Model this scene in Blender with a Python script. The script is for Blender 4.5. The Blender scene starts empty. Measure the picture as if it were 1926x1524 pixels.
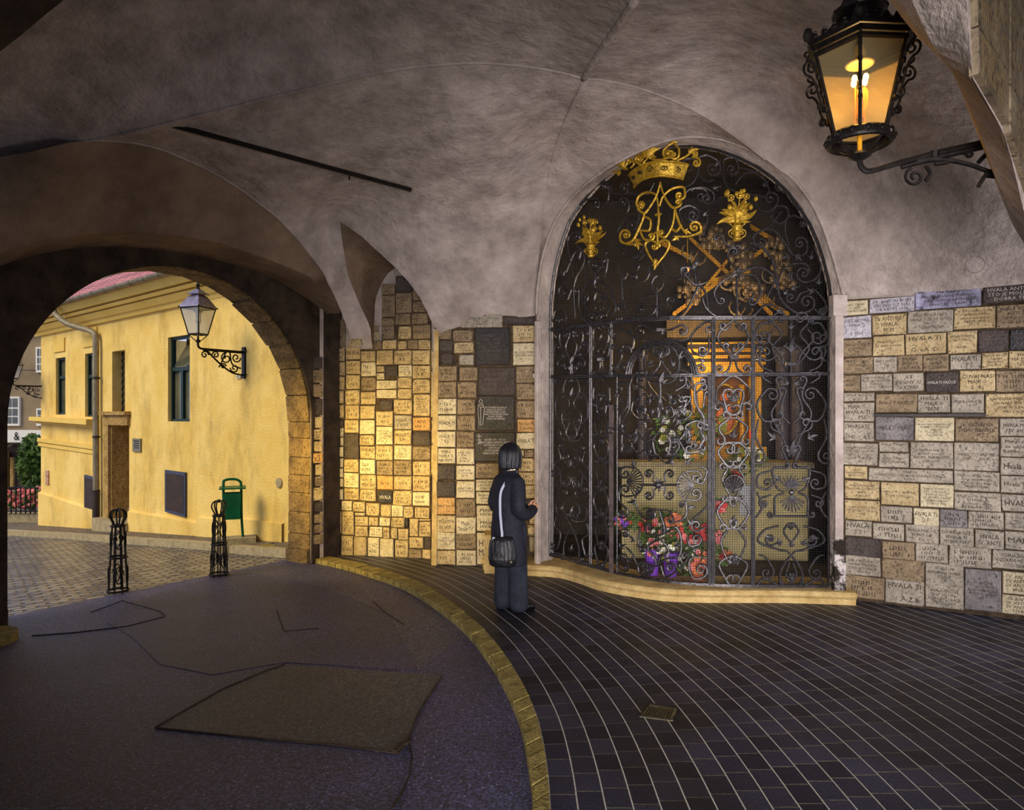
import bpy, bmesh, math, random
from mathutils import Vector, Matrix
from mathutils.geometry import delaunay_2d_cdt
import numpy as np
random.seed(7)
COL = bpy.context.scene.collection
F, CX, HY, H = 1300.0, 963.0, 785.0, 1.8
PI = math.pi

# ---------------------------------------------------------------- materials
def new_mat(name):
    m = bpy.data.materials.new(name); m.use_nodes = True
    nt = m.node_tree; b = nt.nodes['Principled BSDF']
    return m, nt, b
def mat(name, c1, c2=None, rough=.8, metal=0, scale=4, bump=0, bscale=30, c3=None, detail=6, spec=.3, emit=None, estr=0, lo=.35, hi=.65):
    m, nt, b = new_mat(name)
    b.inputs['Roughness'].default_value = rough; b.inputs['Metallic'].default_value = metal
    b.inputs['Specular IOR Level'].default_value = spec
    L = nt.links; N = nt.nodes
    tc = N.new('ShaderNodeTexCoord')
    if c2 is None: b.inputs['Base Color'].default_value = (*c1, 1)
    else:
        n = N.new('ShaderNodeTexNoise'); n.inputs['Scale'].default_value = scale; n.inputs['Detail'].default_value = detail
        n.inputs['Roughness'].default_value = .65
        L.new(tc.outputs['Object'], n.inputs['Vector'])
        r = N.new('ShaderNodeValToRGB'); r.color_ramp.elements[0].position = lo; r.color_ramp.elements[1].position = hi
        r.color_ramp.elements[0].color = (*c1, 1); r.color_ramp.elements[1].color = (*c2, 1)
        L.new(n.outputs['Fac'], r.inputs['Fac']); out = r.outputs['Color']
        if c3:
            n2 = N.new('ShaderNodeTexNoise'); n2.inputs['Scale'].default_value = scale*7; n2.inputs['Detail'].default_value = 4
            L.new(tc.outputs['Object'], n2.inputs['Vector'])
            r2 = N.new('ShaderNodeValToRGB'); r2.color_ramp.elements[0].position = .52; r2.color_ramp.elements[1].position = .7
            L.new(n2.outputs['Fac'], r2.inputs['Fac'])
            mx = N.new('ShaderNodeMixRGB'); mx.inputs['Color2'].default_value = (*c3, 1)
            L.new(r2.outputs['Color'], mx.inputs['Fac']); L.new(out, mx.inputs['Color1']); out = mx.outputs['Color']
        L.new(out, b.inputs['Base Color'])
    if bump:
        n3 = N.new('ShaderNodeTexNoise'); n3.inputs['Scale'].default_value = bscale; n3.inputs['Detail'].default_value = 8
        n3.inputs['Roughness'].default_value = .6
        L.new(tc.outputs['Object'], n3.inputs['Vector'])
        bp = N.new('ShaderNodeBump'); bp.inputs['Strength'].default_value = bump; bp.inputs['Distance'].default_value = .05
        L.new(n3.outputs['Fac'], bp.inputs['Height']); L.new(bp.outputs['Normal'], b.inputs['Normal'])
    if emit:
        b.inputs['Emission Color'].default_value = (*emit, 1); b.inputs['Emission Strength'].default_value = estr
    return m
def hexc(r, g, b):
    f = lambda v: ((v/255+.055)/1.055)**2.4 if v > 10 else v/255/12.92
    return (f(r), f(g), f(b))

M = {}
M['plaster'] = mat('aged_plaster', hexc(124,112,104), hexc(184,170,162), rough=.95, scale=3.2, bump=.9, bscale=7, detail=12, lo=.28, hi=.72)
M['plaster_warm'] = mat('brown_plaster', hexc(86,70,56), hexc(140,118,96), rough=.95, scale=1.7, bump=.8, bscale=6, detail=10, lo=.3, hi=.7)  # browner and darker than the main vault plaster
M['darkstone'] = mat('sooty_stone', hexc(38,30,24), hexc(70,56,42), rough=.95, scale=5, bump=.6, bscale=14)
M['iron'] = mat('wrought_iron', hexc(78,74,76), hexc(40,38,38), rough=.34, metal=.65, scale=40, bump=.15, bscale=60, spec=.5)
M['iron_black'] = mat('black_iron', hexc(22,20,20), hexc(40,36,34), rough=.45, metal=.6, scale=30)
M['iron_flat'] = mat('worn_steel_bar', hexc(120,105,100), hexc(84,74,74), rough=.5, metal=.5, scale=14, bump=.2, bscale=40)
M['gold'] = mat('gilded_metal', hexc(205,165,48), hexc(140,105,25), rough=.36, metal=.55, scale=25, bump=.25, bscale=45, spec=.6)
M['mesh'] = mat('wire_mesh', hexc(30,28,28), rough=.6, metal=.5)
M['sandstone'] = mat('yellow_sandstone', hexc(166,136,82), hexc(200,174,118), rough=.85, scale=6, bump=.5, bscale=50)
M['jamb_stone'] = mat('brown_ashlar', hexc(98,78,48), hexc(150,122,76), rough=.95, scale=5, bump=1.0, bscale=28, c3=hexc(80,60,34))
M['asphalt'] = None
M['pipe'] = mat('zinc', hexc(120,110,92), hexc(150,138,110), rough=.5, metal=.4, scale=8)
M['green'] = mat('green_enamel', hexc(0,96,52), hexc(0,80,42), rough=.4, scale=6)
M['green_dark'] = mat('dark_green_paint', hexc(18,44,40), rough=.5)
M['concrete'] = mat('concrete', hexc(170,155,120), hexc(140,126,98), rough=.9, scale=10, bump=.3)
M['wood_dark'] = mat('dark_board', hexc(62,48,44), hexc(46,36,34), rough=.7, scale=9)
M['bluefr'] = mat('blue_grey_frame', hexc(60,64,86), rough=.5)
M['skin'] = mat('skin', hexc(178,128,98), rough=.6)
M['hair'] = mat('black_hair', hexc(10,10,14), hexc(18,18,28), rough=.45, scale=60, spec=.4)
M['coat'] = mat('navy_coat_cloth', hexc(16,16,24), hexc(26,26,40), rough=.75, scale=20, bump=.5, bscale=8)
M['jeans'] = mat('dark_trouser_cloth', hexc(20,23,32), hexc(34,38,50), rough=.85, scale=12, bump=.5, bscale=10)
M['shoe'] = mat('black_leather', hexc(10,10,12), rough=.4)
M['bag'] = mat('black_bag_leather', hexc(12,12,16), hexc(24,24,30), rough=.38, scale=14, bump=.4, bscale=14, spec=.5)
M['strap'] = mat('pale_strap', hexc(170,170,190), rough=.5)
M['white_cloth'] = mat('cream_collar', hexc(220,205,170), rough=.8)
M['leaf'] = mat('leaf_green', hexc(40,72,22), hexc(84,110,40), rough=.6, scale=30)
M['leaf_yel'] = mat('yellow_leaf', hexc(180,160,60), hexc(120,140,50), rough=.6, scale=30)
M['pink'] = mat('pink_petal', hexc(214,104,110), hexc(230,140,130), rough=.7, scale=30)
M['red'] = mat('red_petal', hexc(190,40,44), hexc(210,70,60), rough=.7, scale=30)
M['orange'] = mat('orange_petal', hexc(220,110,70), hexc(230,140,90), rough=.7, scale=30)
M['white_pet'] = mat('white_petal', hexc(225,220,200), rough=.7)
M['purple'] = mat('purple_wrap', hexc(120,60,190), hexc(150,90,210), rough=.5, scale=10)
M['cream'] = mat('cream_marble', hexc(200,184,130), hexc(176,160,108), rough=.6, scale=5)
M['gilt'] = mat('gilt_altar', hexc(225,165,40), hexc(190,130,30), rough=.45, metal=.25, scale=10)
M['chapel'] = mat('dark_chapel_wall', hexc(58,50,44), hexc(78,68,58), rough=.9, scale=3)
M['marblecol'] = mat('dark_marble', hexc(70,62,66), hexc(100,90,92), rough=.4, scale=6)
M['redglass'] = mat('red_candle_glass', hexc(200,30,30), rough=.3, emit=(1,.08,.04), estr=1.2)

def glass_mat(name, color, rough=.05, mix=.25):
    m, nt, b = new_mat(name); L = nt.links; N = nt.nodes
    out = N['Material Output']; t = N.new('ShaderNodeBsdfTransparent'); t.inputs['Color'].default_value = (*color, 1)
    mx = N.new('ShaderNodeMixShader'); mx.inputs['Fac'].default_value = mix
    b.inputs['Base Color'].default_value = (*color, 1); b.inputs['Roughness'].default_value = rough
    b.inputs['Specular IOR Level'].default_value = .8
    L.new(t.outputs[0], mx.inputs[1]); L.new(b.outputs[0], mx.inputs[2]); L.new(mx.outputs[0], out.inputs['Surface'])
    return m
M['lampglass'] = glass_mat('amber_lamp_glass', (1,.80,.42), .3, .10)
M['clearglass'] = glass_mat('clear_lamp_glass', (.85,.88,.95), .1, .28)
M['winglass'] = mat('window_glass', hexc(60,66,60), hexc(100,96,72), rough=.12, scale=2, spec=.9)
M['bulb'] = mat('glowing_bulb', (1,.8,.4), emit=(1,.66,.22), estr=40)

# ---------------------------------------------------------------- geometry
class Wall:
    """vertical surface standing on a plan polyline"""
    def __init__(s, pts): s.p = [Vector(q) for q in pts]
    def hit(s, px):
        a = (px-CX)/F; best = None; n = len(s.p)
        for i in range(n-1):
            p, q = s.p[i], s.p[i+1]; d = q-p
            den = d.x-a*d.y
            if abs(den) < 1e-9: continue
            t = (a*p.y-p.x)/den
            lo = -1e9 if i == 0 else -1e-6; hi = 1e9 if i == n-2 else 1+1e-6
            if lo <= t <= hi:
                y = p.y+d.y*t
                if y > .5:
                    inside = 0 <= t <= 1
                    if best is None or (inside and not best[1]) : best = (y, inside, d)
        return best[0], best[2]
    def Y(s, px): return s.hit(px)[0]
    def P(s, px, py, out=0):
        y, d = s.hit(px); x = (px-CX)/F*y
        n = Vector((d.y, -d.x)).normalized()
        if n.x*x+n.y*y > 0: n = -n
        return Vector((x+n.x*out, y+n.y*out, H+y*(HY-py)/F))
    def Pz(s, px, z, out=0):
        v = s.P(px, HY, out); v.z = z; return v
def pix(px, py, Y): return Vector(((px-CX)/F*Y, Y, H+Y*(HY-py)/F))
def fl(px, py, z=0.0):
    Y = F*(H-z)/(py-HY); return Vector(((px-CX)/F*Y, Y, z))

class MB:
    def __init__(s): s.v = []; s.f = []; s.uv = None
    def add(s, vs, fs):
        b = len(s.v); s.v += [tuple(q) for q in vs]; s.f += [tuple(i+b for i in f) for f in fs]
    def box(s, c, size, rot=None):
        hx, hy, hz = size[0]/2, size[1]/2, size[2]/2
        vs = [Vector((x, y, z)) for x in (-hx, hx) for y in (-hy, hy) for z in (-hz, hz)]
        if rot is not None: vs = [rot @ v for v in vs]
        s.add([v+Vector(c) for v in vs], [(0,1,3,2),(4,6,7,5),(0,4,5,1),(2,3,7,6),(0,2,6,4),(1,5,7,3)])
    def quadbox(s, q, n, t0, t1=0.0):
        """solid on a quad (4 pts) between offsets t0 (front) and t1 (back) along n"""
        n = Vector(n)
        vs = [Vector(p)+n*t0 for p in q]+[Vector(p)+n*t1 for p in q]
        s.add(vs, [(0,1,2,3),(7,6,5,4),(0,4,5,1),(1,5,6,2),(2,6,7,3),(3,7,4,0)])
    def tube(s, pts, r, n=6, cap=True, flat=1.0):
        pts = [Vector(p) for p in pts]; m = len(pts)
        if m < 2: return
        rs = r if isinstance(r, (list, tuple)) else [r]*m
        T = []
        for i in range(m):
            t = pts[min(i+1, m-1)]-pts[max(i-1, 0)]
            T.append(t.normalized() if t.length > 1e-9 else Vector((0,0,1)))
        up = Vector((0,-1,0)) if abs(T[0].y) < .9 else Vector((1,0,0))
        u = (up-T[0]*up.dot(T[0])).normalized(); vs = []
        for i in range(m):
            u = (u-T[i]*u.dot(T[i]))
            u = u.normalized() if u.length > 1e-6 else Vector((1,0,0))
            w = T[i].cross(u)
            for k in range(n):
                a = 2*PI*(k+.5)/n
                vs.append(pts[i]+(u*math.cos(a)*flat+w*math.sin(a))*rs[i])
        fs = [(i*n+k, i*n+(k+1)%n, (i+1)*n+(k+1)%n, (i+1)*n+k) for i in range(m-1) for k in range(n)]
        if cap: fs += [tuple(range(n-1, -1, -1)), tuple(range((m-1)*n, m*n))]
        s.add(vs, fs)
    def ball(s, c, r, n=8, sc=(1,1,1), rot=None):
        vs = []; fs = []; m = max(4, n//2+1)
        for i in range(m+1):
            t = PI*i/m
            for k in range(n):
                a = 2*PI*k/n
                v = Vector((math.sin(t)*math.cos(a)*sc[0], math.sin(t)*math.sin(a)*sc[1], math.cos(t)*sc[2]))*r
                if rot is not None: v = rot @ v
                vs.append(v+Vector(c))
        for i in range(m):
            for k in range(n): fs.append((i*n+k, (i+1)*n+k, (i+1)*n+(k+1)%n, i*n+(k+1)%n))
        s.add(vs, fs)
    def lathe(s, c, prof, n=16, cap=True, ax=1.0, ay=1.0, ang=0):
        c = Vector(c); vs = []; m = len(prof)
        for (r, z) in prof:
            for k in range(n):
                a = 2*PI*k/n+ang; vs.append(c+Vector((r*ax*math.cos(a), r*ay*math.sin(a), z)))
        fs = [(i*n+k, i*n+(k+1)%n, (i+1)*n+(k+1)%n, (i+1)*n+k) for i in range(m-1) for k in range(n)]
        if cap: fs += [tuple(range(n-1, -1, -1)), tuple(range((m-1)*n, m*n))]
        s.add(vs, fs)
    def strip(s, A, B, close=False):
        n = len(A); b = len(s.v)
        s.v += [tuple(p) for p in A]+[tuple(p) for p in B]
        for i in range(n-1): s.f.append((b+i, b+i+1, b+n+i+1, b+n+i))
    def prism(s, poly, d):
        """poly: list of 3D points (planar), extruded by vector d"""
        n = len(poly); d = Vector(d)
        s.add([Vector(p) for p in poly]+[Vector(p)+d for p in poly],
              [tuple(range(n)), tuple(range(2*n-1, n-1, -1))]+[(i, n+i, n+(i+1)%n, (i+1)%n) for i in range(n)])
    def build(s, name, m, parent=None, smooth=False, **kw):
        me = bpy.data.meshes.new(name); me.from_pydata(s.v, [], s.f); me.validate(); me.update()
        bm = bmesh.new(); bm.from_mesh(me); bmesh.ops.recalc_face_normals(bm, faces=bm.faces); bm.to_mesh(me); bm.free()
        if smooth:
            for p in me.polygons: p.use_smooth = True
        if m is not None: me.materials.append(m)
        o = bpy.data.objects.new(name, me); COL.objects.link(o)
        if parent is not None:
            o.parent = parent
            o.matrix_parent_inverse = Matrix.Translation(-Vector(parent.location)) if parent.get('_ident') is None else Matrix()
        if kw: tag(o, **kw)
        return o
def tag(o, label=None, cat=None, group=None, kind=None):
    if label: o['label'] = label
    if cat: o['category'] = cat
    if group: o['group'] = group
    if kind: o['kind'] = kind
    return o
def thing(name, loc, label, cat, group=None):
    o = bpy.data.objects.new(name, None); COL.objects.link(o); o.location = loc
    o.empty_display_size = .1
    return tag(o, label, cat, group)
def struct(mb, name, m, smooth=False): 
    o = mb.build(name, m, None, smooth); o['kind'] = 'structure'; return o
def smooth_line(pts, k=8):
    """Catmull-Rom through 2D/3D points"""
    P = [Vector(p) for p in pts]; n = len(P)
    if n < 3:
        return [P[0].lerp(P[1], i/k) for i in range(k+1)]
    out = []
    for i in range(n-1):
        p0, p1, p2, p3 = P[max(i-1, 0)], P[i], P[i+1], P[min(i+2, n-1)]
        for j in range(k):
            t = j/k
            out.append(.5*((2*p1)+(p2-p0)*t+(2*p0-5*p1+4*p2-p3)*t*t+(3*p1-p0-3*p2+p3)*t*t*t))
    out.append(P[-1]); return out

def region(name, poly, m, step=22, ctrl=(), kind='structure', smooth=True, obj=None):
    """smooth surface spanning a closed outline of (px,py,Y), depth interpolated as a thin-plate in 1/Y"""
    bnd = []
    n = len(poly)
    for i in range(n):
        a = Vector(poly[i]); b = Vector(poly[(i+1) % n])
        d = (Vector((a.x, a.y))-Vector((b.x, b.y))).length; k = max(1, int(d/step))
        for j in range(k):
            t = j/k; w = (1-t)/a.z+t/b.z
            bnd.append((a.x+(b.x-a.x)*t, a.y+(b.y-a.y)*t, 1/w))
    sel = bnd[::max(1, len(bnd)//140)]+list(ctrl)
    X = np.array([(p[0]/500, p[1]/500) for p in sel]); W = np.array([1/p[2] for p in sel])
    def ker(A, B):
        d2 = ((A[:, None, :]-B[None, :, :])**2).sum(-1)+1e-12
        return .5*d2*np.log(d2)
    K = ker(X, X)+np.eye(len(X))*1e-4; Pm = np.hstack([np.ones((len(X), 1)), X])
    A = np.block([[K, Pm], [Pm.T, np.zeros((3, 3))]])
    sol = np.linalg.solve(A, np.concatenate([W, np.zeros(3)]))
    xs = [p[0] for p in bnd]; ys = [p[1] for p in bnd]
    pts = [Vector((p[0], p[1])) for p in bnd]; nb = len(pts)
    edges = [(i, (i+1) % nb) for i in range(nb)]
    grid = []
    y = min(ys)
    row = 0
    while y < max(ys):
        x = min(xs)+(row % 2)*step/2
        while x < max(xs):
            if all(abs(x-b[0])+abs(y-b[1]) > step*.6 for b in bnd): grid.append(Vector((x, y)))
            x += step
        y += step*.87; row += 1
    vv, ee, ff, ov, oe, of = delaunay_2d_cdt(pts+grid, edges, [list(range(nb))], 1, 1e-4)
    Q = np.array([(v[0]/500, v[1]/500) for v in vv])
    w = ker(Q, X) @ sol[:len(X)]+np.hstack([np.ones((len(Q), 1)), Q]) @ sol[len(X):]
    mb = obj or MB(); vs = []
    exact = {}
    for i, src in enumerate(ov):
        for k in src:
            if k < nb: exact[i] = bnd[k][2]
    for i, v in enumerate(vv):
        Yd = exact.get(i, 1/max(w[i], .05)); vs.append(pix(v[0], v[1], Yd))
    mb.add(vs, [tuple(f) for f in ff])
    if obj is None:
        o = mb.build(name, m, None, smooth); o['kind'] = kind; return o
# ---------------------------------------------------------------- plan lines
RW = Wall([(3.283,6.84), (3.283+.867*3.4, 6.84-.498*3.4)])
GATE = Wall(smooth_line([(.436,8.10), (.86,7.74), (1.09,7.40), (1.54,7.0), (1.986,6.85), (2.40,6.79), (3.15,6.80)], 5))
FR = Wall(smooth_line([(.275,7.98), (.70,7.66), (1.00,7.20), (1.48,6.84), (1.96,6.70), (2.40,6.64), (3.23,6.72)], 5))
PIL = Wall([(-.96,8.42), (.31,8.32)])
MW = Wall([(-2.47,9.12), (-1.00,8.83)])
LL = Wall([(-4.4,6.0), (-2.55,8.7)])
LE = Wall([(-4.0,5.4), (-2.12,7.95)])
LD = Wall([(-3.25,5.2), (-1.8,8.6)])
LA = Wall([(.3,8.2), (.61,5.9), (.80,4.49)])
LBL = Wall([(.61,5.9), (-3.25,5.2)])
LBR = Wall([(.61,5.9), (3.3,6.9)])
HF = Wall([(-3.26+.78*.5,10-.63*.5), (-3.26-.78*10.5, 10+.63*10.5)])   # yellow house facade
def on(w, pts): return [(x, y, w.Y(x)) for x, y in pts]

Bl = [(1085,144),(1060,137),(1000,126),(950,121),(900,118),(850,120),(800,124),(750,130),(690,141),(640,152),(580,166),(520,180),(460,195),(400,210),(350,222),(300,235),(250,247),(200,258),(150,268)]
Al = [(1095,158),(1080,190),(1064,225),(1050,260),(1040,295),(1031,335),(1023,385),(1017,440),(1012,500),(1010,560),(1009,594)]
Ar = [(1112,122),(1140,80),(1168,40),(1195,0)]
Br = [(1125,149),(1160,155),(1200,165),(1260,186),(1320,215),(1380,254),(1440,300)]
Dc = [(620,538),(612,518),(600,500),(580,474),(560,450),(540,428),(520,408),(490,384),(455,358),(420,335),(385,316),(350,300),(320,287),(290,277),(260,270),(230,266),(200,264),(175,263)]
Eu = [(618,534),(583,520),(545,504),(505,488),(467,475),(428,462),(389,452),(350,445),(312,441),(273,438),(234,438),(195,438),(156,441),(117,446),(78,453),(40,463),(0,476)]
El = [(580,565),(566,557),(545,543),(519,528),(490,515),(460,505),(431,496),(385,486),(337,478),(300,471),(260,467),(215,465),(171,466),(125,470),(78,478),(40,488),(0,501)]
C0 = (1097,148,5.9)
ringf = [(1009,592),(1010,555),(1014,520),(1020,486),(1028,458),(1039,428),(1053,402),(1075,373),(1103,346),(1138,320),(1174,299),(1218,278),(1262,263),(1310,258),(1360,264),(1405,280),(1447,302),(1486,332),(1510,360),(1530,390),(1546,424),(1558,458),(1568,490),(1577,524),(1587,562)]
ringg = [(1035,600),(1036,565),(1039,535),(1043,508),(1049,482),(1058,452),(1070,418),(1090,386),(1120,350),(1151,324),(1184,301),(1224,282),(1266,274),(1310,275),(1352,283),(1390,297),(1424,314),(1455,336),(1482,362),(1506,394),(1524,424),(1538,456),(1549,490),(1559,530),(1567,598)]
Rrest = [(1390,-106,3.5),(1570,-82,3.05)]

# ---------------------------------------------------------------- vault
vault = MB()
region('', [C0]+on(LA, Al)+[(955,600,8.38),(870,612,8.38),(828,627,8.38),(815,612,8.34),(803,586,8.26),(790,560,8.2),(768,530,8.12),(740,500,8.05),(712,474,7.98),(680,445,7.9),(655,427,7.86),(640,418,7.85),(642,440,7.9),(645,462,7.96),(655,520,8.15),(667,550,8.28),(680,580,8.4),(692,605,8.5),(697,620,8.55),(700,655,8.65),(684,655,8.62),(680,638,8.56),(660,638,8.54),(655,622,8.48),(645,595,8.35),(635,570,8.18)]+on(LD, Dc)+[(150,268,5.2)]+[(x, y, LBL.Y(x)) for x, y in Bl[::-1][1:]], None, 18, obj=vault, ctrl=[(820,350,7.25),(900,400,7.6),(820,240,6.35),(600,330,6.75),(480,280,6.0),(700,300,6.75),(930,250,6.5)])
region('', [C0]+on(LBR, Br)+on(FR, [(1480,330),(1447,302),(1405,280),(1360,264),(1310,258),(1262,263),(1218,278),(1174,299),(1138,320),(1103,346),(1075,373),(1053,402),(1039,428),(1028,458),(1020,486),(1014,520),(1011,555)])+[(1009,594,8.2)]+[(x, y, LA.Y(x)) for x, y in Al[::-1][1:]], None, 16, obj=vault)
region('', [C0]+on(LA, Ar)+Rrest+[(1700,-60,3.2),(2000,60,4.2),(2200,280,4.9),(2320,500,RW.Y(2320))]+on(RW, [(2100,525),(1926,540),(1840,548),(1760,554),(1680,559),(1620,562),(1588,564)])+on(FR, [(1577,524),(1568,490),(1558,458),(1546,424),(1530,390),(1510,360),(1480,330)])+on(LBR, Br[::-1]), None, 22, obj=vault, ctrl=[(1700,380,6.2),(1850,420,5.8),(1500,120,5.55),(1650,200,5.6),(1350,60,5.2)])
region('', [C0]+[(x, y, LBL.Y(x)) for x, y in Bl]+[(75,289,5.15),(0,310,5.1),(-300,470,4.8),(-600,330,3.6),(-700,-200,2.6),(-400,-700,2.3),(300,-800,2.3),(1000,-800,2.3),(1500,-500,2.7)]+[r for r in Rrest[::-1]]+[(x, y, LA.Y(x)) for x, y in Ar[::-1]], None, 34, obj=vault, ctrl=[(600,40,5.05),(850,20,5.1),(350,100,4.9)])
struct(vault, 'ceiling', M['plaster'], True)
web = MB()
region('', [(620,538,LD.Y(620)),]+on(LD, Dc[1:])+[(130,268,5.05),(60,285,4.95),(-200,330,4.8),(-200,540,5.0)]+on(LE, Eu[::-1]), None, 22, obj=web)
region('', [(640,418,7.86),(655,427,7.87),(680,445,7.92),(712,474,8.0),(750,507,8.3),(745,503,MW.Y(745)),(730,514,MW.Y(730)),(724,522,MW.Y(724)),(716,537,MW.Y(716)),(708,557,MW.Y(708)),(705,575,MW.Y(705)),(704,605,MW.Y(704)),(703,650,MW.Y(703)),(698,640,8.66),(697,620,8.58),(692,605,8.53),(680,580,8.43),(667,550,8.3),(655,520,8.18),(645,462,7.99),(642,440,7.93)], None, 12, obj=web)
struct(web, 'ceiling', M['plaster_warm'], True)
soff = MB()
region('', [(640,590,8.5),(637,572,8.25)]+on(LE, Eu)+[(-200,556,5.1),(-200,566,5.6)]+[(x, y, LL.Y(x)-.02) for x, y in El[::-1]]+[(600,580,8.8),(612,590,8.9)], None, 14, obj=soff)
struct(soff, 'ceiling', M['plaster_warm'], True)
# white plaster arrises on the groins
def arris(pts, r, name='trim_1'):
    mb = MB(); mb.tube(smooth_line([pix(*p) for p in pts], 3), r, 6); return struct(mb, name, M['plaster'], True)
arris([C0]+[(x, y, LBL.Y(x)) for x, y in Bl], .014)
arris([(x, y, LD.Y(x)) for x, y in Dc], .012, 'trim_2')
arris([C0]+on(LA, Al), .014, 'trim_3')
arris([C0]+on(LA, Ar), .03, 'trim_4')
arris([C0]+on(LBR, Br), .012, 'trim_5')

# ---------------------------------------------------------------- walls
def vwall(mb, w, x0, x1, z0, z1, n=1, out=0):
    A = [w.Pz(x0+(x1-x0)*i/n, z0, out) for i in range(n+1)]; B = [w.Pz(x0+(x1-x0)*i/n, z1, out) for i in range(n+1)]
    mb.strip(A, B)
M['mortar'] = mat('dark_mortar', hexc(48,38,28), hexc(84,68,50), rough=.95, scale=20, bump=.5)
w = MB(); vwall(w, RW, 1583, 2330, -.05, 3.03); struct(w, 'wall_right', M['mortar'])
w = MB(); vwall(w, MW, 608, 822, -.05, 4.1)
w.strip([MW.Pz(608,-.05), Vector((-2.40,8.80,-.05)), Vector((-2.543,8.70,-.05))], [MW.Pz(608,3.4), Vector((-2.40,8.80,3.4)), Vector((-2.543,8.70,3.4))])
w.strip([MW.Pz(818,-.05), PIL.Pz(818,-.05)], [MW.Pz(818,4.1), PIL.Pz(818,3.4)])
struct(w, 'wall_back', M['plaster'])
w = MB()
a = PIL.Pz(814,-.05); b = Vector((.275,7.98,-.05)); c = PIL.Pz(1006,-.05)
w.strip([a, c, b], [a+Vector((0,0,2.92)), c+Vector((0,0,3.05)), b+Vector((0,0,3.05))])
struct(w, 'wall_back', M['plaster'])
w = MB()
for wl_, pts in ((MW, ((612,1046),(813,1052),(813,657),(612,657))), (MW, ((719,657),(812,657),(812,600),(790,520),(745,519),(745,536),(719,537))), (PIL, ((823,1063),(960,1064),(1008,1050),(1008,596),(948,594),(868,594),(868,615),(823,620)))):
    w.add([wl_.P(x, y, .006) for x, y in pts], [tuple(range(len(pts)))])
struct(w, 'wall_back', M['mortar'])
# gate reveal: moulded plaster ring from the wall face back to the grille
def resamp(pts, n):
    L = [0]
    for i in range(1, len(pts)): L.append(L[-1]+math.dist(pts[i][:2], pts[i-1][:2]))
    out = []
    for k in range(n):
        t = L[-1]*k/(n-1); i = 0
        while i < len(L)-2 and L[i+1] < t: i += 1
        f = (t-L[i])/max(1e-9, L[i+1]-L[i]); out.append(tuple(pts[i][j]+(pts[i+1][j]-pts[i][j])*f for j in range(len(pts[0]))))
    return out
fr = [(1011,1050)]+ringf+[(1584,700),(1585,900),(1587,1122)]
gg = [(1034,1052)]+ringg+[(1566,700),(1566,900),(1565,1110)]
fr = [(1012,700)]+ringf+[(1584,700)]; gg = [(1034,700)]+ringg+[(1566,700)]
Rf = [FR.P(x, y) for x, y in fr]; Rg = [GATE.P(x, y, -.06) for x, y in gg]
Rf[0].z = -.02; Rf[-1].z = -.02; Rg[0].z = -.02; Rg[-1].z = -.02
Rm = [f.lerp(g, .55) for f, g in zip(Rf, Rg)]
for i in range(len(Rm)): Rm[i] += (Rf[i]-Rg[i]).cross(Vector((0,1,0)))*0
w = MB(); w.strip(Rf, Rm); w.strip(Rm, Rg)
struct(w, 'trim_6', M['plaster'], False)
w = MB(); w.tube([p+Vector((0,-.012,0)) for p in smooth_line(Rf[1:-1], 3)], .018, 6); struct(w, 'trim_7', M['plaster'], True)
# right pilaster of the gate opening: flat front face with sooty foot
w = MB()
for x0, x1 in ((1568,1583),):
    q = [FR.Pz(x0,-.02,.03), FR.Pz(x1,-.02,.03), FR.Pz(x1,2.98,.03), FR.Pz(x0,2.98,.03)]
    w.quadbox(q, (0,1,0), 0, .12)
q = [FR.Pz(1562,2.78,.05), FR.Pz(1588,2.78,.05), FR.Pz(1588,2.98,.05), FR.Pz(1562,2.98,.05)]; w.quadbox(q, (0,1,0), 0, .1)
struct(w, 'trim_8', M['plaster'])
w = MB(); q = [FR.Pz(1565,-.02,.04), FR.Pz(1587,-.02,.04), FR.Pz(1586,.62,.04), FR.Pz(1566,.62,.04)]; w.quadbox(q, (0,1,0), 0, .1)
struct(w, 'trim_25', mat('soot_stained_plaster', hexc(34,26,20), hexc(190,180,176), rough=.9, scale=7, bump=.6, bscale=30, c3=hexc(40,28,20), lo=.46, hi=.56))
w = MB()
q = [FR.Pz(1010,.1,.05), FR.Pz(1021,.1,.05), FR.Pz(1021,2.9,.05), FR.Pz(1010,2.9,.05)]; w.quadbox(q, (0,1,0), 0, .1)
w.tube([FR.Pz(1016,.12,.06), FR.Pz(1016,2.85,.06)], .022, 8)
q = [FR.Pz(1008,2.25,.07), FR.Pz(1026,2.25,.07), FR.Pz(1026,2.30,.07), FR.Pz(1008,2.30,.07)]; w.quadbox(q, (0,1,0), 0, .1)
struct(w, 'trim_9', M['plaster'])
w = MB()   # plaster edge of the pillar
q = [PIL.Pz(812,-.02,.03), PIL.Pz(822,-.02,.03), PIL.Pz(826,2.85,.03), PIL.Pz(818,2.85,.03)]; w.quadbox(q, (0,1,0), 0, .1)
struct(w, 'trim_10', M['sandstone'])

# ---------------------------------------------------------------- arched gateway on the left
A0 = Vector((-4.4,6.0,0)); A1 = Vector((-2.55,8.7,0)); e = (A1-A0).normalized(); Wd = (A1-A0).length
nout = Vector((-e.y, e.x, 0)); 
if nout.x > 0: nout = -nout
Rr = Wd/2; ZS = 1.74
def apt(th, r, back=0.0):
    return A0+e*(Wd/2+r*math.cos(th))+nout*back+Vector((0,0,ZS+r*math.sin(th)))
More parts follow.
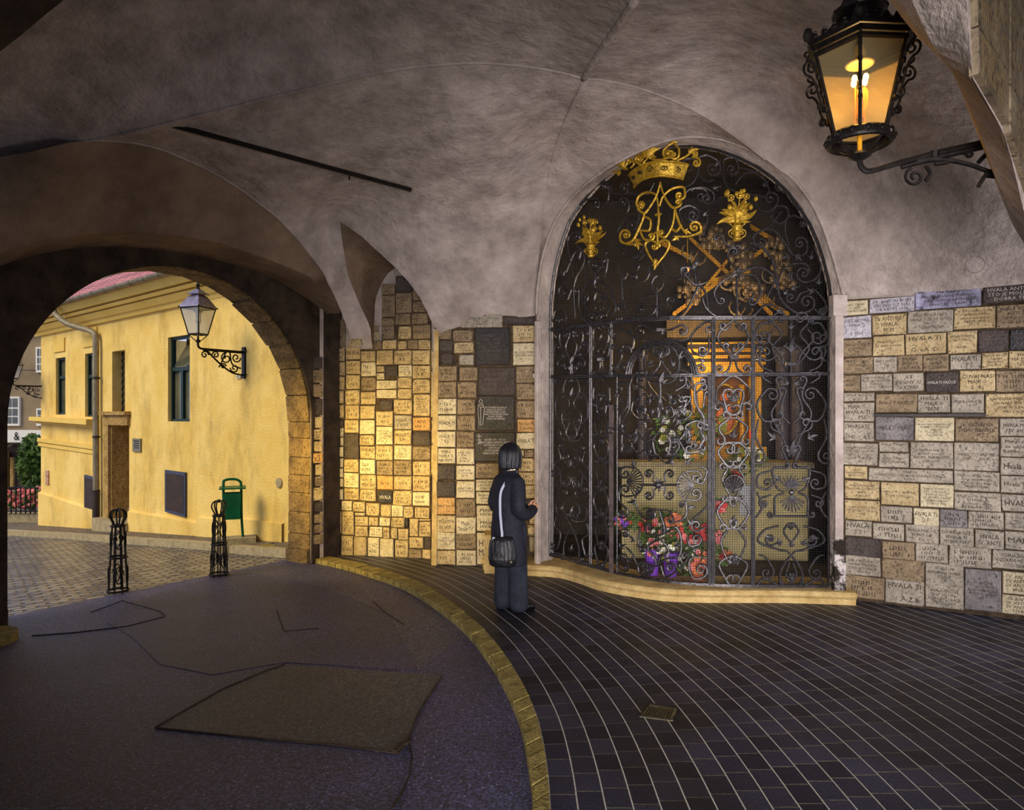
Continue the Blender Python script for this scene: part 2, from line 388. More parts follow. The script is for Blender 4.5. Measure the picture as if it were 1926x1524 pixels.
# inner wall face round the arch
w = MB(); n = 40
inner = [A1+Vector((0,0,-.05))]+[apt(PI*i/n, Rr) for i in range(n+1)]+[A0+Vector((0,0,-.05))]
outerr = [A1+e*.02+Vector((0,0,-.05))]+[apt(PI*i/n, Rr+.02) for i in range(n+1)]+[A0-e*.02+Vector((0,0,-.05))]
rect = []
for i in range(n+1):
    th = PI*i/n; c, s_ = math.cos(th), math.sin(th)
    k = min(2.2/max(abs(c), 1e-6), (3.75-ZS)/max(s_, 1e-6)); 
    rr = max(k, Rr+.3); rect.append(A0+e*(Wd/2+rr*c)+Vector((0,0,ZS+rr*s_)))
rect = [A0+e*(Wd/2+2.2)+Vector((0,0,-.05))]+rect+[A0+e*(Wd/2-2.2)+Vector((0,0,-.05))]
sh = -nout*.05
w.strip([p+sh for p in inner], [p+sh for p in rect]); w.strip([p+sh for p in inner], [p+nout*.0 for p in outerr])
bk = [p+nout*.42 for p in outerr]; rb = [p+nout*.42+Vector((0,0,0)) for p in rect]; w.strip(bk, rb)
# wall continues above
a_ = A1+e*1.2; b_ = A0-e*1.2
w.strip([Vector((a_.x,a_.y,3.5)), Vector((b_.x,b_.y,3.5))], [Vector((a_.x,a_.y,5.3)), Vector((b_.x,b_.y,5.3))])
struct(w, 'wall_left', M['darkstone'])
# voussoirs and jamb blocks, each a dressed stone in one masonry arch
st = MB(); rnd = random.Random(3)
def block(p0, p1, r0, depth=.42):
    # p0,p1 : parametric functions giving (inner point, outer radial point)
    (a, ao), (b, bo) = p0, p1
    q = [a, b, bo, ao]; j = rnd.uniform(-.012, .012)
    c = sum((Vector(v) for v in q), Vector())/4
    vs = []
    for off, sc_ in ((.004, .90), (.03, .965), (depth-.03, .96), (depth, .9)):
        for v in q: vs.append(c+(Vector(v)-c)*sc_+nout*off+(0*e))
    m = 4; fs = [(0,1,2,3)]
    for L_ in range(3):
        for k in range(4): fs.append((L_*m+k, L_*m+(k+1)%4, (L_+1)*m+(k+1)%4, (L_+1)*m+k))
    fs.append((15,14,13,12)); st.add(vs, fs)
NV = 15
for i in range(NV):
    t0, t1 = PI*i/NV, PI*(i+1)/NV
    jr = rnd.uniform(-.03, .01)
    block((apt(t0, Rr+jr), apt(t0, Rr+.30)), (apt(t1, Rr+jr), apt(t1, Rr+.30)), 0)
for side in (0, 1):
    z = -.05; hs = [.17,.19,.27,.24,.22,.22,.24,.20]
    sc_ = (ZS+.05)/sum(hs)
    for k, h in enumerate(hs):
        h *= sc_; j = rnd.uniform(-.035, .0)-(.03 if k == 0 else 0)
        base = A1 if side else A0; d = e if side else -e
        a0 = base+d*j; ww = d*.30
        block((a0+Vector((0,0,z)), a0+ww+Vector((0,0,z))), (a0+Vector((0,0,z+h)), a0+ww+Vector((0,0,z+h))), 0); z += h
struct(st, 'trim_11', M['jamb_stone'])
w = MB(); I2 = [A1+e*.035+Vector((0,0,-.05))]+[apt(PI*i/n, Rr+.035) for i in range(n+1)]+[A0-e*.035+Vector((0,0,-.05))]; w.strip([p for p in I2], [p+nout*.42 for p in I2]); struct(w, 'trim_24', M['darkstone'])

w = MB(); w.prism([pix(x, y, 3.3) for x, y in ((-250,330),(-80,165),(0,97),(40,66),(80,32),(120,0),(170,-50),(-250,-50))], (0,-.35,0))
struct(w, 'trim_23', M['darkstone'])  # dark stone colour stands in for this near rib's shaded silhouette
w = MB(); w.strip([Vector((-3.8,-2.5,2.7)), Vector((3.1,-2.6,2.7))], [Vector((-3.8,-2.5,5.3)), Vector((3.1,-2.6,5.3))]); w.strip([Vector((3.0,2.9,3.1)), Vector((6.3,5.2,3.1))], [Vector((3.0,2.9,5.3)), Vector((6.3,5.2,5.3))])
struct(w, 'wall_light_block', M['darkstone'])  # unseen lintels added to stop sky light reaching the near vault
# unseen roof slab and walls added above the vault to keep daylight out
w = MB()
p = [Vector((-8,-5,5.3)), Vector((9,-5,5.3)), Vector((9,11.5,5.3)), Vector((-1.2,11.5,5.3)), A1+nout*.4+Vector((0,0,5.3)), A0+nout*.4-e*3+Vector((0,0,5.3)), Vector((-8,-5,5.3))]
w.add(p[:6], [(0,1,2,3,4,5)])
w.strip([Vector((9,-5,5.3)), Vector((9,11.5,5.3)), Vector((-1.2,11.5,5.3)), A1+nout*.4+Vector((0,0,5.3))], [Vector((9,-5,3)), Vector((9,11.5,0)), Vector((-1.2,11.5,0)), A1+nout*.4+Vector((0,0,3))])
struct(w, 'ceiling', M['chapel'])
w = MB()  # unseen walls added beside and behind the viewer, darkening the upper vault
w.strip([Vector((-4.4,6.0,-.1))-e*.35, Vector((-5.0,3.2,-.1)), Vector((-4.8,.5,-.1)), Vector((-3.6,-2.2,-.1))], [Vector((-4.4,6.0,5.3))-e*.35, Vector((-5.0,3.2,5.3)), Vector((-4.8,.5,5.3)), Vector((-3.6,-2.2,5.3))])
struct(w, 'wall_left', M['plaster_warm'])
w = MB(); w.strip([Vector((2.9,-2.6,-.1)), Vector((3.6,1.5,-.1)), Vector((3.0,2.6,-.1))], [Vector((2.9,-2.6,5.3)), Vector((3.6,1.5,5.3)), Vector((3.0,2.6,5.3))])
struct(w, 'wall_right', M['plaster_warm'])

# ---------------------------------------------------------------- near pier with arch springing, top right
sil = [(1640,-70),(1673,0),(1700,38),(1728,72),(1752,92),(1766,101),(1779,104),(1790,124),(1797,145),(1812,185),(1830,229),(1850,282),(1869,332),(1886,376),(1902,414),(1914,428),(1930,445),(1960,520)]
brd = [(1800,-70),(1818,0),(1820,30),(1822,60),(1824,90),(1826,118),(1829,146),(1838,162),(1846,176),(1862,203),(1876,228),(1887,250),(1897,280),(1906,315),(1916,356),(1924,392),(1945,450),(1975,540)]
PF = Wall([(1.565,2.35), (1.565+.711,2.35+.703)])
B1 = [PF.P(x, y) for x, y in brd]
sil = resamp([(float(x), float(y)) for x, y in sil], 30); brd_r = resamp([(float(x), float(y)) for x, y in brd], 30)
B1 = [PF.P(x, y) for x, y in brd_r]
S1 = [pix(x, y, b_.y+.38) for (x, y), b_ in zip(sil, B1)]
w = MB(); m_ = [s_.lerp(b_, .45)+Vector((-.03,0,-.01)) for s_, b_ in zip(S1, B1)]; m2_ = [s_.lerp(b_, .85)+Vector((-.008,0,0)) for s_, b_ in zip(S1, B1)]
w.strip(S1, m_); w.strip(m_, m2_); w.strip(m2_, B1)
back = [s_+Vector((.9,.35,0)) for s_ in S1]; w.strip(S1, back)
pdir = Vector((.711,.703,0))
B2 = [b_+pdir*1.6 for b_ in B1]; w.strip(B1, B2)
struct(w, 'wall_right', M['plaster'], False)

# ---------------------------------------------------------------- chapel shell
w = MB()
cp = [(.32,8.35),(.32,10.1),(4.3,9.5),(3.75,6.95)]
w.strip([Vector((*q,0)) for q in cp], [Vector((*q,4.9)) for q in cp])
w.add([Vector((*q,4.9)) for q in cp]+[Vector((.3,6.8,4.9))], [(0,1,2,3,4)])
struct(w, 'wall_chapel', M['chapel'])
w = MB(); w.add([Vector((*q,.1)) for q in cp]+[Vector((3.2,6.7,.1)), Vector((.9,7.2,.1))], [(0,1,2,3,4,5)]); struct(w, 'floor', M['chapel'])

# ---------------------------------------------------------------- ground
def uvmat_tiles():
    m, nt, b = new_mat('glazed_floor_tiles'); L = nt.links; N = nt.nodes
    b.inputs['Roughness'].default_value = .5; b.inputs['Specular IOR Level'].default_value = .35
    uv = N.new('ShaderNodeUVMap')
    br = N.new('ShaderNodeTexBrick'); br.inputs['Scale'].default_value = 1; br.inputs['Brick Width'].default_value = .17; br.inputs['Row Height'].default_value = .128
    br.inputs['Mortar Size'].default_value = .0042; br.inputs['Mortar Smooth'].default_value = .2; br.inputs['Bias'].default_value = -.1
    br.inputs['Color1'].default_value = (*hexc(18,18,34), 1); br.inputs['Color2'].default_value = (*hexc(50,49,66), 1); br.inputs['Mortar'].default_value = (*hexc(92,88,74), 1)
    L.new(uv.outputs['UV'], br.inputs['Vector'])
    sp = N.new('ShaderNodeSeparateXYZ'); L.new(uv.outputs['UV'], sp.inputs[0])
    d = N.new('ShaderNodeMath'); d.operation = 'DIVIDE'; d.inputs[1].default_value = .128; L.new(sp.outputs['Y'], d.inputs[0])
    pp = N.new('ShaderNodeMath'); pp.operation = 'PINGPONG'; pp.inputs[1].default_value = .5; L.new(d.outputs[0], pp.inputs[0])
    lt = N.new('ShaderNodeMath'); lt.operation = 'LESS_THAN'; lt.inputs[1].default_value = .026; L.new(pp.outputs[0], lt.inputs[0])
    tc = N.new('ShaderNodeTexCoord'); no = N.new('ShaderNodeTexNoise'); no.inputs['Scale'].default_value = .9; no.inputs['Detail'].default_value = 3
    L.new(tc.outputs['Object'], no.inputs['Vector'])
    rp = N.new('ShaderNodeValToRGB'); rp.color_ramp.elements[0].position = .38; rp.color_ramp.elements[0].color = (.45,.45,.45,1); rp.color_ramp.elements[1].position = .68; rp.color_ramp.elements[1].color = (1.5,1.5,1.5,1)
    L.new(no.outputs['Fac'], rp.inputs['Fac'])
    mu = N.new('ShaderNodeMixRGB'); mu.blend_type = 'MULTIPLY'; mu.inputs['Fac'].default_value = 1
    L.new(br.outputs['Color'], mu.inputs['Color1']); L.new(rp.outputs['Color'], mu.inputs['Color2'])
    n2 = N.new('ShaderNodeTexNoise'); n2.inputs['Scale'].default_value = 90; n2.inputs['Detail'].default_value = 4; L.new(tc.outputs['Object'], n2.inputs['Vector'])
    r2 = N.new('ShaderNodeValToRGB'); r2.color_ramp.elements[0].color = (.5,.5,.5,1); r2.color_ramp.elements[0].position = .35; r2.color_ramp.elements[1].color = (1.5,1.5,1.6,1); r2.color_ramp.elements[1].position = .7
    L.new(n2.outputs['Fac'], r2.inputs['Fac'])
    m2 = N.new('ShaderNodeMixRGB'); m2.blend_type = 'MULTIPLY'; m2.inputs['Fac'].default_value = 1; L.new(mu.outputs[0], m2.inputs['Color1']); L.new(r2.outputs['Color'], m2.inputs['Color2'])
    mx = N.new('ShaderNodeMixRGB'); mx.inputs['Color2'].default_value = (*hexc(178,174,164), 1)
    L.new(lt.outputs[0], mx.inputs['Fac']); L.new(m2.outputs['Color'], mx.inputs['Color1']); L.new(mx.outputs[0], b.inputs['Base Color'])
    bp = N.new('ShaderNodeBump'); bp.inputs['Strength'].default_value = .5; bp.inputs['Distance'].default_value = .01
    L.new(br.outputs['Fac'], bp.inputs['Height']); bp.invert = True; 
    b2 = N.new('ShaderNodeBump'); b2.inputs['Strength'].default_value = .35; b2.inputs['Distance'].default_value = .01; L.new(n2.outputs['Fac'], b2.inputs['Height']); L.new(bp.outputs['Normal'], b2.inputs['Normal'])
    L.new(b2.outputs['Normal'], b.inputs['Normal'])
    return m
M['tiles'] = uvmat_tiles()
def asphalt_mat(name, c1, c2, sp):
    m, nt, b = new_mat(name); L = nt.links; N = nt.nodes
    b.inputs['Roughness'].default_value = .48; b.inputs['Specular IOR Level'].default_value = .6
    tc = N.new('ShaderNodeTexCoord')
    n1 = N.new('ShaderNodeTexNoise'); n1.inputs['Scale'].default_value = 60; n1.inputs['Detail'].default_value = 6; n1.inputs['Roughness'].default_value = .75; L.new(tc.outputs['Object'], n1.inputs['Vector'])
    r = N.new('ShaderNodeValToRGB'); r.color_ramp.elements[0].position = .45; r.color_ramp.elements[0].color = (*c1, 1); r.color_ramp.elements[1].position = .6; r.color_ramp.elements[1].color = (*c2, 1)
    L.new(n1.outputs['Fac'], r.inputs['Fac'])
    v = N.new('ShaderNodeTexVoronoi'); v.inputs['Scale'].default_value = 26; L.new(tc.outputs['Object'], v.inputs['Vector'])
    lt = N.new('ShaderNodeMath'); lt.operation = 'LESS_THAN'; lt.inputs[1].default_value = .13; L.new(v.outputs['Distance'], lt.inputs[0])
    mx = N.new('ShaderNodeMixRGB'); mx.inputs['Color2'].default_value = (*sp, 1); L.new(lt.outputs[0], mx.inputs['Fac']); L.new(r.outputs['Color'], mx.inputs['Color1'])
    n2 = N.new('ShaderNodeTexNoise'); n2.inputs['Scale'].default_value = 1.1; n2.inputs['Detail'].default_value = 5; L.new(tc.outputs['Object'], n2.inputs['Vector'])
    r2 = N.new('ShaderNodeValToRGB'); r2.color_ramp.elements[0].position = .35; r2.color_ramp.elements[0].color = (.7,.7,.7,1); r2.color_ramp.elements[1].position = .68; r2.color_ramp.elements[1].color = (1.25,1.25,1.25,1)
    L.new(n2.outputs['Fac'], r2.inputs['Fac']); mu = N.new('ShaderNodeMixRGB'); mu.blend_type = 'MULTIPLY'; mu.inputs['Fac'].default_value = 1
    L.new(mx.outputs[0], mu.inputs['Color1']); L.new(r2.outputs['Color'], mu.inputs['Color2']); L.new(mu.outputs[0], b.inputs['Base Color'])
    bp = N.new('ShaderNodeBump'); bp.inputs['Strength'].default_value = 1.0; bp.inputs['Distance'].default_value = .02; L.new(n1.outputs['Fac'], bp.inputs['Height']); L.new(bp.outputs['Normal'], b.inputs['Normal'])
    return m
M['asphalt'] = asphalt_mat('old_asphalt', hexc(22,21,44), hexc(98,94,146), hexc(170,166,200))  # violet-blue in the colour paints in the sheen of the sky
M['asphalt2'] = asphalt_mat('patch_asphalt', hexc(34,32,38), hexc(100,95,98), hexc(150,145,140))
M['asphalt3'] = asphalt_mat('dark_patch_asphalt', hexc(20,17,40), hexc(78,72,124), hexc(150,145,185))
M['asphalt4'] = asphalt_mat('pale_asphalt', hexc(34,31,46), hexc(108,102,128), hexc(165,160,165))

kr = [(596,1043),(625,1049),(660,1056),(695,1065),(730,1075),(765,1087),(800,1102),(850,1134),(900,1175),(928,1204),(952,1236),(970,1264),(986,1292),(1000,1323),(1012,1356),(1020,1390),(1026,1425),(1031,1465),(1035,1524)]
kl = [(575,1049),(600,1055),(637,1063),(670,1072),(702,1082),(735,1093),(768,1107),(815,1136),(862,1172),(890,1200),(913,1230),(932,1258),(948,1287),(962,1316),(976,1350),(985,1385),(992,1425),(997,1465),(1002,1524)]
ZA = -.045
KR = [fl(x, y) for x, y in kr]; KL = [fl(x, y) for x, y in kl]
KR = [KR[0]+(KR[0]-KR[1]).normalized()*1.2]+KR+[Vector((.16,2.3,0)), Vector((.02,1.0,0)), Vector((-.25,-.5,0)), Vector((-.9,-2.4,0))]
KL = [KL[0]+(KL[0]-KL[1]).normalized()*1.2]+KL+[Vector((.05,2.3,0)), Vector((-.10,1.0,0)), Vector((-.37,-.5,0)), Vector((-1.02,-2.4,0))]
KRs = resamp([tuple(p) for p in smooth_line(KR, 6)], 150); KLs = resamp([tuple(p) for p in smooth_line(KL, 6)], 150)
KRs = [Vector(p) for p in KRs]; KLs = [Vector(p) for p in KLs]
# tile pavement as offset rows of the kerb
vs = []; NR = 52; rh = .128; nrm = []
for i, p in enumerate(KRs):
    t = KRs[min(i+1, 149)]-KRs[max(i-1, 0)]; nn = Vector((-t.y, t.x, 0)).normalized()
    nrm.append(nn)
for _ in range(6):
    nrm = [(nrm[max(i-1, 0)]+nrm[i]+nrm[min(i+1, 149)]).normalized() for i in range(150)]
me = bpy.data.meshes.new('floor'); verts = []; faces = []; uvs = []
for j in range(NR+1):
    for i, p in enumerate(KRs): verts.append(tuple(p+nrm[i]*rh*j))
for j in range(NR):
    ca = 0; off = rnd.uniform(0, .17)
    for i in range(149):
        a = Vector(verts[j*150+i]); b = Vector(verts[j*150+i+1]); c = Vector(verts[(j+1)*150+i]); d_ = Vector(verts[(j+1)*150+i+1])
        l = ((b-a).length+(d_-c).length)/2
        faces.append((j*150+i, j*150+i+1, (j+1)*150+i+1, (j+1)*150+i))
        uvs.append(((ca, j*rh), (ca+l, j*rh), (ca+l, (j+1)*rh), (ca, (j+1)*rh))); ca += l
me.from_pydata(verts, [], faces); ul = me.uv_layers.new(name='UVMap')
for pi, poly in enumerate(me.polygons):
    for k, li in enumerate(poly.loop_indices): ul.data[li].uv = uvs[pi][k]
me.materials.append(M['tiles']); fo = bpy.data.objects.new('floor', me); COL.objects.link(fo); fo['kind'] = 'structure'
# kerb of upright bricks
kb = MB(); n_b = 96; KRb = [Vector(p) for p in resamp([tuple(p) for p in KRs], n_b+1)]; KLb = [Vector(p) for p in resamp([tuple(p) for p in KLs], n_b+1)]
for i in range(n_b):
    a, b, c, d_ = KLb[i], KLb[i+1], KRb[i+1], KRb[i]
    a2, b2, c2, d2 = a.lerp(b, .04), a.lerp(b, .96), d_.lerp(c, .96), d_.lerp(c, .04)
    z = .012+rnd.uniform(-.004, .004); q = [Vector((v.x, v.y, z)) for v in (a2, b2, c2, d2)]
    bot = [Vector((v.x, v.y, ZA-.03)) for v in (a2, b2, c2, d2)]; cen = sum(q, Vector())/4
    top = [cen+(v-cen)*.93 for v in q]; mid = [Vector((v.x, v.y, z-.006)) for v in (a2, b2, c2, d2)]
    kb.add(top+mid+bot, [(0,1,2,3)]+[(k, (k+1)%4, 4+(k+1)%4, 4+k) for k in range(4)]+[(4+k, 4+(k+1)%4, 8+(k+1)%4, 8+k) for k in range(4)])
M['kerb'] = mat('yellow_clinker', hexc(114,98,48), hexc(160,142,80), rough=.8, scale=9, bump=.4, bscale=60, c3=hexc(70,62,36))
struct(kb, 'trim_12', M['kerb'])
kc = MB(); kc.strip([Vector((p.x, p.y, -.002)) for p in KRb], [Vector((p.x, p.y, -.002)) for p in KLb]); struct(kc, 'trim_13', M['darkstone'])
# asphalt inside the gate
def gz(p):   # street falls away outside the gate
    u = (p.x+2.55)*(-.825)+(p.y-8.7)*.565-.45
    return ZA-.075*max(0, u)
w = MB()
aw = [Vector((p.x, p.y, ZA)) for p in KLb]
low = [A1+nout*.45+e*.3, A0+nout*.45-e*2.2, Vector((-6.5,3,0)), Vector((-6,-3,0))]
poly = [Vector((v.x, v.y, 0)) for v in aw]+[Vector((-6,-3,0)), Vector((-6.6,3,0)), A0+nout*.45-e*2.0, A1+nout*.45+e*.35]
vv, ee, ff, _, _, _ = delaunay_2d_cdt([Vector((v.x, v.y)) for v in poly], [(i, (i+1) % len(poly)) for i in range(len(poly))], [list(range(len(poly)))], 1, 1e-4)
w.add([Vector((v[0], v[1], ZA)) for v in vv], [tuple(f) for f in ff]); struct(w, 'floor', M['asphalt'])
def patch(pts, m, h, name='trim_14'):
    w = MB(); P = [fl(x, y, ZA) for x, y in pts]
    w.add([Vector((p.x, p.y, ZA+h)) for p in P]+[Vector((p.x, p.y, ZA-.01)) for p in P], [tuple(range(len(P)))]+[(i, (i+1) % len(P), len(P)+(i+1) % len(P), len(P)+i) for i in range(len(P))])
    return struct(w, name, m)
def resy(pts): return pts
patch([(292,1369),(345,1338),(420,1296),(500,1262),(535,1251),(600,1255),(700,1263),(790,1270),(832,1272),(810,1305),(790,1335),(776,1368),(768,1395),(748,1417),(700,1412),(620,1400),(520,1392),(400,1380)], M['asphalt2'], .004)
patch([(420,1085),(470,1082),(520,1090),(565,1096),(610,1108),(650,1125),(690,1142),(728,1160),(742,1190),(762,1220),(785,1256),(780,1262),(700,1258),(600,1250),(540,1247),(500,1252),(400,1270),(300,1250),(250,1200),(200,1170),(260,1130),(330,1105)], M['asphalt3'], .003, 'trim_15')
patch([(420,1084),(540,1061),(580,1058),(640,1068),(700,1085),(760,1108),(800,1130),(850,1166),(880,1194),(850,1212),(815,1240),(786,1262),(768,1220),(745,1185),(732,1158),(692,1140),(652,1122),(612,1105),(566,1093),(520,1087),(470,1079)], M['asphalt4'], .002, 'trim_16')
def crack(pts, r=.006, name='trim_17'):
    w = MB(); P = [fl(x, y, ZA+.004) for x, y in pts]; w.tube(P, r, 4); struct(w, name, M['darkstone'])
crack([(768,1395),(775,1420),(770,1460),(755,1495),(735,1524)], .006)
crack([(748,1417),(768,1395),(776,1368),(790,1335),(812,1302),(832,1272)], .007)
crack([(292,1369),(400,1380),(520,1392),(620,1400),(748,1417)], .005)
crack([(292,1369),(345,1338),(420,1296),(500,1262),(535,1251)], .006)
crack([(742,1416),(756,1403),(768,1397)], .02)
crack([(520,1148),(528,1170),(534,1188),(600,1182)], .004)
crack([(700,1130),(722,1150),(760,1175)], .004)
crack([(60,1196),(140,1190),(240,1178),(310,1160)], .005)
crack([(170,1152),(230,1130),(300,1150),(310,1158)], .004)
# round kerb foot of the left jamb
w = MB(); cc = fl(-35,1210, ZA); Rk = fl(44,1200, ZA).x-cc.x
for i in range(26):
    t0 = -PI*.62+PI*1.2*i/26; t1 = t0+PI*1.2/26*.95
    q = [cc+Vector((math.cos(t)*r, math.sin(t)*r*1.0, .07)) for t, r in ((t0,Rk-.12),(t0,Rk),(t1,Rk),(t1,Rk-.12))]
    w.quadbox(q, (0,0,-1), 0, .1)
struct(w, 'trim_18', M['kerb'])
w = MB(); w.lathe((cc.x, cc.y, 0), [(Rk-.12,-.05),(Rk-.12,.022),(.01,.024)], 40); struct(w, 'trim_19', M['asphalt3'])

# ---------------------------------------------------------------- stone step before the gate
fb = [(905,1072),(930,1078),(960,1082),(1000,1085),(1045,1088),(1080,1097),(1114,1109),(1150,1118),(1190,1125),(1226,1130),(1266,1134),(1342,1136),(1456,1136),(1540,1138),(1612,1141)]
FB = [Vector(p) for p in smooth_line([fl(x, y) for x, y in fb], 4)]
w = MB(); inw = []
for i, p in enumerate(FB):
    t = FB[min(i+1, len(FB)-1)]-FB[max(i-1, 0)]; inw.append(Vector((-t.y, t.x, 0)).normalized())
for _ in range(5): inw = [(inw[max(i-1, 0)]+inw[i]+inw[min(i+1, len(inw)-1)]).normalized() for i in range(len(inw))]
prof = [(.03,0),(.03,.055),(.012,.065),(0,.085),(.004,.105),(.02,.122),(.05,.126),(.62,.128),(.62,-.02)]
rows = [[p+inw[i]*o+Vector((0,0,z)) for i, p in enumerate(FB)] for o, z in prof]
for a, b in zip(rows[:-1], rows[1:]): w.strip(a, b)
w.add([r[0] for r in rows], [tuple(range(len(rows)))]); w.add([r[-1] for r in rows], [tuple(range(len(rows)))])
struct(w, 'trim_20', M['sandstone'], True)
w = MB(); a = fl(911,1079); b = fl(1008,1070)
q = [a, Vector((a.x+.36,a.y-.02,0)), Vector((a.x+.36,a.y-.02,.44)), Vector((a.x,a.y,.44))]; w.quadbox(q, (0,1,0), 0, .5)
struct(w, 'trim_21', M['sandstone'])
# ---------------------------------------------------------------- votive plaques
TCOL = {}
def pl_mat(key, c1, c2, c3, rough=.6, sc_=7, spec=.35):
    c1 = tuple(v*.72 for v in c1); c2 = tuple(v*.86 for v in c2); c3 = tuple(v*.6 for v in c3)
    TCOL[key] = mat(key+'_stone_plaque', c1, c2, rough=rough, scale=sc_, bump=.5, bscale=40, c3=c3, detail=10, spec=spec, lo=.32, hi=.68)
pl_mat('tan', hexc(176,150,106), hexc(206,184,140), hexc(140,116,78))
pl_mat('grey', hexc(150,140,124), hexc(186,174,156), hexc(110,102,90))
pl_mat('brown', hexc(128,108,82), hexc(160,138,108), hexc(84,68,52))
pl_mat('dark', hexc(58,48,46), hexc(84,72,66), hexc(44,36,36), .5)
pl_mat('black', hexc(22,18,22), hexc(38,32,36), hexc(16,14,16), .3, 7, .6)
pl_mat('cream', hexc(200,184,148), hexc(222,208,176), hexc(170,150,110))
pl_mat('lilac', hexc(176,170,178), hexc(206,200,206), hexc(140,134,150), .35)
pl_mat('orange', hexc(196,150,92), hexc(212,168,108), hexc(160,108,54))
pl_mat('polished', hexc(44,38,50), hexc(186,182,214), hexc(34,30,40), .14, 1.6, .9)  # pale violet in the ramp paints glare onto the polished face
pl_mat('bluegrey', hexc(112,105,104), hexc(148,140,138), hexc(84,78,78))
INK = mat('dark_inscription', hexc(48,38,30), rough=.8); INKM = mat('worn_inscription', hexc(88,78,72), rough=.8); INKL = mat('pale_inscription', hexc(176,168,160), rough=.6)
TONE = dict(tan='tan', grey='grey', brown='brown', dark='dark', black='black', cream='cream', lilac='pale lilac-grey', orange='orange-tan', polished='shiny polished', bluegrey='blue-grey')
_tc = {}
def text_mesh(s):
    """flat lettering, unit box normalised, returns verts, faces, aspect"""
    if s in _tc: return _tc[s]
    cu = bpy.data.curves.new('t', 'FONT'); cu.body = s.replace('|', '\n'); cu.resolution_u = 1; cu.space_line = .95; cu.align_x = 'CENTER'
    o = bpy.data.objects.new('t', cu); COL.objects.link(o)
    dg = bpy.context.evaluated_depsgraph_get(); me = bpy.data.meshes.new_from_object(o.evaluated_get(dg))
    v = [tuple(q.co) for q in me.vertices]; f = [tuple(p.vertices) for p in me.polygons]
    bpy.data.objects.remove(o); bpy.data.curves.remove(cu); bpy.data.meshes.remove(me)
    if not v: _tc[s] = None; return None
    x0 = min(q[0] for q in v); x1 = max(q[0] for q in v); y0 = min(q[1] for q in v); y1 = max(q[1] for q in v)
    _tc[s] = ([((q[0]-x0)/(x1-x0), (q[1]-y0)/(y1-y0)) for q in v], f, (x1-x0)/(y1-y0)); return _tc[s]
prnd = random.Random(11)
def plaque(wall, x0, x1, yt, yb, txt, tone, label, group, lf=1.0, flip=False, thick=None, cat='plaque'):
    g = .9; x0 += g; x1 -= g; yt += g; yb -= g
    xm = (x0+x1)/2; Ym = wall.Y(xm)
    zt = H+Ym*(HY-yt)/F; zb = H+Ym*(HY-yb)/F
    th = thick or (.022+prnd.uniform(0, .016))
    a, b = wall.Pz(x0, zb), wall.Pz(x1, zb); ex = (b-a); W = ex.length; ex.normalize(); n = Vector((ex.y, -ex.x, 0))
    if n.dot(a) > 0: n = -n
    Ht = zt-zb; ez = Vector((0,0,1)); ti = prnd.uniform(-.004, .004)
    j = lambda: prnd.uniform(-.004, .004)
    q0 = [(0+j(),0+j()),(W+j(),0+j()),(W+j(),Ht+j()),(0+j(),Ht+j())]
    cen = (W/2, Ht/2); mb = MB()
    def ring(k, off): return [a+ex*(cen[0]+(u-cen[0])*(1-k/W))+ez*(cen[1]+(v-cen[1])*(1-k/Ht))+n*off for u, v in q0]
    vs = ring(.012, th)+ring(0, th-.006)+ring(0, -.01)
    mb.add(vs, [(0,1,2,3)]+[(r*4+k, r*4+(k+1)%4, r*4+4+(k+1)%4, r*4+4+k) for r in (0,1) for k in range(4)])
    o = mb.build('memorial_plaque', TCOL[tone], None, label=label, cat=cat, group=group)
    if txt:
        tb = MB(); dark = tone in ('dark', 'black')
        if txt[0] == '#':      # worn, unreadable inscription: broken rows of shallow strokes
            rows = int(txt[1]); 
            for r in range(rows):
                y = Ht*(.84-.72*(r+.5)/rows); h = min(Ht*.5/rows, .035); u = W*prnd.uniform(.1, .2); end = W*prnd.uniform(.65, .9)
                while u < end:
                    if prnd.random() < .8:
                        ww = h*prnd.uniform(.12, .22)
                        for (uu, vv, dw, dh) in ((u, y-h/2, ww, h),) + (((u, prnd.choice((y-h/2, y, y+h/2-ww)), h*.5, ww),) if prnd.random() < .6 else ()):
                            q = [a+ex*uu+ez*vv+n*(th+.0012), a+ex*(uu+dw)+ez*vv+n*(th+.0012), a+ex*(uu+dw)+ez*(vv+dh)+n*(th+.0012), a+ex*uu+ez*(vv+dh)+n*(th+.0012)]
                            tb.add(q, [(0,1,2,3)])
                    u += h*prnd.uniform(.55, .8)
        else:
            t = text_mesh(txt)
            v, f, asp = t; bw, bh = W*.84*lf, Ht*.76*lf
            nl = txt.count('|')+1
            if nl == 1: bh = min(bh, Ht*.34)
            w_, h_ = bw, bh
            if w_/h_ > asp*1.35: w_ = h_*asp*1.35
            if w_/h_ < asp*.72: h_ = w_/(asp*.72)
            ox, oy = (W-w_)/2, (Ht-h_)/2
            vs = []
            for (u, s_) in v:
                if flip: u, s_ = 1-u, 1-s_
                vs.append(a+ex*(ox+u*w_)+ez*(oy+s_*h_)+n*(th+.0015))
            tb.add(vs, f)
        if tb.v: tb.build('inscription', (INKM if txt[0] == '#' else INKL) if dark else INK, o)
    if tone in ('brown', 'dark', 'tan') and prnd.random() < .45:
        for u in (.015, W-.015):
            for v_ in (.015, Ht-.015):
                sc_ = MB(); sc_.ball(a+ex*u+ez*v_+n*(th+.002), .006, 6); sc_.build('screw', M['iron_black'], o)
    return o
ORD = ['topmost','second','third','fourth','fifth','sixth','seventh','eighth','ninth','tenth','eleventh','twelfth','thirteenth','fourteenth','fifteenth','sixteenth','seventeenth','eighteenth','nineteenth','twentieth']
ORDL = ['leftmost']+ORD[1:]
def words(s): return s.replace('|', ' ')
used_labels = set()
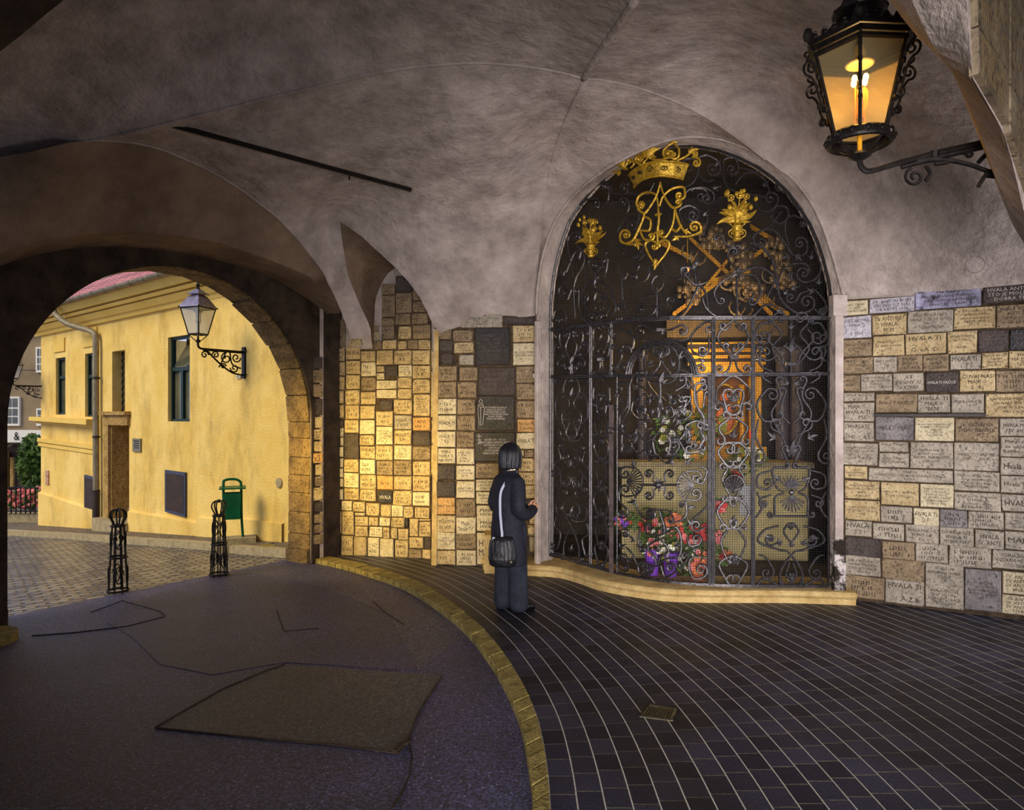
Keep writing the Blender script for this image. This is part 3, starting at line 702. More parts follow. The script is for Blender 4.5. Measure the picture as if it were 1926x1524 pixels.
RWP = [  # crop coords: x0,x1,yt,yb,text,tone,origin
 [(105,330,205,332,'HVALA TI MAJKO|NA SVEMU|ZDENKO I DAVOR','cream'),(337,720,180,308,'SV. ANTUN BUDI|VJEČNO UZ NAS|OB KRUPI 1976','lilac'),(720,1285,90,268,'Na časti|Majci Božjoj Kamen|zahvalna obitelj|Seničić - Lisin','polished'),(1288,1800,72,222,'HVALA ANTUNU|ŠTO JE MOLITVA|DOBRA TEBI','dark')],
 [(108,358,335,527,'SVETI ANTUNE|HVALA TI||K. VERA','lilac'),(360,655,318,495,'SV ANTUNU|HVALA|M. M.','tan'),(658,1045,285,475,'SVETA BOGORODICE|HVALA TI ZA SVE TVOJE|MILOSTI|VERA RUBELLI','grey'),(1045,1405,258,445,'SV. BOGORODICE I SV|JOSIPE hvala VAM na|velikom daru dječice|MARIJA i ANA|DIG. T.','tan'),(1405,1800,235,435,'HVALA TI MAJKO|ANTE ŠTO|SPASILI SVIJET|GA I DALJE','brown')],
 [(110,365,530,680,'HVALA TI MAJČICE|na pomoći Sv|J.H','brown'),(365,635,500,675,'Hvala ti Majčice|što si nam pomogla|J.O.Z.','tan'),(640,988,482,660,'HVALA TI.||G. i A. D.','tan'),(993,1245,462,650,'HVALA TI MAJKO|NA POMOĆI||B.ŽAJA','tan'),(1250,1510,450,638,'#4','dark'),(1512,1800,440,625,'#4','black')],
 [(113,368,683,825,'HVALA TI MAJKO|I SV. ANTUN|M.J.','brown'),(370,572,678,812,'MAJKO HVALA|TI|R.P.Š.','grey'),(574,785,665,805,'HVALA|MAJKO!|OBIT. HER','brown'),(787,1010,660,802,'SV. ANTUNE|HVALA|USLIŠ NAMA','brown'),(1012,1278,655,790,'HVALA TI,|      P.S.','grey'),(1280,1508,640,782,'HVALA BOGU|I M.B. NA|NJIHOVOJ|MILOSTI','tan'),(1510,1800,625,780,'HVALA|NA POMOĆ|I DALJE','tan')],
 [(112,260,835,972,'HVALA TI|MAJKO|#','brown'),(262,530,820,972,'SV.ANTUNE HVALA TI|POMOZI MI MOLIM TE|I NADALJE|12.V.1965     NADA','grey'),(533,800,812,972,'HVALA TI|SV. ANTUNE|K.R.','grey'),(802,1090,808,982,'HVALA TI MAJČICE|#','dark'),(1092,1400,792,975,'ČUVAJ NAS|MAJKO|S.  B.','tan'),(1402,1800,790,975,'#3','brown')],
 [(120,383,980,1058,'HVALA TI GOSPE|H.IA.G.','grey'),(390,742,985,1150,'HVALA TI MAJČICE|','brown'),(745,1020,990,1155,'HVALA  TI|MAJKO|N.N.','grey'),(1025,1310,990,1155,'MAJKO HVALA TI!|        K. I.','grey'),(1312,1800,985,1190,'KAMENITA MAJKO BOŽ|ZAHVALJUJEM TI NA|JANJI MOLBAMA|ME I DALJE','tan')],
 [(120,380,1062,1226,'MAJKO|  HVALA TI.|        M.L.','grey'),(120,380,1228,1392,'HVALATI||1945     A.L.','grey'),(383,714,1182,1382,'HVALA TI MAJKO|#','bluegrey'),(718,1055,1190,1392,'HVALA TI NA USLIŠANOJ MOLBI|MOLIMO TE POMOZI NAM I|NADALJE|22.VELJAČA 1930|MILA I NIKOLA','cream'),(1057,1430,1195,1398,'SV. ANTUN NA|SVEMU TI HVALA|          M.Ž.Z.','brown'),(1433,1800,1195,1350,'HVALA MAJČICE|I SV. ANTUNE','grey')],
 [(112,412,1402,1594,'HVALA TI MAJKO ŠTO|SI ME OZDRAVILA I OD|NESREĆE OČUVALA|ČUVAJ ME I DALJE.|A.C.','grey'),(415,670,1392,1482,'HVALA TI MAJKO|P.J.','grey'),(415,672,1486,1612,'HVALA TI MAJKO|KATICA SKLANDRIĆ','grey'),(678,1045,1396,1622,'Sveti Ante hvala Ti!|uslišao si i pomogao.|BEATA D. ANDRIJAŠEVIĆ|1938 – 1939','grey'),(1047,1430,1400,1639,'HVALA TI SV.ANTUNE|1940        A.N.R.','grey'),(1433,1800,1354,1524,'Mnogo ti hvala|na uslišanoj m|Budi mi i nadalje','grey'),(1437,1800,1527,1679,'Hvala Ti M','grey'),(1440,1800,1682,1834,'Hvala Ti Maj','grey'),(1445,1800,1836,1989,'HVALA TI|#','grey')],
 [(128,325,1600,1709,'GOSPI OD|KAMENITIH VRATA|ZAHVALNOSTI','tan'),(328,1042,1620,1738,'SV ANTUNI|TI NAJVEĆI ČUDOTVORAC IZ DNA SRCA TI HVALA|ALICA A.','grey'),(1047,1438,1641,1814,'Majčice draga hvala Ti|što si mi pomogla.|Pomozi mi i dalje.|M. BOŠNJAK','grey'),(1050,1445,1819,1978,'Majčice iz dna srca|TI HVALA|Pomozi i dalje|BETIKA PUŠIĆ','grey')],
 [(130,427,1722,1880,'HVALA TI MAJČICE|NA POMOĆI POMOZI|DALJE|1.8.1936 M.M','tan'),(430,757,1738,1932,'HVALA TI S. ANTUNE|ŠTO SI POMOGAO','tan'),(760,1048,1749,1949,'HVALA TI MAJČICE|ŠTO SI ME SPASILA|POMOZI MI JOŠ|ZA SPOMEN DARUJE|ŽELJKA LEPHAN|POŽEGA 1968','cream')],
 [(130,427,1886,2058,'HVALA TI MAJČICE ŠTO|SI POMOGLA POMOZI MI|DALJE','tan'),(430,702,1936,2078,'#2','grey'),(706,927,1952,2104,'HVALA TI|D.F.','cream'),(930,1162,1962,2120,'#3','bluegrey'),(1165,1472,1979,2134,'#3','grey'),(1475,1800,1994,2149,'#4','grey')],
 [(130,360,2058,2192,'HVALA|S.S','grey'),(363,635,2080,2222,'#2','grey'),(638,922,2096,2249,'HVALA MAJČICE|SV.ANTUNE|K.L.','grey'),(925,1220,2114,2278,'DOBRI BOŽE|HVALA TI|UVIJEK NAS','grey'),(1223,1472,2138,2298,'HVALA|SV. ANTE','grey'),(1475,1800,2152,2314,'MAJKO|#','grey')],
 [(130,438,2200,2364,'#3','dark'),(442,720,2234,2389,'#2','brown'),(722,1003,2249,2412,'#3','grey'),(1005,1365,2275,2454,'#3','grey'),(1368,1800,2309,2474,'OD NAŽIVANJA|OZDRAVI ME MAJKO|OD TEŠKE','grey')],
 [(130,435,2354,2524,'HVALA MAJČICI BOŽ|KAMENITIH VRATA|USPJELOJ OPERACIJI|U UPRUGA','grey'),(438,803,2386,2564,None,'brown'),(805,1135,2419,2610,'SV ANTUN|BESKRAJNA HVALA|I SLAVA|S.M.','grey'),(1137,1450,2466,2820,'SV. ANTUNE|TVOJA DOBROTA|JE NEOGRANIČENA|UVIJEK TE HVALIM|A.','bluegrey'),(1452,1800,2496,2684,'SV. ANTUN B|SV ANTUN U|SV ANTUN N|HVALA.','cream')],
 [(130,467,2524,2714,'#3','brown'),(468,802,2558,2764,'HVALA TI||      A.Z.B.','grey'),(805,1135,2600,2799,'HVALA MAJČICE|I SV. ANTUN|POMOZITE I DALJE|OBITELJ ZAH.','grey'),(1452,1800,2689,2859,'SV ANTUN I|SV. ANTUN U|SV ANTUN N|HVALA.','cream')],
]
S1c = 4.484
for r, row in enumerate(RWP):
    for k, (x0, x1, yt, yb, txt, tone) in enumerate(row):
        t = txt
        if t and t[0] != '#': t = t.replace('|#', '').rstrip('|')
        flip = (r == 4 and k == 2)
        extra = ' with upside-down lettering' if flip else (' with soot' if tone == 'dark' and t and t[0] != '#' else '')
        lab = f"{TONE[tone]} plaque{extra}, {ORDL[k]} in the {'top' if r == 0 else ORD[r]} row of the right wall"
        plaque(RW, 1560+x0/S1c, 1560+x1/S1c, 520+yt/S1c, 520+yb/S1c, t, tone, lab, 'votive plaques covering the right wall', flip=flip)
# MW
K1, K3 = 6.35, 8.025
mw = []
def a1(l, oy=500):
    for q in l: mw.append((600+q[0]/K1, 600+q[1]/K1, oy+q[2]/K1, oy+q[3]/K1, q[4] if len(q) > 4 else None, q[5] if len(q) > 5 else None))
a1([(750,915,215,350,'#3','brown'),(750,915,352,620,'#5','brown'),(920,1118,122,320,'#3','dark'),(920,1118,325,572,'#5','brown'),(1122,1290,280,420,'#3','brown'),(1122,1290,425,560,'#3','brown'),
 (915,1105,575,710,'#3','brown'),(1112,1310,565,703,'#3','brown'),(750,908,625,880,'HVALA TI|MAJKO','brown'),(950,1115,722,882,'#3','tan'),(1122,1338,706,880,'HVALA TI','brown'),(660,722,712,796,None,'brown'),(635,730,800,882,'#3','tan'),
 (635,758,888,1010,'#3','brown'),(765,937,885,1005,'#3','tan'),(940,1060,900,1005,'#2','tan'),(1062,1193,885,1000,'#3','brown'),(1195,1340,885,1005,'#3','tan'),(150,325,640,980,'#5','brown'),(362,515,875,960,'#2','tan'),
 (145,320,985,1147,'#2','tan'),(325,505,963,1125,'HVALA','tan'),(508,688,1015,1148,'#3','tan'),(690,898,1010,1190,'#5','tan'),(902,1115,1005,1180,'HVALA TI|K.B.','tan'),(1120,1340,1010,1185,'#3','tan'),
 (145,322,1150,1318,'#2','tan'),(325,503,1130,1300,'#2','tan'),(508,690,1150,1325,'#2','cream'),(692,792,1195,1275,'#2','tan'),(795,950,1190,1330,'#3','dark'),(952,1120,1185,1328,'HVALA MAJKO|I SV ANTUNE|POMOZI I DALJE|A.A','cream'),(1122,1340,1190,1350,'#2','tan'),
 (142,320,1320,1487,'HVALA MAJKO|HVALA TI','tan'),(325,503,1303,1475,'#2','tan'),(505,690,1330,1497,'#2','brown'),(692,795,1280,1366,'#2','cream'),(692,942,1370,1475,'#3','cream'),(945,1118,1330,1466,'#4','tan'),(1122,1340,1352,1526,'#3','tan'),(1342,1385,1000,1250,None,'tan'),(1342,1385,1253,1530,None,'tan')])
a1([(135,310,92,258,'#2','tan'),(135,310,262,430,'#2','tan'),(318,500,85,264,'#2','tan'),(503,685,104,262,'HVALA TI','tan'),(690,937,80,190,'#3','cream'),(940,1118,72,198,'#4','tan'),(1130,1335,135,402,'#6','tan'),
 (725,895,205,335,'#2','dark'),(897,1120,200,380,'#3','tan'),(685,895,340,520,'#2','tan'),(318,492,268,437,'#2','tan'),(495,677,270,437,None,'tan'),(905,1117,385,560,'#2','grey'),(1125,1337,408,578,'#2','orange'),
 (170,305,450,530,None,'dark'),(150,305,535,648,'#2','cream'),(315,490,440,602,'#2','tan'),(492,677,440,618,None,'cream'),(685,892,522,742,'#5','cream'),(905,1114,562,742,'HVALA TI|R.M.','tan'),(1122,1337,582,752,'#4','dark'),
 (148,305,652,758,'#2','cream'),(308,489,605,910,'#6','dark'),(492,674,622,752,'#2','tan'),(685,895,747,925,'#2','tan'),(903,1118,744,922,'#5','cream'),(1122,1337,760,925,'#4','brown'),
 (135,302,762,892,'#3','cream'),(135,302,895,1012,'#3','cream'),(492,684,755,912,'HVALA TI|K.J','tan'),(495,687,915,1092,'#2','cream'),(688,895,928,1105,'#3','brown'),(900,1118,925,1107,'#3','brown'),(1122,1337,935,1110,'#2','tan'),
 (130,302,1015,1130,'#3','cream'),(130,302,1135,1245,'#3','cream'),(308,490,912,1070,'#3','tan'),(308,490,1073,1255,'#4','cream'),(495,692,1095,1272,'#2','tan'),(695,895,1108,1280,'#1','orange'),(900,1118,1110,1280,'#1','tan'),(1122,1337,1113,1302,'#2','tan'),
 (128,300,1262,1396,'#3','cream'),(305,489,1258,1402,'#2','tan'),(492,694,1268,1415,'#2','tan'),(718,884,1290,1440,'HVALA','black'),(888,1120,1285,1470,'#3','tan'),(1125,1335,1304,1475,'#2','cream'),
 (72,148,445,552,'#2','tan'),(72,148,560,655,None,'tan'),(66,145,660,752,None,'tan'),(1342,1380,100,420,None,'tan'),(1342,1380,425,740,None,'tan'),(1342,1378,745,1100,None,'tan')], 720)
for q in [(155,340,325,480,'#3','brown'),(345,510,335,488,'#4','cream'),(513,708,345,505,'#2','tan'),(714,927,372,570,'#3','tan'),(931,1097,390,582,None,'tan'),(1103,1280,405,583,'#4','cream'),(1283,1442,415,594,'#3','tan'),(1450,1680,430,606,'#2','tan'),
 (155,353,487,835,'#5','tan'),(358,542,490,855,'#6','tan'),(552,708,512,568,'#1','cream'),(552,757,575,716,'#2','tan'),(761,910,580,714,'#2','tan'),(914,1088,585,725,'#2','cream'),(1098,1307,588,742,'#2','tan'),(1309,1363,600,748,None,'dark'),(1367,1512,600,880,'#5','tan'),(1516,1700,645,882,'#3','tan'),(1516,1700,608,643,None,'tan'),
 (552,757,719,876,'#3','tan'),(762,973,720,890,'#3','cream'),(977,1085,730,908,'#2','tan'),(1088,1193,738,912,'#3','tan'),(1196,1362,750,928,'#3','tan'),
 (150,340,845,1160,'#3','tan'),(344,533,860,1165,'#2','tan'),(537,737,875,1170,None,'tan'),(741,927,890,1180,'#2','cream'),(931,1145,905,1190,None,'cream'),(1147,1360,930,1200,'#2','tan'),(1367,1590,885,1057,'#2','tan'),(1592,1700,890,1062,None,'dark'),(1362,1562,1062,1218,None,'brown'),(1565,1700,1068,1228,None,'tan')]:
    mw.append((600+q[0]/K3, 600+q[1]/K3, 900+q[2]/K3, 900+q[3]/K3, q[4], q[5]))
def rank_labels(L, where, colx):
    """name each plaque by its column and its rank in that column"""
    cols = {}
    for i, q in enumerate(L):
        xc = (q[0]+q[1])/2; c = sum(1 for x in colx if xc > x); cols.setdefault(c, []).append(i)
    out = [None]*len(L); nc = len(colx)+1
    for c, ids in cols.items():
        ids.sort(key=lambda i: (L[i][2]+L[i][3], L[i][0]))
        for k, i in enumerate(ids):
            q = L[i]; h = 'small ' if (q[1]-q[0])*(q[3]-q[2]) < 350 else ('large ' if (q[1]-q[0])*(q[3]-q[2]) > 1500 else '')
            nm = (ORD[k] if k < 20 else ['twenty-first','twenty-second','twenty-third','twenty-fourth','twenty-fifth','twenty-sixth'][k-20])
            cn = 'leftmost' if c == 0 else ('rightmost' if c == nc-1 else ORD[c])
            out[i] = f"{h}{TONE[q[5]]} plaque, {nm} from above in the {cn} column of {where}"
    return out
labs = rank_labels(mw, 'the recessed wall', [621,648,677,707,740,775,809])
for q, l in zip(mw, labs): plaque(MW, q[0], q[1], q[2], q[3], q[4], q[5], l, 'votive plaques on the recessed middle wall')
K4 = 5.862; pp = []
for q in [(82,238,225,345,'#2','brown'),(100,248,350,485,'#2','dark'),(115,255,490,625,'#3','dark'),(242,472,240,370,'#3','brown'),(257,480,373,500,'#3','tan'),(315,482,512,632,None,'grey'),(340,800,72,218,'HVALIM MAJKO BOŽJA OD KAMENITIH|HVALA  TI  MAJKO|IRMA I LUCA','grey'),(805,1152,95,188,'#1','dark'),(492,880,212,632,'#7','black'),(905,1164,190,378,'#3','tan'),(905,1164,382,632,'MILOSTIVA GOSPO|KAMENITIH VRATA|#','cream'),
 (85,297,634,806,'#3','brown'),(318,525,650,802,'#3','brown'),(530,937,652,960,'#4','dark'),(942,1168,640,825,'#4','brown'),(85,292,808,992,'#3','brown'),(297,510,810,992,'#2','brown'),(945,1168,830,1012,'#3','brown'),(78,290,995,1175,'#2','cream'),(295,500,998,1172,'#2','brown'),(942,1178,1015,1216,'#3','brown'),
 (75,287,1180,1350,'HVALA TI|#','cream'),(292,500,1180,1350,'#2','brown'),(955,1174,1222,1366,'Na čast Ma|Zahvalnost','orange'),
 (75,281,1355,1535,'HVALA TI|K.J','cream'),(285,487,1355,1537,'#2','brown'),(942,1167,1370,1555,'HVALA TI|#','cream'),(75,281,1539,1717,'MAJKO|HVALA TI|NA SVEMU','cream'),(283,490,1542,1725,'#4','cream'),(970,1032,1562,1635,'#2','cream'),(1036,1145,1557,1642,'#2','brown'),(970,1152,1647,1802,'#2','tan'),(945,1168,1807,1947,'#2','tan'),(1040,1160,1952,2097,'HVALA T|MAJKO','tan'),(1050,1160,2102,2227,None,'dark'),
 (500,760,1702,1872,'#2','brown'),(65,275,1722,1897,'#3','dark'),(283,493,1728,1897,'Hvala Ti Majko|što si nam pomogla|L.S.N','cream'),(65,275,1902,2079,'#3','dark'),(283,493,1902,2092,'HVALA TI MAJKO|ŠTO SI POMOGLA','cream'),(500,760,1882,2017,'HVALA MAJKO|ZA POMOĆ|PONOVNO','cream'),(500,790,2022,2162,'MAJKO BOŽJA|HVALA NA|DOBROTI','cream'),(65,277,2085,2275,'MAJKO HVALA TI','orange'),(283,500,2097,2299,'#2','brown'),(505,790,2169,2462,'MAJKO|HVALA||MAJKO|HVALA','cream'),(65,277,2279,2477,'#2','tan'),(283,505,2302,2492,'Majko|"hvala Ti!"','cream'),(70,278,2467,2662,'HVALA|POMOZI I DALJE|N.J.','cream'),(283,508,2482,2657,'#2','brown'),(508,800,2472,2827,'HVALA|MAJKO','cream'),(70,278,2665,2827,'#1','tan'),(283,506,2660,2837,'#3','cream'),(1090,1158,2232,2382,None,'tan'),(1070,1155,2387,2507,None,'tan'),(1085,1150,2512,2697,None,'tan')]:
    t = q[4]
    if t and t[0] != '#': t = t.replace('|#', '')
    pp.append((810+q[0]/K4, 810+q[1]/K4, 580+q[2]/K4, 580+q[3]/K4, t, q[5]))
labs = rank_labels(pp, 'the pillar', [860,895,966])
for q, l in zip(pp, labs): plaque(PIL, q[0], q[1], q[2], q[3], q[4], q[5], l, 'votive plaques on the pillar beside the gate')
# two large black tablets
pb = plaque(PIL, 810+515/K4, 810+930/K4, 580+965/K4, 580+1353/K4, 'ZA USPOMENU NA SVE KOJI|HVALE TI ZA SVE ŠTO SI|KAMENITA MAJKO BOŽJA|HVALA TI POMOZI NAM I DALJE|MOLIMO TE MAJKO|HVALA TI ZA ZDRAVLJE', 'black', 'black tablet engraved with a standing figure beside many lines, on the pillar', 'votive plaques on the pillar beside the gate', lf=.78, thick=.04)
fb_ = MB(); 
def pg(cx, cy, out=.044): return PIL.P(810+cx/K4, 580+cy/K4, out)
def ink_line(mb, pts, r=.003, out=.044): mb.tube([pg(x, y, out) for x, y in pts], r, 4)
for pts in ([(545,1012),(560,1005),(575,1020),(572,1045),(555,1050),(540,1035),(545,1012)],[(535,1060),(525,1100),(530,1180),(540,1280)],[(580,1060),(598,1110),(590,1180),(578,1280)],[(540,1080),(560,1100),(585,1085)],[(555,1100),(558,1180),(556,1275)],[(535,1060),(558,1070),(580,1060)],[(540,1285),(578,1285)],[(595,1120),(612,1140)]): ink_line(fb_, pts)
fb_.build('engraved_figure', INKL, pb)
pb = plaque(PIL, 810+490/K4, 810+932/K4, 580+1362/K4, 580+1690/K4, 'GODINE 1970 – 1971 SU|OBNOVLJENA KAMENITA VRATA|UNUTRAŠNJOST KAPELE|I SAM PROLAZ|POSTROJENJEM LIJEPE|MAJKE BOŽJE KAMENITIH', 'black', 'black tablet with cross and pale lettering above the head of the standing person', 'votive plaques on the pillar beside the gate', lf=.92, thick=.042)
fb_ = MB()
for pts in ([(540,1385),(540,1500)],[(515,1412),(568,1412)],[(518,1455),(535,1440),(540,1470),(525,1500)],[(560,1440),(552,1470),(562,1500)]): ink_line(fb_, pts, .004, .046)
fb_.build('engraved_cross', INKL, pb)
# jamb face plaques
JF = Wall([(-2.543,8.70), (-2.40,8.80)])
ys = [(330,402,'dark'),(405,482,'brown'),(485,562,'brown'),(566,664,'dark'),(668,735,'tan'),(738,802,'tan'),(805,868,'tan'),(870,932,'orange'),(935,1000,'tan'),(1004,1062,'brown'),(1065,1142,'tan'),(1146,1206,'dark'),(1214,1270,'brown'),(1274,1325,'brown'),(1330,1388,'brown')]
for k, (t, b, tone) in enumerate(ys):
    plaque(JF, 586, 606.5, 560+t/2.99, 560+b/2.99, '#3' if k % 2 else None, tone, f"narrow {TONE[tone]} plaque, {ORD[k]} from above on the strip beside the stone arch", 'votive plaques on the strip beside the arch')
# near pier, large marble slabs high on the right
M['slab'] = mat('veined_marble_slab', hexc(74,62,48), hexc(118,104,82), rough=.55, scale=5, bump=.3, bscale=30, c3=hexc(50,40,30))
BRZ = mat('bronze_lettering', hexc(84,68,42), rough=.7)
def pq(pts, lab):
    q = [PF.P(x, y) for x, y in pts]; nn = Vector((.703,-.711,0)); nn = nn if nn.dot(q[0]) < 0 else -nn
    m = MB(); m.quadbox(q, nn, .022, -.01); o = m.build('memorial_plaque', M['slab'], None, label=lab, cat='plaque', group='marble slabs on the near pier')
    g = MB(); r_ = random.Random(int(pts[0][1]+400)); bl, br, tr, tl = q
    for row in range(5):
        v = .82-.16*row; u = .12
        while u < .85:
            if r_.random() < .75:
                A_ = bl.lerp(br, u).lerp(tl.lerp(tr, u), v); B_ = bl.lerp(br, u+.02).lerp(tl.lerp(tr, u+.02), v)
                g.quadbox([A_, B_, B_+Vector((0,0,.025)), A_+Vector((0,0,.025))], nn, .0235, .02)
            u += .06
    g.build('inscription', BRZ, o)
# slabs are laid out on the pier face
for pts, lab in [([(1826,52),(1885,137),(1887,-110),(1821,-60)],'large marble slab highest on the near pier, left of the dark vertical joint'),([(1829,142),(1884,236),(1885,141),(1826,56)],'smaller marble slab with worn gilt lettering, beneath the topmost slab on the near pier'),
  ([(1889,160),(1990,330),(1990,-60),(1889,-110)],'marble slab at the upper right corner, right of the dark vertical joint'),([(1889,252),(1990,560),(1990,335),(1889,164)],'lowest marble slab on the near pier, tapering down along the plaster edge')]:
    pq(pts, lab)
# tie rod, ledge, small fittings
w = MB(); a = pix(281,224,LBL.Y(281)+.02); b = pix(772,357,7.15); w.tube([a,b], .022, 8); 
o = w.build('tie_rod', M['iron_black'], None, label='long dark iron tie rod crossing the vault above the plaques', cat='tie rod')
k = MB(); k.tube([pix(1265/1.926+0,648/1.926-12,6.9), pix(1265/1.926,648/1.926+2,6.9)], .008, 6); k.build('hook', M['iron_black'], o)
w = MB()
q = [RW.P(1560+385/S1c, 520+1182/S1c), RW.P(1560+1312/S1c, 520+1182/S1c), RW.P(1560+1312/S1c, 520+1160/S1c), RW.P(1560+385/S1c, 520+1160/S1c)]
for v in q[:2]: v.z = q[0].z
for v in q[2:]: v.z = q[2].z
nn = Vector((-.498,-.867,0)); w.quadbox(q, nn, .14, .042)
o = w.build('shelf', M['iron_black'], None, label='narrow dark ledge running between plaque rows on the right wall', cat='shelf')
k = MB()
for px in (1715, 1795): k.tube([RW.P(px,786,.0), RW.P(px,783,.12)], .008, 6)
k.build('bracket', M['iron_black'], o)
w = MB(); c = RW.P(1773,519,.02); w.tube([c+Vector((.07*math.cos(t)*.867, -.07*math.cos(t)*.498, .07*math.sin(t)))-Vector((0,.45,0)) for t in [2*PI*i/24 for i in range(25)]], .004, 5)
w.build('plaster_roundel', M['plaster'], None, label='round plaster cap in the vault above the plaques at right', cat='wall cap')
# floor hatch
w = MB(); P = [fl(x, y) for x, y in ((1222,1326),(1277,1336),(1266,1357),(1203,1349))]; P.reverse()
w.add([p+Vector((0,0,.006)) for p in P]+[p for p in P], [(0,1,2,3)]+[(i,(i+1)%4,4+(i+1)%4,4+i) for i in range(4)])
hatch = w.build('floor_hatch', mat('brass_hatch', hexc(96,86,56), hexc(130,118,78), rough=.5, metal=.4, scale=30), None, label='small rusty rectangular access cover set in the dark tiles', cat='access cover')
w = MB()
ux = (P[0]-P[1]); uy = (P[2]-P[1])
for i in range(9):
    a = P[1]+ux*(.14+.09*i)+uy*.15; w.tube([a+Vector((0,0,.009)), a+uy*.7+Vector((0,0,.009))], .004, 4)
w.tube([P[i]+Vector((0,0,.008)) for i in (0,1,2,3,0)], .006, 4)
w.build('relief_grid', M['iron_black'], hatch)

# ---------------------------------------------------------------- wrought iron gate
gate = thing('wrought_iron_gate', GATE.Pz(1290,.12), 'tall arched wrought iron gate of dark scrollwork with gilded crown', 'gate')
def gp(x, y, off=0.0): return GATE.P(x, y, off)
def gtube(mb, pts, r=.010, off=0, n=6, flat=1.0): mb.tube([gp(p[0], p[1], off) for p in pts], r, n, True, flat)
def spiral(P, T, r, d, turns, k=22):
    """spiral continuing from P along unit tangent T; d=+1/-1 side; pixels"""
    N_ = Vector((-T.y, T.x))*d; C = Vector(P)+N_*r; out = []
    a0 = math.atan2(-N_.y, -N_.x)
    for i in range(1, k+1):
        th = turns*2*PI*i/k; rr = r*(1-.86*(i/k)**.8)
        c2 = C+N_*0; out.append(Vector((c2.x+rr*math.cos(a0+d*th), c2.y+rr*math.sin(a0+d*th))))
    return out
def scroll(mb, pts, e0=None, e1=None, r=.0095, off=0.0, leaf=True, knob=True):
    if off < .02: r *= 1.35
    P = [Vector(p) for p in smooth_line([(*p, 0) for p in pts], 7)]; P = [Vector((p.x, p.y)) for p in P]
    full = list(P); kn = []
    if e1:
        s1 = spiral(P[-1], (P[-1]-P[-2]).normalized(), *e1); full = full+s1; kn.append(s1[-1])
    if e0:
        s0 = spiral(P[0], (P[0]-P[1]).normalized(), *e0); full = s0[::-1]+full; kn.append(s0[-1])
    n_ = len(full); rs = [r*(.62+.38*math.sin(PI*min(1, max(0, (i+2)/(n_+4))))) for i in range(n_)]
    mb.tube([gp(p.x, p.y, off) for p in full], rs, 6, True)
    if knob:
        for c in kn: mb.ball(gp(c.x, c.y, off+.004), r*1.25, 6)
    return full
def leafb(mb, x, y, ang, L, w_=.28, off=.008, curl=.5):
    """acanthus leaf: three tapering bent lobes (pixels, ang in degrees, screen up = -90)"""
    for da, l in ((0, 1), (38, .62), (-38, .62)):
        a = math.radians(ang+da); p = Vector((x, y)); pts = [p]
        for i in range(5):
            p = p+Vector((math.cos(a), math.sin(a)))*L*l/5; a += curl*.22*(1 if da >= 0 else -1); pts.append(p)
        sc_ = GATE.Y(x)/F
        rs = [L*l*w_*1.35*sc_*v for v in (.25,.5,.6,.45,.28,.06)]
        mb.tube([gp(q.x, q.y, off) for q in pts], rs, 5, True, .55)
def mir(pts, m): return [(2*m-x, y) for x, y in pts]
def sym(mb, m, pts, e0=None, e1=None, **k):
    scroll(mb, pts, e0, e1, **k)
    f = lambda e_: None if e_ is None else (e_[0], -e_[1], e_[2])
    scroll(mb, mir(pts, m), f(e0), f(e1), **k)
YT = lambda x: 621+(601-621)*min(1, (x-1033)/165) if x < 1198 else (601-(x-1198)*.05 if x < 1260 else 598)
YM = lambda x: 709-(x-1033)*.011
YB = lambda x: np.interp(x, [1030,1055,1080,1111,1135,1155,1200,1250,1300,1340,1416,1566], [1045,1050,1058,1067,1075,1081,1091,1098,1102,1104,1106,1107])-3
def rail(fy, x0, x1, w_, r, off=0, n=28):
    mb = MB()
    for dy in w_: mb.tube([gp(x0+(x1-x0)*i/n, fy(x0+(x1-x0)*i/n)+dy, off) for i in range(n+1)], r, 6)
    return mb
rail(YT, 1030, 1568, (-2.4,0,2.4), .013).build('rail', M['iron'], gate)
rail(YM, 1028, 1570, (-1.8,1.6), .013).build('rail', M['iron'], gate)
rail(YB, 1034, 1566, (-1.5,1.5), .016).build('rail', M['iron'], gate)
mb = MB(); gtube(mb, [(1034,YB(1034))]+[(1035,900),(1035,700)]+ringg+[(1565,700),(1565,900),(1565,YB(1565))], .016); gtube(mb, [(1040,YB(1040)),(1040,640)], .008); gtube(mb, [(1558,YB(1558)),(1558,604)], .010)
mb.build('frame', M['iron'], gate)
def stile(x, y0, y1, w_, m='iron', r=.012):
    mb = MB()
    for dx in w_: mb.tube([gp(x+dx, y0+(y1-y0)*i/10, .004) for i in range(11)], r, 6)
    return mb.build('stile', M[m], gate)
stile(1111, YT(1111), YB(1111), (-1.5,1.5)); stile(1150, YT(1150), YM(1150), (-1.3,1.3), r=.009)
stile(1338, YM(1338), YB(1338), (-5,-1.8,1.8,5), r=.012); stile(1342, YT(1342), YM(1342), (-2,2))
stile(1416, YT(1416), YB(1416), (-2.4,0,2.4), r=.010); stile(1161, YM(1161), YB(1161), (0,), r=.009); stile(1331.5, YM(1331), YB(1331), (0,), r=.008)
mb = MB()
for i in range(1):
    q = [gp(1149,YB(1149),.03), gp(1157,YB(1157),.03), gp(1157,762,.03), gp(1149,762,.03)]; mb.quadbox(q, (.3,.95,0), 0, .014)
lockbar = mb.build('lock_bar', M['iron_flat'], gate)
mb = MB()
for yy in (810, 985): 
    mb.tube([gp(1153+4.2*math.cos(t), yy+5.5*math.sin(t), .036) for t in [2*PI*k/14 for k in range(15)]], .006, 5); mb.ball(gp(1153,yy,.036), .008, 6)
mb.build('keyhole_plate', M['iron'], lockbar)
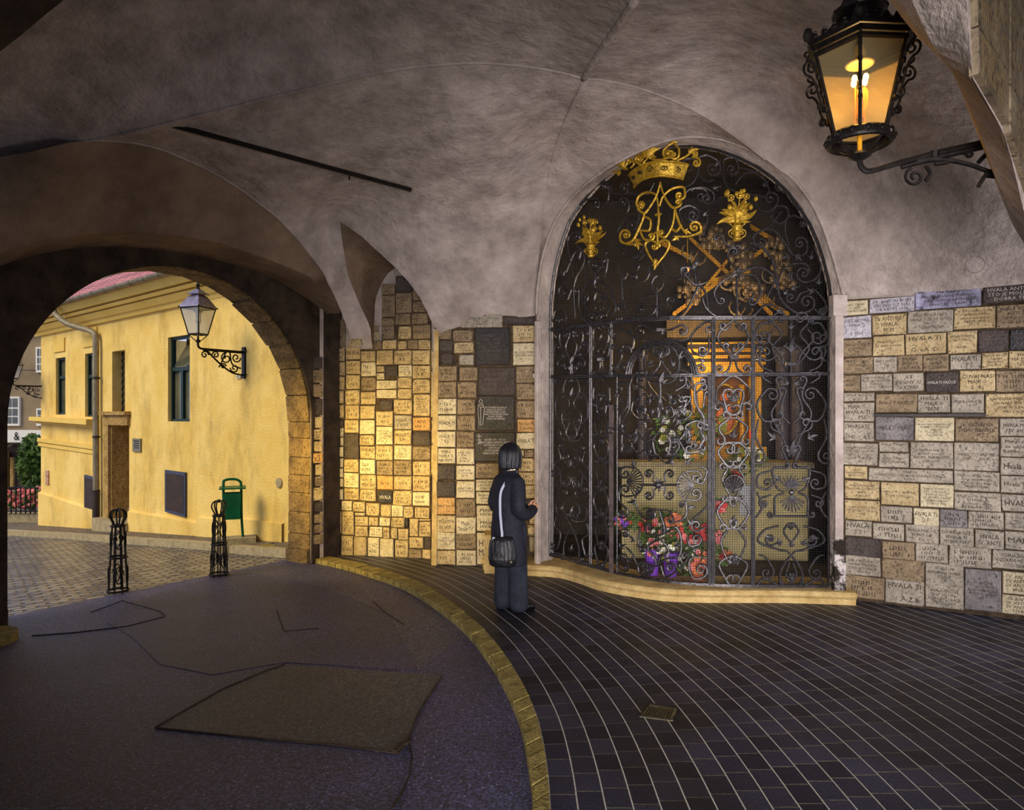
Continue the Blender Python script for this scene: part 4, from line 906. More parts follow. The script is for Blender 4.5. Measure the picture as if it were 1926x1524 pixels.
# wire mesh behind the scrollwork
mb = MB(); wires = []
def ring_top(x):
    best = 9999
    for i in range(len(ringg)-1):
        (xa, ya), (xb, yb_) = ringg[i], ringg[i+1]
        if min(xa, xb) <= x <= max(xa, xb) and abs(xb-xa) > .1: best = min(best, ya+(yb_-ya)*(x-xa)/(xb-xa))
    return best if best < 9999 else 600
x = 1038.0
while x < 1565:
    t = ring_top(x)+1; mb.add([gp(x-.34,t,-.03), gp(x+.34,t,-.03), gp(x+.34,YB(x),-.03), gp(x-.34,YB(x),-.03)], [(0,1,2,3)]); x += 4.6
y = 280.0
while y < 1102:
    xs_ = [x for x in np.arange(1037, 1566, 11.0) if ring_top(x) < y and YB(x) > y]
    if len(xs_) > 1:
        b = len(mb.v)
        for q in xs_: mb.v += [tuple(gp(q, y-.34, -.031)), tuple(gp(q, y+.34, -.031))]
        for i in range(len(xs_)-1):
            if xs_[i+1]-xs_[i] < 12: mb.f.append((b+2*i, b+2*i+2, b+2*i+3, b+2*i+1))
    y += 4.6
o = mb.build('wire_mesh', M['mesh'], gate)

# --- panel modules (unit box: u in [-1,1], v in [0,1] downward)
class Pan:
    def __init__(s, x0, x1, fy0, fy1): s.x0, s.x1, s.a, s.b = x0, x1, fy0, fy1; s.m = (x0+x1)/2; s.hw = (x1-x0)/2; s.mb = MB()
    def p(s, u, v):
        x = s.m+u*s.hw; return (x, s.a(x)+(s.b(x)-s.a(x))*v)
    def hh(s): return s.b(s.m)-s.a(s.m)
    def sc(s, pts, e0=None, e1=None, both=True, r=.0095, off=0.0):
        k = min(s.hw, 60)
        g_ = lambda e_, sg: None if e_ is None else (e_[0]*k, e_[1]*sg, e_[2])
        scroll(s.mb, [s.p(u, v) for u, v in pts], g_(e0, 1), g_(e1, 1), r=r, off=off)
        if both: scroll(s.mb, [s.p(-u, v) for u, v in pts], g_(e0, -1), g_(e1, -1), r=r, off=off)
    def leaf(s, u, v, ang, L, both=True, **k):
        kk = min(s.hw, 60); leafb(s.mb, *s.p(u, v), ang, L*kk, **k)
        if both: leafb(s.mb, *s.p(-u, v), 180-ang, L*kk, **k)
    def bar(s, v, u0=-.6, u1=.6): s.mb.tube([gp(*s.p(u0, v), .01), gp(*s.p(u1, v), .01)], .008, 6)
    def done(s): return s.mb.build('scroll_panel', M['iron'], gate)
def between(v0, v1, f0, f1):
    return (lambda x: f0(x)+(f1(x)-f0(x))*v0), (lambda x: f0(x)+(f1(x)-f0(x))*v1)
# upper small panels
P = Pan(1040, 1109, YT, YM)
P.sc([(.12,.62),(.55,.38),(.62,.12),(.30,.06)], None, (.2,-1,1.1)); P.sc([(.05,.95),(.05,.7),(.3,.4),(.12,.2)], None, (.17,1,1.2))
P.sc([(.55,.62),(.9,.52),(.92,.38)], (.18,1,1.2), (.22,-1,1.3)); P.sc([(.35,.55),(.7,.68)], None, (.26,1,1.3)); P.sc([(.1,.95),(.3,.85)], None, (.14,-1,1)); P.leaf(0,.75,-90,.45,False)
P.sc([(.35,.2),(.7,.08),(.9,.12)], None, (.12,1,1)); P.mb.box(gp(*P.p(0,.83),.01), (.05,.03,.03)); P.done()
P = Pan(1113, 1148, YT, YM)
P.sc([(.08,.62),(.7,.38),(.85,.15),(.6,.04)], None, (.36,-1,1.2)); P.sc([(.08,.62),(.3,.5),(-.6,.3)], None, None); P.sc([(.2,.62),(.6,.66),(.9,.5),(.7,.35)], (.3,-1,1), None)
P.sc([(.1,.72),(.15,.85),(.5,.97)], None, (.42,-1,1.3)); P.mb.box(gp(*P.p(0,.68),.01), (.07,.035,.03)); P.leaf(0,.3,-90,.7,False); P.done()
P = Pan(1418, 1556, YT, YM)
P.sc([(.1,.9),(.5,.55),(.25,.3),(.45,.12)], None, (.28,-1,1.3)); P.sc([(.1,.45),(.45,.7),(.6,.75)], None, (.26,-1,1.3)); P.sc([(.5,.95),(.8,.85),(.95,.6)], None, (.16,-1,1)); P.sc([(.45,.2),(.62,.38),(.3,.62),(.2,.8)], None, None)
P.sc([(.6,.1),(.8,.1),(.95,.25)], (.1,1,1), (.3,1,1.4)); P.sc([(.75,.55),(.95,.5)], None, (.22,-1,1.3)); P.leaf(0,.6,-90,.5,False); P.leaf(0,.2,-90,.3,False); P.mb.tube([gp(*P.p(0,0)), gp(*P.p(0,1))], .01, 6)
P.mb.box(gp(*P.p(0,.82),.01), (.1,.03,.03)); P.leaf(.8,.72,20,.25); P.done()
P = Pan(1345, 1413, YT, YM)
P.sc([(0,.66),(.7,.45),(.85,.32),(.5,.16),(-.1,.02)], None, None); P.sc([(.05,.66),(.5,.55)], None, (.22,-1,1.2)); P.sc([(.1,.72),(.25,.9),(.55,.98)], None, (.32,-1,1.3)); P.sc([(.1,.12),(.35,.2)], None, (.26,-1,1.2))
P.leaf(0,.6,-90,.5,False); P.mb.box(gp(*P.p(0,.7),.012), (.09,.05,.04)); P.done()
# door overpanel with arch
mb = MB()
def arc(r, r_): gtube(mb, [(1244+r*math.cos(t), 706-r*1.0*math.sin(t)) for t in [PI*i/24 for i in range(25)]], r_)
arc(66, .016); arc(61.5, .014); arc(57.5, .009)
scroll(mb, [(1235,636),(1205,640),(1180,625),(1163,616)], None, (14,-1,1.3)); scroll(mb, [(1252,636),(1290,640),(1310,618),(1326,606)], None, (14,1,1.3))
scroll(mb, [(1185,618),(1192,640),(1190,655)], None, (11,1,1.4)); scroll(mb, [(1153,700),(1160,704),(1172,704)], (10,1,1),(12,-1,1.3))
scroll(mb, [(1300,640),(1302,660),(1315,668)], None, (10,-1,1.4)); scroll(mb, [(1335,700),(1325,706),(1316,704)], None, (11,1,1.4)); scroll(mb, [(1212,612),(1226,620),(1242,622)], (12,-1,1.3), None); scroll(mb, [(1278,612),(1262,620),(1246,622)], (12,1,1.3), None)
scroll(mb, [(1332,630),(1334,655),(1326,668)], None, (7,1,1)); scroll(mb, [(1160,690),(1170,668),(1158,650)], None, (6,-1,1)); leafb(mb, 1165,665,-60,16); leafb(mb, 1185,650,60,14); leafb(mb, 1325,680,200,14); leafb(mb,1246,630,-90,10); mb.box(gp(1244,621,.01), (.1,.03,.03))
mb.build('scroll_panel', M['iron'], gate)

# lower panels
P = Pan(1041, 1109, *between(0,.36,YM,YB))
P.sc([(.1,.99),(.55,.62),(.12,.42),(.45,.22),(.3,.05)], None, (.18,-1,1)); P.sc([(.5,.72),(.85,.62),(.9,.42),(.75,.28)], (.28,1,1.2), (.26,-1,1.4)); P.sc([(.1,.7),(.3,.85),(.15,.95)], None, None); P.sc([(.55,.06),(.8,.1)], None, (.16,-1,1.1))
P.sc([(.15,.98),(.5,.94),(.75,.8)], (.22,1,1.1), None); P.leaf(0,.3,-90,.5,False); P.leaf(.55,.9,-30,.35); P.done()
P = Pan(1041, 1109, *between(.37,.66,YM,YB))
P.sc([(.0,.05),(.3,.12),(.62,.08)], None, (.14,-1,1)); P.sc([(.75,.1),(.6,.3),(.95,.42),(.65,.55),(.55,.8)], None, (.2,-1,1)); P.sc([(.1,.45),(.45,.3)], None, (.22,-1,1.2)); P.sc([(.1,.6),(.4,.7)], None, (.24,1,1.2))
for a in range(-60, 61, 20): leafb(P.mb, *P.p(0,.62), 90+a, 17, .12)
for a in range(-60, 61, 24): leafb(P.mb, *P.p(0,.42), -90+a, 15, .12)
P.sc([(.45,.45),(.8,.62)], None, (.22,-1,1.1)); P.leaf(.2,.95,-30,.35); P.done()
P = Pan(1041, 1109, *between(.67,1,YM,YB))
P.sc([(.1,.02),(.45,.12),(.3,.3),(-.1,.5),(-.4,.75),(-.42,.95)], None, (.14,1,1)); P.sc([(.2,.35),(.75,.3),(.85,.12),(.5,.05)], (.28,1,1.3), None); P.sc([(.85,.35),(.95,.5),(.6,.62),(.75,.85)], None, (.25,-1,1.2)); P.sc([(.45,.95),(.85,.95)], (.18,-1,1), (.14,1,1))
P.leaf(0,.25,-90,.5,False); P.leaf(0,.85,-90,.4,False); P.leaf(.5,.2,-50,.3); P.done()
def narrow(x0, x1):
    P = Pan(x0, x1, YM, YB)
    P.sc([(-.9,.06),(0,.005),(.9,.06)], None, None, False); P.sc([(.9,.06),(.95,.12),(.4,.14)], None, None); P.sc([(.35,.17),(.6,.1)], (.5,1,1), (.38,-1,1.3)); 
    for v in (.205,.32,.44,.58,.73): P.bar(v)
    P.sc([(.45,.2),(.55,.15)], None, (.3,1,1.1)); P.sc([(.25,.21),(.8,.25),(.5,.3)], (.3,1,1), (.3,-1,1)); P.sc([(.5,.33),(.85,.37),(.35,.43)], (.42,-1,1.2), (.25,1,1)); P.sc([(.35,.45),(.6,.5),(.2,.57)], (.3,1,1), (.3,-1,1))
    P.sc([(.35,.585),(.9,.65),(.4,.72)], (.38,-1,1.2), (.38,1,1.2)); P.sc([(.35,.74),(.7,.8),(.2,.9)], (.3,1,1), None); P.sc([(.15,.86),(.8,.9),(.3,.985)], (.3,-1,1), (.45,1,1.2)); P.leaf(0,.13,-90,.7,False); P.leaf(0,.3,-90,.6,False); P.leaf(0,.9,-90,.7,False); P.leaf(0,.56,-90,.6,False); P.leaf(0,.7,-90,.5,False)
    return P
narrow(1115, 1147).done()
P = narrow(1346, 1412)
for k in range(9):   # shell
    a = math.radians(-160+17.5*k); P.mb.tube([gp(1380,924,.02), gp(1380+20*math.cos(a), 920+24*math.sin(a), .035)], [.006,.014], 6)
P.mb.tube([gp(1380+20*math.cos(math.radians(-165+t)), 919+26*math.sin(math.radians(-165+t)), .03) for t in range(0, 151, 10)], .012, 6)
P.done()
# wide right panel
P = Pan(1420, 1556, *between(0,.42,YM,YB))
P.sc([(.05,.92),(.25,.7),(.55,.45),(.3,.25),(.42,.08)], None, (.14,-1,1)); P.sc([(.05,.55),(.3,.42),(.15,.2)], None, (.14,1,1)); P.sc([(.55,.1),(.75,.05)], None, (.14,-1,1)); P.sc([(.3,.5),(.75,.52),(.95,.34),(.7,.18)], (.14,1,1),(.24,-1,1.4)); P.sc([(.9,.5),(.97,.7),(.75,.88)], None, (.28,-1,1.4))
P.sc([(.2,.68),(.5,.62)], None, (.22,-1,1.2)); P.leaf(0,.9,-90,.5,False,w_=.3); P.leaf(.45,.72,-30,.35); P.leaf(.1,.12,-60,.25); P.sc([(.1,.98),(.25,.85)], None, (.13,-1,1)); P.done()
P = Pan(1420, 1556, *between(.42,.69,YM,YB))
P.sc([(.12,.08),(.5,.1),(.42,.4),(.2,.5)], (.1,1,1), None); P.sc([(.5,.12),(.9,.2),(.93,.4),(.7,.45)], None, (.2,1,1.2)); P.sc([(.2,.52),(.45,.6),(.45,.88)], None, (.14,-1,1)); P.sc([(.55,.55),(.8,.6)], None, (.18,1,1.2)); P.sc([(.95,.5),(.8,.75),(.98,.95)], None, None)
for k in range(9):
    a = math.radians(20+17.5*k); P.mb.tube([gp(*P.p(0,.55),.02), gp(P.p(0,.55)[0]+24*math.cos(a), P.p(0,.6)[1]+26*math.sin(a), .03)], [.005,.010], 5)
for a in range(-70, 71, 20): leafb(P.mb, *P.p(0,.42), -90+a, 26, .12)
P.mb.tube([gp(*P.p(-.45,.92)), gp(*P.p(.45,.92))], .009, 6); P.mb.ball(gp(*P.p(0,.5),.01), .03, 8); P.leaf(.3,.3,-30,.28); P.done()
P = Pan(1420, 1556, *between(.70,1,YM,YB))
P.sc([(.1,.03),(.2,.15),(-.05,.35)], (.12,-1,1), None); P.sc([(.08,.45),(.35,.42),(.9,.3),(.75,.12),(.35,.05)], None, None); P.sc([(.5,.35),(.3,.3)], (.2,-1,1.3), None); P.sc([(.1,.45),(-.2,.65),(-.32,.85),(-.2,.98)], None, None); P.sc([(.9,.5),(.7,.55),(.5,.72)], None, (.24,-1,1.3)); P.sc([(.35,.98),(.75,.88),(.95,.98)], (.1,1,1), (.1,1,1))
P.sc([(.05,.62),(.15,.8)], None, (.12,1,1.1)); P.leaf(.3,.35,-60,.26); P.leaf(0,.38,-90,.26,False); P.leaf(0,.95,-90,.3,False); P.leaf(.55,.25,-20,.25); P.done()
# door leaf
mb = MB(); m = 1247
D = lambda cx, cy: (1140+cx/5.643, 590+cy/5.644)
D2 = lambda cx, cy: (1140+cx/5.443, 840+cy/5.443)
def dsc(pts, e0=None, e1=None, f=D, **k): scroll(mb, [f(*p) for p in pts], e0, e1, **k)
for sgn in (0, 1):
    X = (lambda x: x) if not sgn else (lambda x: 2*590-x)
    g = -1 if sgn else 1
    E = lambda r, d, t: (r, d*g, t)
    dsc([(X(250),770),(X(300),640),(X(400),610),(X(440),680)], None, None)
    dsc([(X(445),820),(X(345),760),(X(330),700)], None, E(7,1,1.2))
    dsc([(X(590),750),(X(520),740),(X(440),690),(X(400),520),(X(440),400),(X(500),350)], None, E(10,1,1.3))
    dsc([(X(590),340),(X(530),360)], None, E(9,-1,1.2)); dsc([(X(700),700) if 0 else (X(460),690),(X(560),560),(X(580),500)], None, None)
    dsc([(X(510),1020),(X(370),1010),(X(280),900),(X(330),880)], None, E(6,1,1.1)); dsc([(X(290),920),(X(270),1040),(X(340),1120),(X(420),1130)], None, E(6,-1,1))
    dsc([(X(550),1240),(X(470),1230),(X(420),1290)], None, E(12,-1,1.3)); dsc([(X(560),1250),(X(500),1340),(X(520),1480),(X(560),1510)], None, None)
    dsc([(X(560),1510),(X(470),1500),(X(410),1440)], None, E(11,1,1.3)); dsc([(X(490),1370),(X(400),1340),(X(340),1270)], None, E(6,-1,1)); dsc([(X(150),740),(X(230),760),(X(230),950),(X(150),1080),(X(140),1180)], E(8,-1,1.2), E(8,-1,1))
    dsc([(X(480),1160),(X(420),1080),(X(350),1040)], None, None)
    leafb(mb, *D(X(300),800), -60 if not sgn else -120, 18, .2); leafb(mb, *D(X(430),1000), 150 if not sgn else 30, 22, .22); leafb(mb, *D(X(330),1230), 100 if not sgn else 80, 20, .22); leafb(mb, *D(X(310),1380), -80, 20, .22); leafb(mb, *D(X(400),480), -100 if not sgn else -80, 18, .2); leafb(mb, *D(X(190),1230), 120 if not sgn else 60, 18, .22)
    dsc([(X(170),1290),(X(170),1400),(X(230),1440)], None, E(7,-1,1.2)); leafb(mb, *D(X(170),1480), -90, 18, .2)
leafb(mb, *D(585,760), -90, 26, .35); leafb(mb, *D(585,480), -90, 14, .3); leafb(mb, *D(580,880), 90, 24, .3); leafb(mb, *D(580,420), 90, 14, .3); leafb(mb, *D(560,980), 90, 20, .3)
for r0 in (0,): mb.tube([gp(*D(580+0*t,750+t*50),.01) for t in range(5)], .015, 6)
for pts, e0, e1 in [([(250,740),(250,800),(240,1000),(160,1160)],None,None),([(430,610),(455,760),(560,900),(600,1000)],None,(6,1,1)),([(830,640),(900,760),(960,830),(1050,740)],None,(6,-1,1)),([(960,830),(970,1000),(1040,1120),(1080,1180)],None,None),([(1050,850),(1030,1000)],(5,1,1),None),([(860,1180),(960,1140),(1070,1180)],(7,-1,1.1),(6,1,1)),
    ([(120,1240),(190,1230),(210,1300)],(7,1,1.2),(6,-1,1)),([(230,1330),(330,1480),(420,1430)],None,(8,1,1.2)),([(890,1480),(980,1470),(1040,1500)],(8,1,1.2),None),([(640,1340),(760,1340),(830,1440),(870,1500)],None,None),([(700,1050),(820,1010),(850,930)],None,(8,-1,1.2)),([(620,1130),(720,1080),(700,1000)],None,(6,-1,1)),([(150,860),(170,940),(130,1010)],(6,-1,1),(6,1,1)),([(1000,1250),(1040,1330),(1000,1400)],(6,1,1),(7,-1,1)),([(330,940),(400,860),(460,900)],None,(7,1,1.2)),([(820,940),(760,870),(700,900)],None,(7,-1,1.2))]:
    dsc(pts, e0, e1, D)
for cx, cy, a in [(470,900,-30),(700,900,-150),(400,1130,60),(780,1130,120),(180,1160,90),(1040,1180,90),(650,1010,90),(500,1010,90),(240,1480,-60),(960,1420,-120),(560,1120,-90),(600,1180,-90),(450,560,-60),(720,560,-120),(330,1000,30),(850,1010,150)]: leafb(mb, *D(cx, cy), a, 17, .26)
# mid rosette and fans
for side in (-1, 1):
    cx, cy = D2(545+side*(355 if side > 0 else 330), 400 if side > 0 else 360)
    for k in range(11):
        a = math.radians((180 if side > 0 else 0)+(-60+12*k)); mb.tube([gp(cx,cy,.012), gp(cx+30*math.cos(a), cy+30*math.sin(a), .012)], [.004,.009], 5)
    mb.tube([gp(cx+31*math.cos(math.radians((180 if side > 0 else 0)-62+t)), cy+31*math.sin(math.radians((180 if side > 0 else 0)-62+t)), .008) for t in range(0, 125, 6)], .009, 6)
    scroll(mb, [(cx-side*14,cy-26),(cx+side*2,cy-28)], None, (13,side,1.3)); scroll(mb, [(cx-side*14,cy+26),(cx+side*2,cy+28)], None, (13,-side,1.3))
X0, Y0 = D2(545,390)
for k in range(9): leafb(mb, X0, Y0, k*40, 15, .22)
for s_ in (-1, 1):
    for t_ in (-1, 1): scroll(mb, [(X0+s_*12,Y0+t_*4),(X0+s_*10,Y0+t_*18)], None, (10, -s_*t_, 1.3))
mb.tube([gp(X0-34,Y0,.01), gp(X0+38,Y0,.01)], .012, 6); mb.ball(gp(X0,Y0,.02), .035, 8)
for pts, e0, e1 in [([(290,540),(330,660),(400,740),(470,740)],None,(9,-1,1.3)),([(130,460),(140,560),(210,640)],None,(12,1,1.3)),([(820,600),(820,700),(760,760),(690,780)],(8,-1,1),None),([(1030,480),(1040,600),(900,740),(880,800)],None,None),([(1020,820),(960,860)],None,(12,1,1.4)),
    ([(520,900),(430,900),(400,850)],None,(9,1,1.3)),([(545,650),(460,640)],None,(9,-1,1.3)),([(545,650),(640,660),(690,740)],None,(7,1,1)),([(520,920),(600,870),(560,700),(545,650)],None,None),([(620,880),(720,830),(770,960),(750,1120),(620,1150),(540,1200)],(8,1,1.3),None),([(350,830),(330,960),(350,1060)],None,(6,-1,1)),
    ([(200,1030),(260,1090),(330,1220),(400,1210)],None,(11,1,1.4)),([(540,940),(430,1030),(500,1140),(515,1210)],None,None),([(545,940),(640,1060),(560,1130),(530,1210)],None,None),([(500,1220),(460,1300),(390,1310)],None,(14,1,1.4)),([(560,1220),(600,1330),(690,1300)],None,(12,-1,1.4)),
    ([(750,1130),(790,1200),(840,1150)],None,(9,-1,1.2)),([(1030,1140),(880,1140),(850,1240),(900,1350),(990,1340)],None,(14,-1,1.4)),([(830,940),(860,1020),(940,1010)],None,(12,-1,1.3)),([(130,1130),(110,1210),(170,1270)],(10,1,1.2),(8,-1,1.2)),([(120,900),(150,860)],None,(10,1,1.3)),([(960,200),(1030,250),(1000,360)],None,(8,1,1)),([(300,530),(330,420)],None,None),([(540,110),(620,160),(700,100)],None,(9,-1,1.2)),([(500,110),(440,140),(400,60)],None,(8,1,1.2))]:
    dsc(pts, e0, e1, D2)
for cx, cy, a in [(300,560,160),(840,620,-10),(820,560,120),(300,200,-120),(820,180,-60),(690,150,150),(530,1080,-90),(230,1190,-60),(760,1250,-60),(350,1040,-90),(700,1020,-20),(140,1040,-40),(880,1060,-20),(300,960,-150),(880,800,-140)]: leafb(mb, *D2(cx, cy), a, 16, .24)
mb.tube([gp(*D2(450,1222),.01), gp(*D2(560,1222),.01)], .01, 6)
mb.build('door_panel', M['iron'], gate)

# lunette scrollwork
mb = MB()
L7 = lambda cx, cy: (1030+cx/4.233, 250+cy/4.233)
L8 = lambda cx, cy: (1300+cx/4.354, 260+cy/4.354)
def ls(f, pts, e0=None, e1=None, **k): scroll(mb, [f(*p) for p in pts], e0, e1, **k)
for pts, e0, e1 in [([(360,1080),(400,1160),(300,1220),(270,1330),(330,1420)],(9,1,1.2),None),([(415,1080),(380,1160),(470,1210),(520,1290),(540,1400),(490,1480)],(9,-1,1.2),(12,1,1.3)),([(335,1080),(330,1020),(385,1000),(440,1020),(440,1080)],None,None),
    ([(380,1240),(310,1290),(290,1400),(330,1490)],None,(15,-1,1.3)),([(370,1240),(450,1290),(490,1360)],None,(18,1,1.3)),([(290,1050),(310,1150),(370,1200),(380,1240)],None,None),([(150,1110),(220,950),(280,950),(290,1040),(230,1150),(210,1260),(220,1480)],None,None),
    ([(210,1260),(160,1200),(110,1220)],None,(14,-1,1.3)),([(90,1420),(130,1410),(150,1470)],None,(10,1,1.2)),([(250,1270),(250,1400),(290,1490)],None,(16,-1,1.2)),([(480,1010),(470,950),(540,910),(600,960)],(8,1,1.2),None),([(480,1000),(560,1060),(590,1180),(600,1330)],None,None),([(480,1020),(460,1120),(410,1190)],None,None),([(600,1330),(640,1440),(740,1480),(840,1440),(860,1400)],None,None),
    ([(610,1170),(640,1110),(690,1110)],None,(8,1,1.2)),([(800,1060),(810,1130),(750,1180),(700,1160)],None,None),([(730,1010),(780,960),(860,940)],(8,1,1.2),None),([(860,870),(780,890),(700,1000),(600,900),(560,790),(600,700)],None,(17,1,1.4)),([(470,650),(560,660),(640,620),(650,560)],None,(12,-1,1.3)),([(600,540),(700,560),(730,650),(700,760)],None,None),([(210,1160),(180,1010),(160,860),(200,800)],None,(10,1,1.1)),([(230,900),(290,940)],None,None),
    ([(490,430),(480,540),(420,610)],(10,-1,1.3),(7,1,1)),([(640,400),(640,460),(700,490),(800,480),(850,400)],None,None),([(400,410),(430,390)],None,(10,1,1.3)),([(510,410),(520,480),(600,490)],None,(12,-1,1.3)),([(870,1290),(760,1310),(710,1380)],None,(9,-1,1.3)),([(870,1290),(830,1200),(880,1130),(920,1200),(875,1260)],None,None),([(870,1230),(870,1480)],None,None),([(820,1382),(915,1382)],None,None),([(825,1394),(912,1394)],None,None),
    ([(885,1430),(960,1480),(1080,1440),(1160,1300),(1200,1200),(1170,1100)],None,(16,-1,1.3)),([(920,1040),(940,1130),(1040,1160),(1100,1120)],None,(8,-1,1.2)),([(960,1380),(950,1340)],None,(8,1,1.1)),([(1070,700),(1050,620),(1120,580),(1180,600)],None,(14,1,1.4)),([(1080,520),(1130,450),(1220,440)],None,(16,1,1.3)),([(1080,640),(1130,710),(1230,720)],None,None),([(950,400),(1050,440),(1150,400),(1200,300)],None,(20,-1,1.4)),([(160,1330),(190,1250)],None,(9,1,1.1)),([(60,1420),(40,1480)],None,(9,-1,1)),([(560,1400),(590,1470)],None,(7,1,1)),([(240,620),(300,540),(380,520)],None,(9,1,1))]:
    ls(L7, pts, e0, e1)
for pts, e0, e1 in [([(50,260),(40,180),(120,140),(210,180)],None,(18,1,1.5)),([(50,290),(120,355),(190,340)],None,None),([(260,260),(270,180),(350,160),(385,230)],None,(14,1,1.3)),([(255,270),(290,390),(400,450),(560,470),(630,500)],None,None),([(360,380),(440,290),(560,280)],None,None),([(520,500),(560,590),(640,600),(700,540)],None,(16,-1,1.4)),([(0,430),(80,400),(160,430)],None,(16,1,1.4)),([(70,500),(150,540),(260,480)],None,None),
    ([(100,800),(130,650),(60,590)],None,(15,-1,1.3)),([(660,640),(700,560),(780,570),(790,650),(720,700),(650,650)],None,None),([(740,600),(640,720),(520,790),(510,850)],None,(14,-1,1.1)),([(580,750),(680,760),(760,850),(830,960)],None,None),([(860,630),(780,660),(770,780),(800,880)],None,None),([(850,640),(920,660)],None,(9,1,1.2)),([(830,960),(930,950),(950,870)],None,(14,-1,1.4)),([(1000,870),(1060,1050),(1020,1150),(940,1180)],None,(17,1,1.4)),([(830,1030),(750,1080),(710,1200),(740,1330),(860,1430),(960,1420)],None,(18,-1,1.4)),([(830,1030),(930,1030),(970,1090)],None,None),
    ([(1000,1240),(900,1270),(860,1330)],None,(12,1,1.2)),([(1010,1240),(1090,1330),(1110,1400)],None,(9,1,1.1)),([(1010,1400),(1050,1440)],None,(9,-1,1.2)),([(480,860),(560,880),(640,960),(690,1080),(700,1240)],None,None),([(380,1100),(560,1060),(680,1150),(620,1300)],None,None),([(380,1100),(250,1180),(190,1260),(210,1340)],None,(9,-1,1)),([(380,1120),(520,1130),(570,1250),(530,1350)],None,(9,1,1)),([(375,1130),(375,1480)],None,None),([(380,1460),(500,1460),(600,1370),(700,1380)],None,None),([(370,1460),(250,1480),(130,1400),(90,1300)],None,None),([(400,930),(480,900),(540,920)],(8,1,1.2),None),([(380,1100),(300,980),(310,920)],None,(9,1,1.2)),([(130,1180),(30,1200),(-60,1100)],None,None),([(140,1390),(110,1250),(40,1180),(30,1060)],None,None),([(240,800),(300,880),(380,890)],(8,-1,1),None),([(700,420),(800,470),(880,600)],(7,1,1),None),([(390,240),(500,270),(600,340),(640,440)],None,None)]:
    ls(L8, pts, e0, e1)
for f, cx, cy, a in [(L7,530,570,-160),(L7,700,860,60),(L7,600,1180,-60),(L7,740,1060,170),(L7,1160,1080,-90),(L7,380,1220,-90),(L7,560,1370,30),(L7,260,1010,-90),(L7,130,1140,-120),(L7,380,1340,-90),(L7,440,1330,-60),(L7,320,1340,-120),(L8,800,960,150),(L8,850,960,30),(L8,800,1100,60),(L8,760,1280,-60),(L8,820,1240,-30),(L8,590,400,-60),(L8,200,230,-60),(L8,380,1100,-90),(L8,380,1090,60),(L8,380,1090,120),(L8,100,640,-60),(L8,1000,1260,200),(L8,1040,1200,-90),(L8,180,420,-30),(L8,700,1420,-20),(L8,500,1330,-90),(L8,40,1040,-90),(L8,980,990,-90)]: leafb(mb, *f(cx, cy), a, 17, .24)
mb.build('lunette_scrollwork', M['iron'], gate)

# gilded monogram
mb = MB(); OF = .03
def gs(pts, e0=None, e1=None, r=.014): scroll(mb, [L7(*p) for p in pts], e0, e1, r=r, off=OF)
gs([(908,400),(870,520),(790,640),(740,620)],None,(7,1,1.1)); gs([(905,400),(940,520),(1000,600),(1050,590)],None,(7,-1,1.1))
gs([(890,590),(870,500),(800,480),(740,510),(720,560)],None,(9,-1,1.3)); gs([(900,590),(930,510),(1000,450),(1080,440),(1095,500)],None,(10,1,1.3))
gs([(890,600),(895,700),(885,780),(885,900)],None,None); gs([(785,640),(760,720),(700,850),(650,880)],None,None); gs([(775,670),(830,700),(820,780),(745,780)],None,None); gs([(750,790),(780,850),(830,860)],None,(8,-1,1))
gs([(730,890),(660,890),(600,870),(590,820)],None,(11,1,1.4)); gs([(1015,610),(1000,740),(950,830),(910,830)],None,(7,1,1)); gs([(1015,610),(1050,720),(1095,800)],None,None); gs([(990,760),(1025,790),(1070,740)],None,None); gs([(1030,830),(1120,830),(1210,800),(1220,760)],None,(12,-1,1.4))
gs([(870,1060),(810,960),(790,890),(830,860),(875,880)],None,(8,1,1)); gs([(875,1060),(950,960),(975,890),(940,860),(890,880)],None,(5,-1,.8)); gs([(865,660),(915,650)]); gs([(860,800),(910,800)])
for x, y, a in ((870,1010,90),(870,1040,90),(720,880,60),(720,880,10),(1040,830,130),(1090,790,10),(700,860,-10)): leafb(mb, *L7(x, y), a, 14, .3, OF+.005)
mb.build('gilded_monogram', M['gold'], gate)
# crown
cr = MB(); top = smooth_line([(*L7(668,350),0),(*L7(780,305),0),(*L7(900,278),0),(*L7(1020,270),0),(*L7(1122,270),0)], 6); bot = smooth_line([(*L7(708,445),0),(*L7(790,415),0),(*L7(900,390),0),(*L7(1000,384),0),(*L7(1082,382),0)], 6)
n_ = len(top)
def bulge(i): return .05+.14*math.sin(PI*i/(n_-1))
cr.strip([gp(p.x,p.y,bulge(i)) for i, p in enumerate(top)], [gp(p.x,p.y,bulge(i)-.01) for i, p in enumerate(bot)])
cr.strip([gp(p.x,p.y,bulge(i)-.02) for i, p in enumerate(top)], [gp(p.x,p.y,bulge(i)-.03) for i, p in enumerate(bot)])
cr.tube([gp(p.x,p.y,bulge(i)) for i, p in enumerate(top)], .012, 6); cr.tube([gp(p.x,p.y,bulge(i)) for i, p in enumerate(bot)], .012, 6)
crown = cr.build('gilded_crown', M['gold'], gate)
g = MB()
for cx, cy, a, b in ((728,378,11,11),(795,350,20,10),(875,328,26,26),(966,325,26,14),(1052,325,22,22)):
    f_ = (cx-668)/454; o_ = .05+.14*math.sin(PI*f_)+.004
    if cx in (728,966,795): pts = [L7(cx+a*math.cos(t), cy+b*math.sin(t)) for t in [2*PI*k/12 for k in range(13)]]
    else: pts = [L7(cx+a*u, cy+b*v) for u, v in ((1,0),(0,1),(-1,0),(0,-1),(1,0))]
    g.tube([gp(x, y, o_) for x, y in pts], .005, 5); g.ball(gp(*L7(cx,cy), o_), .009, 6)
g.build('jewel', M['iron_black'], crown)
g = MB()
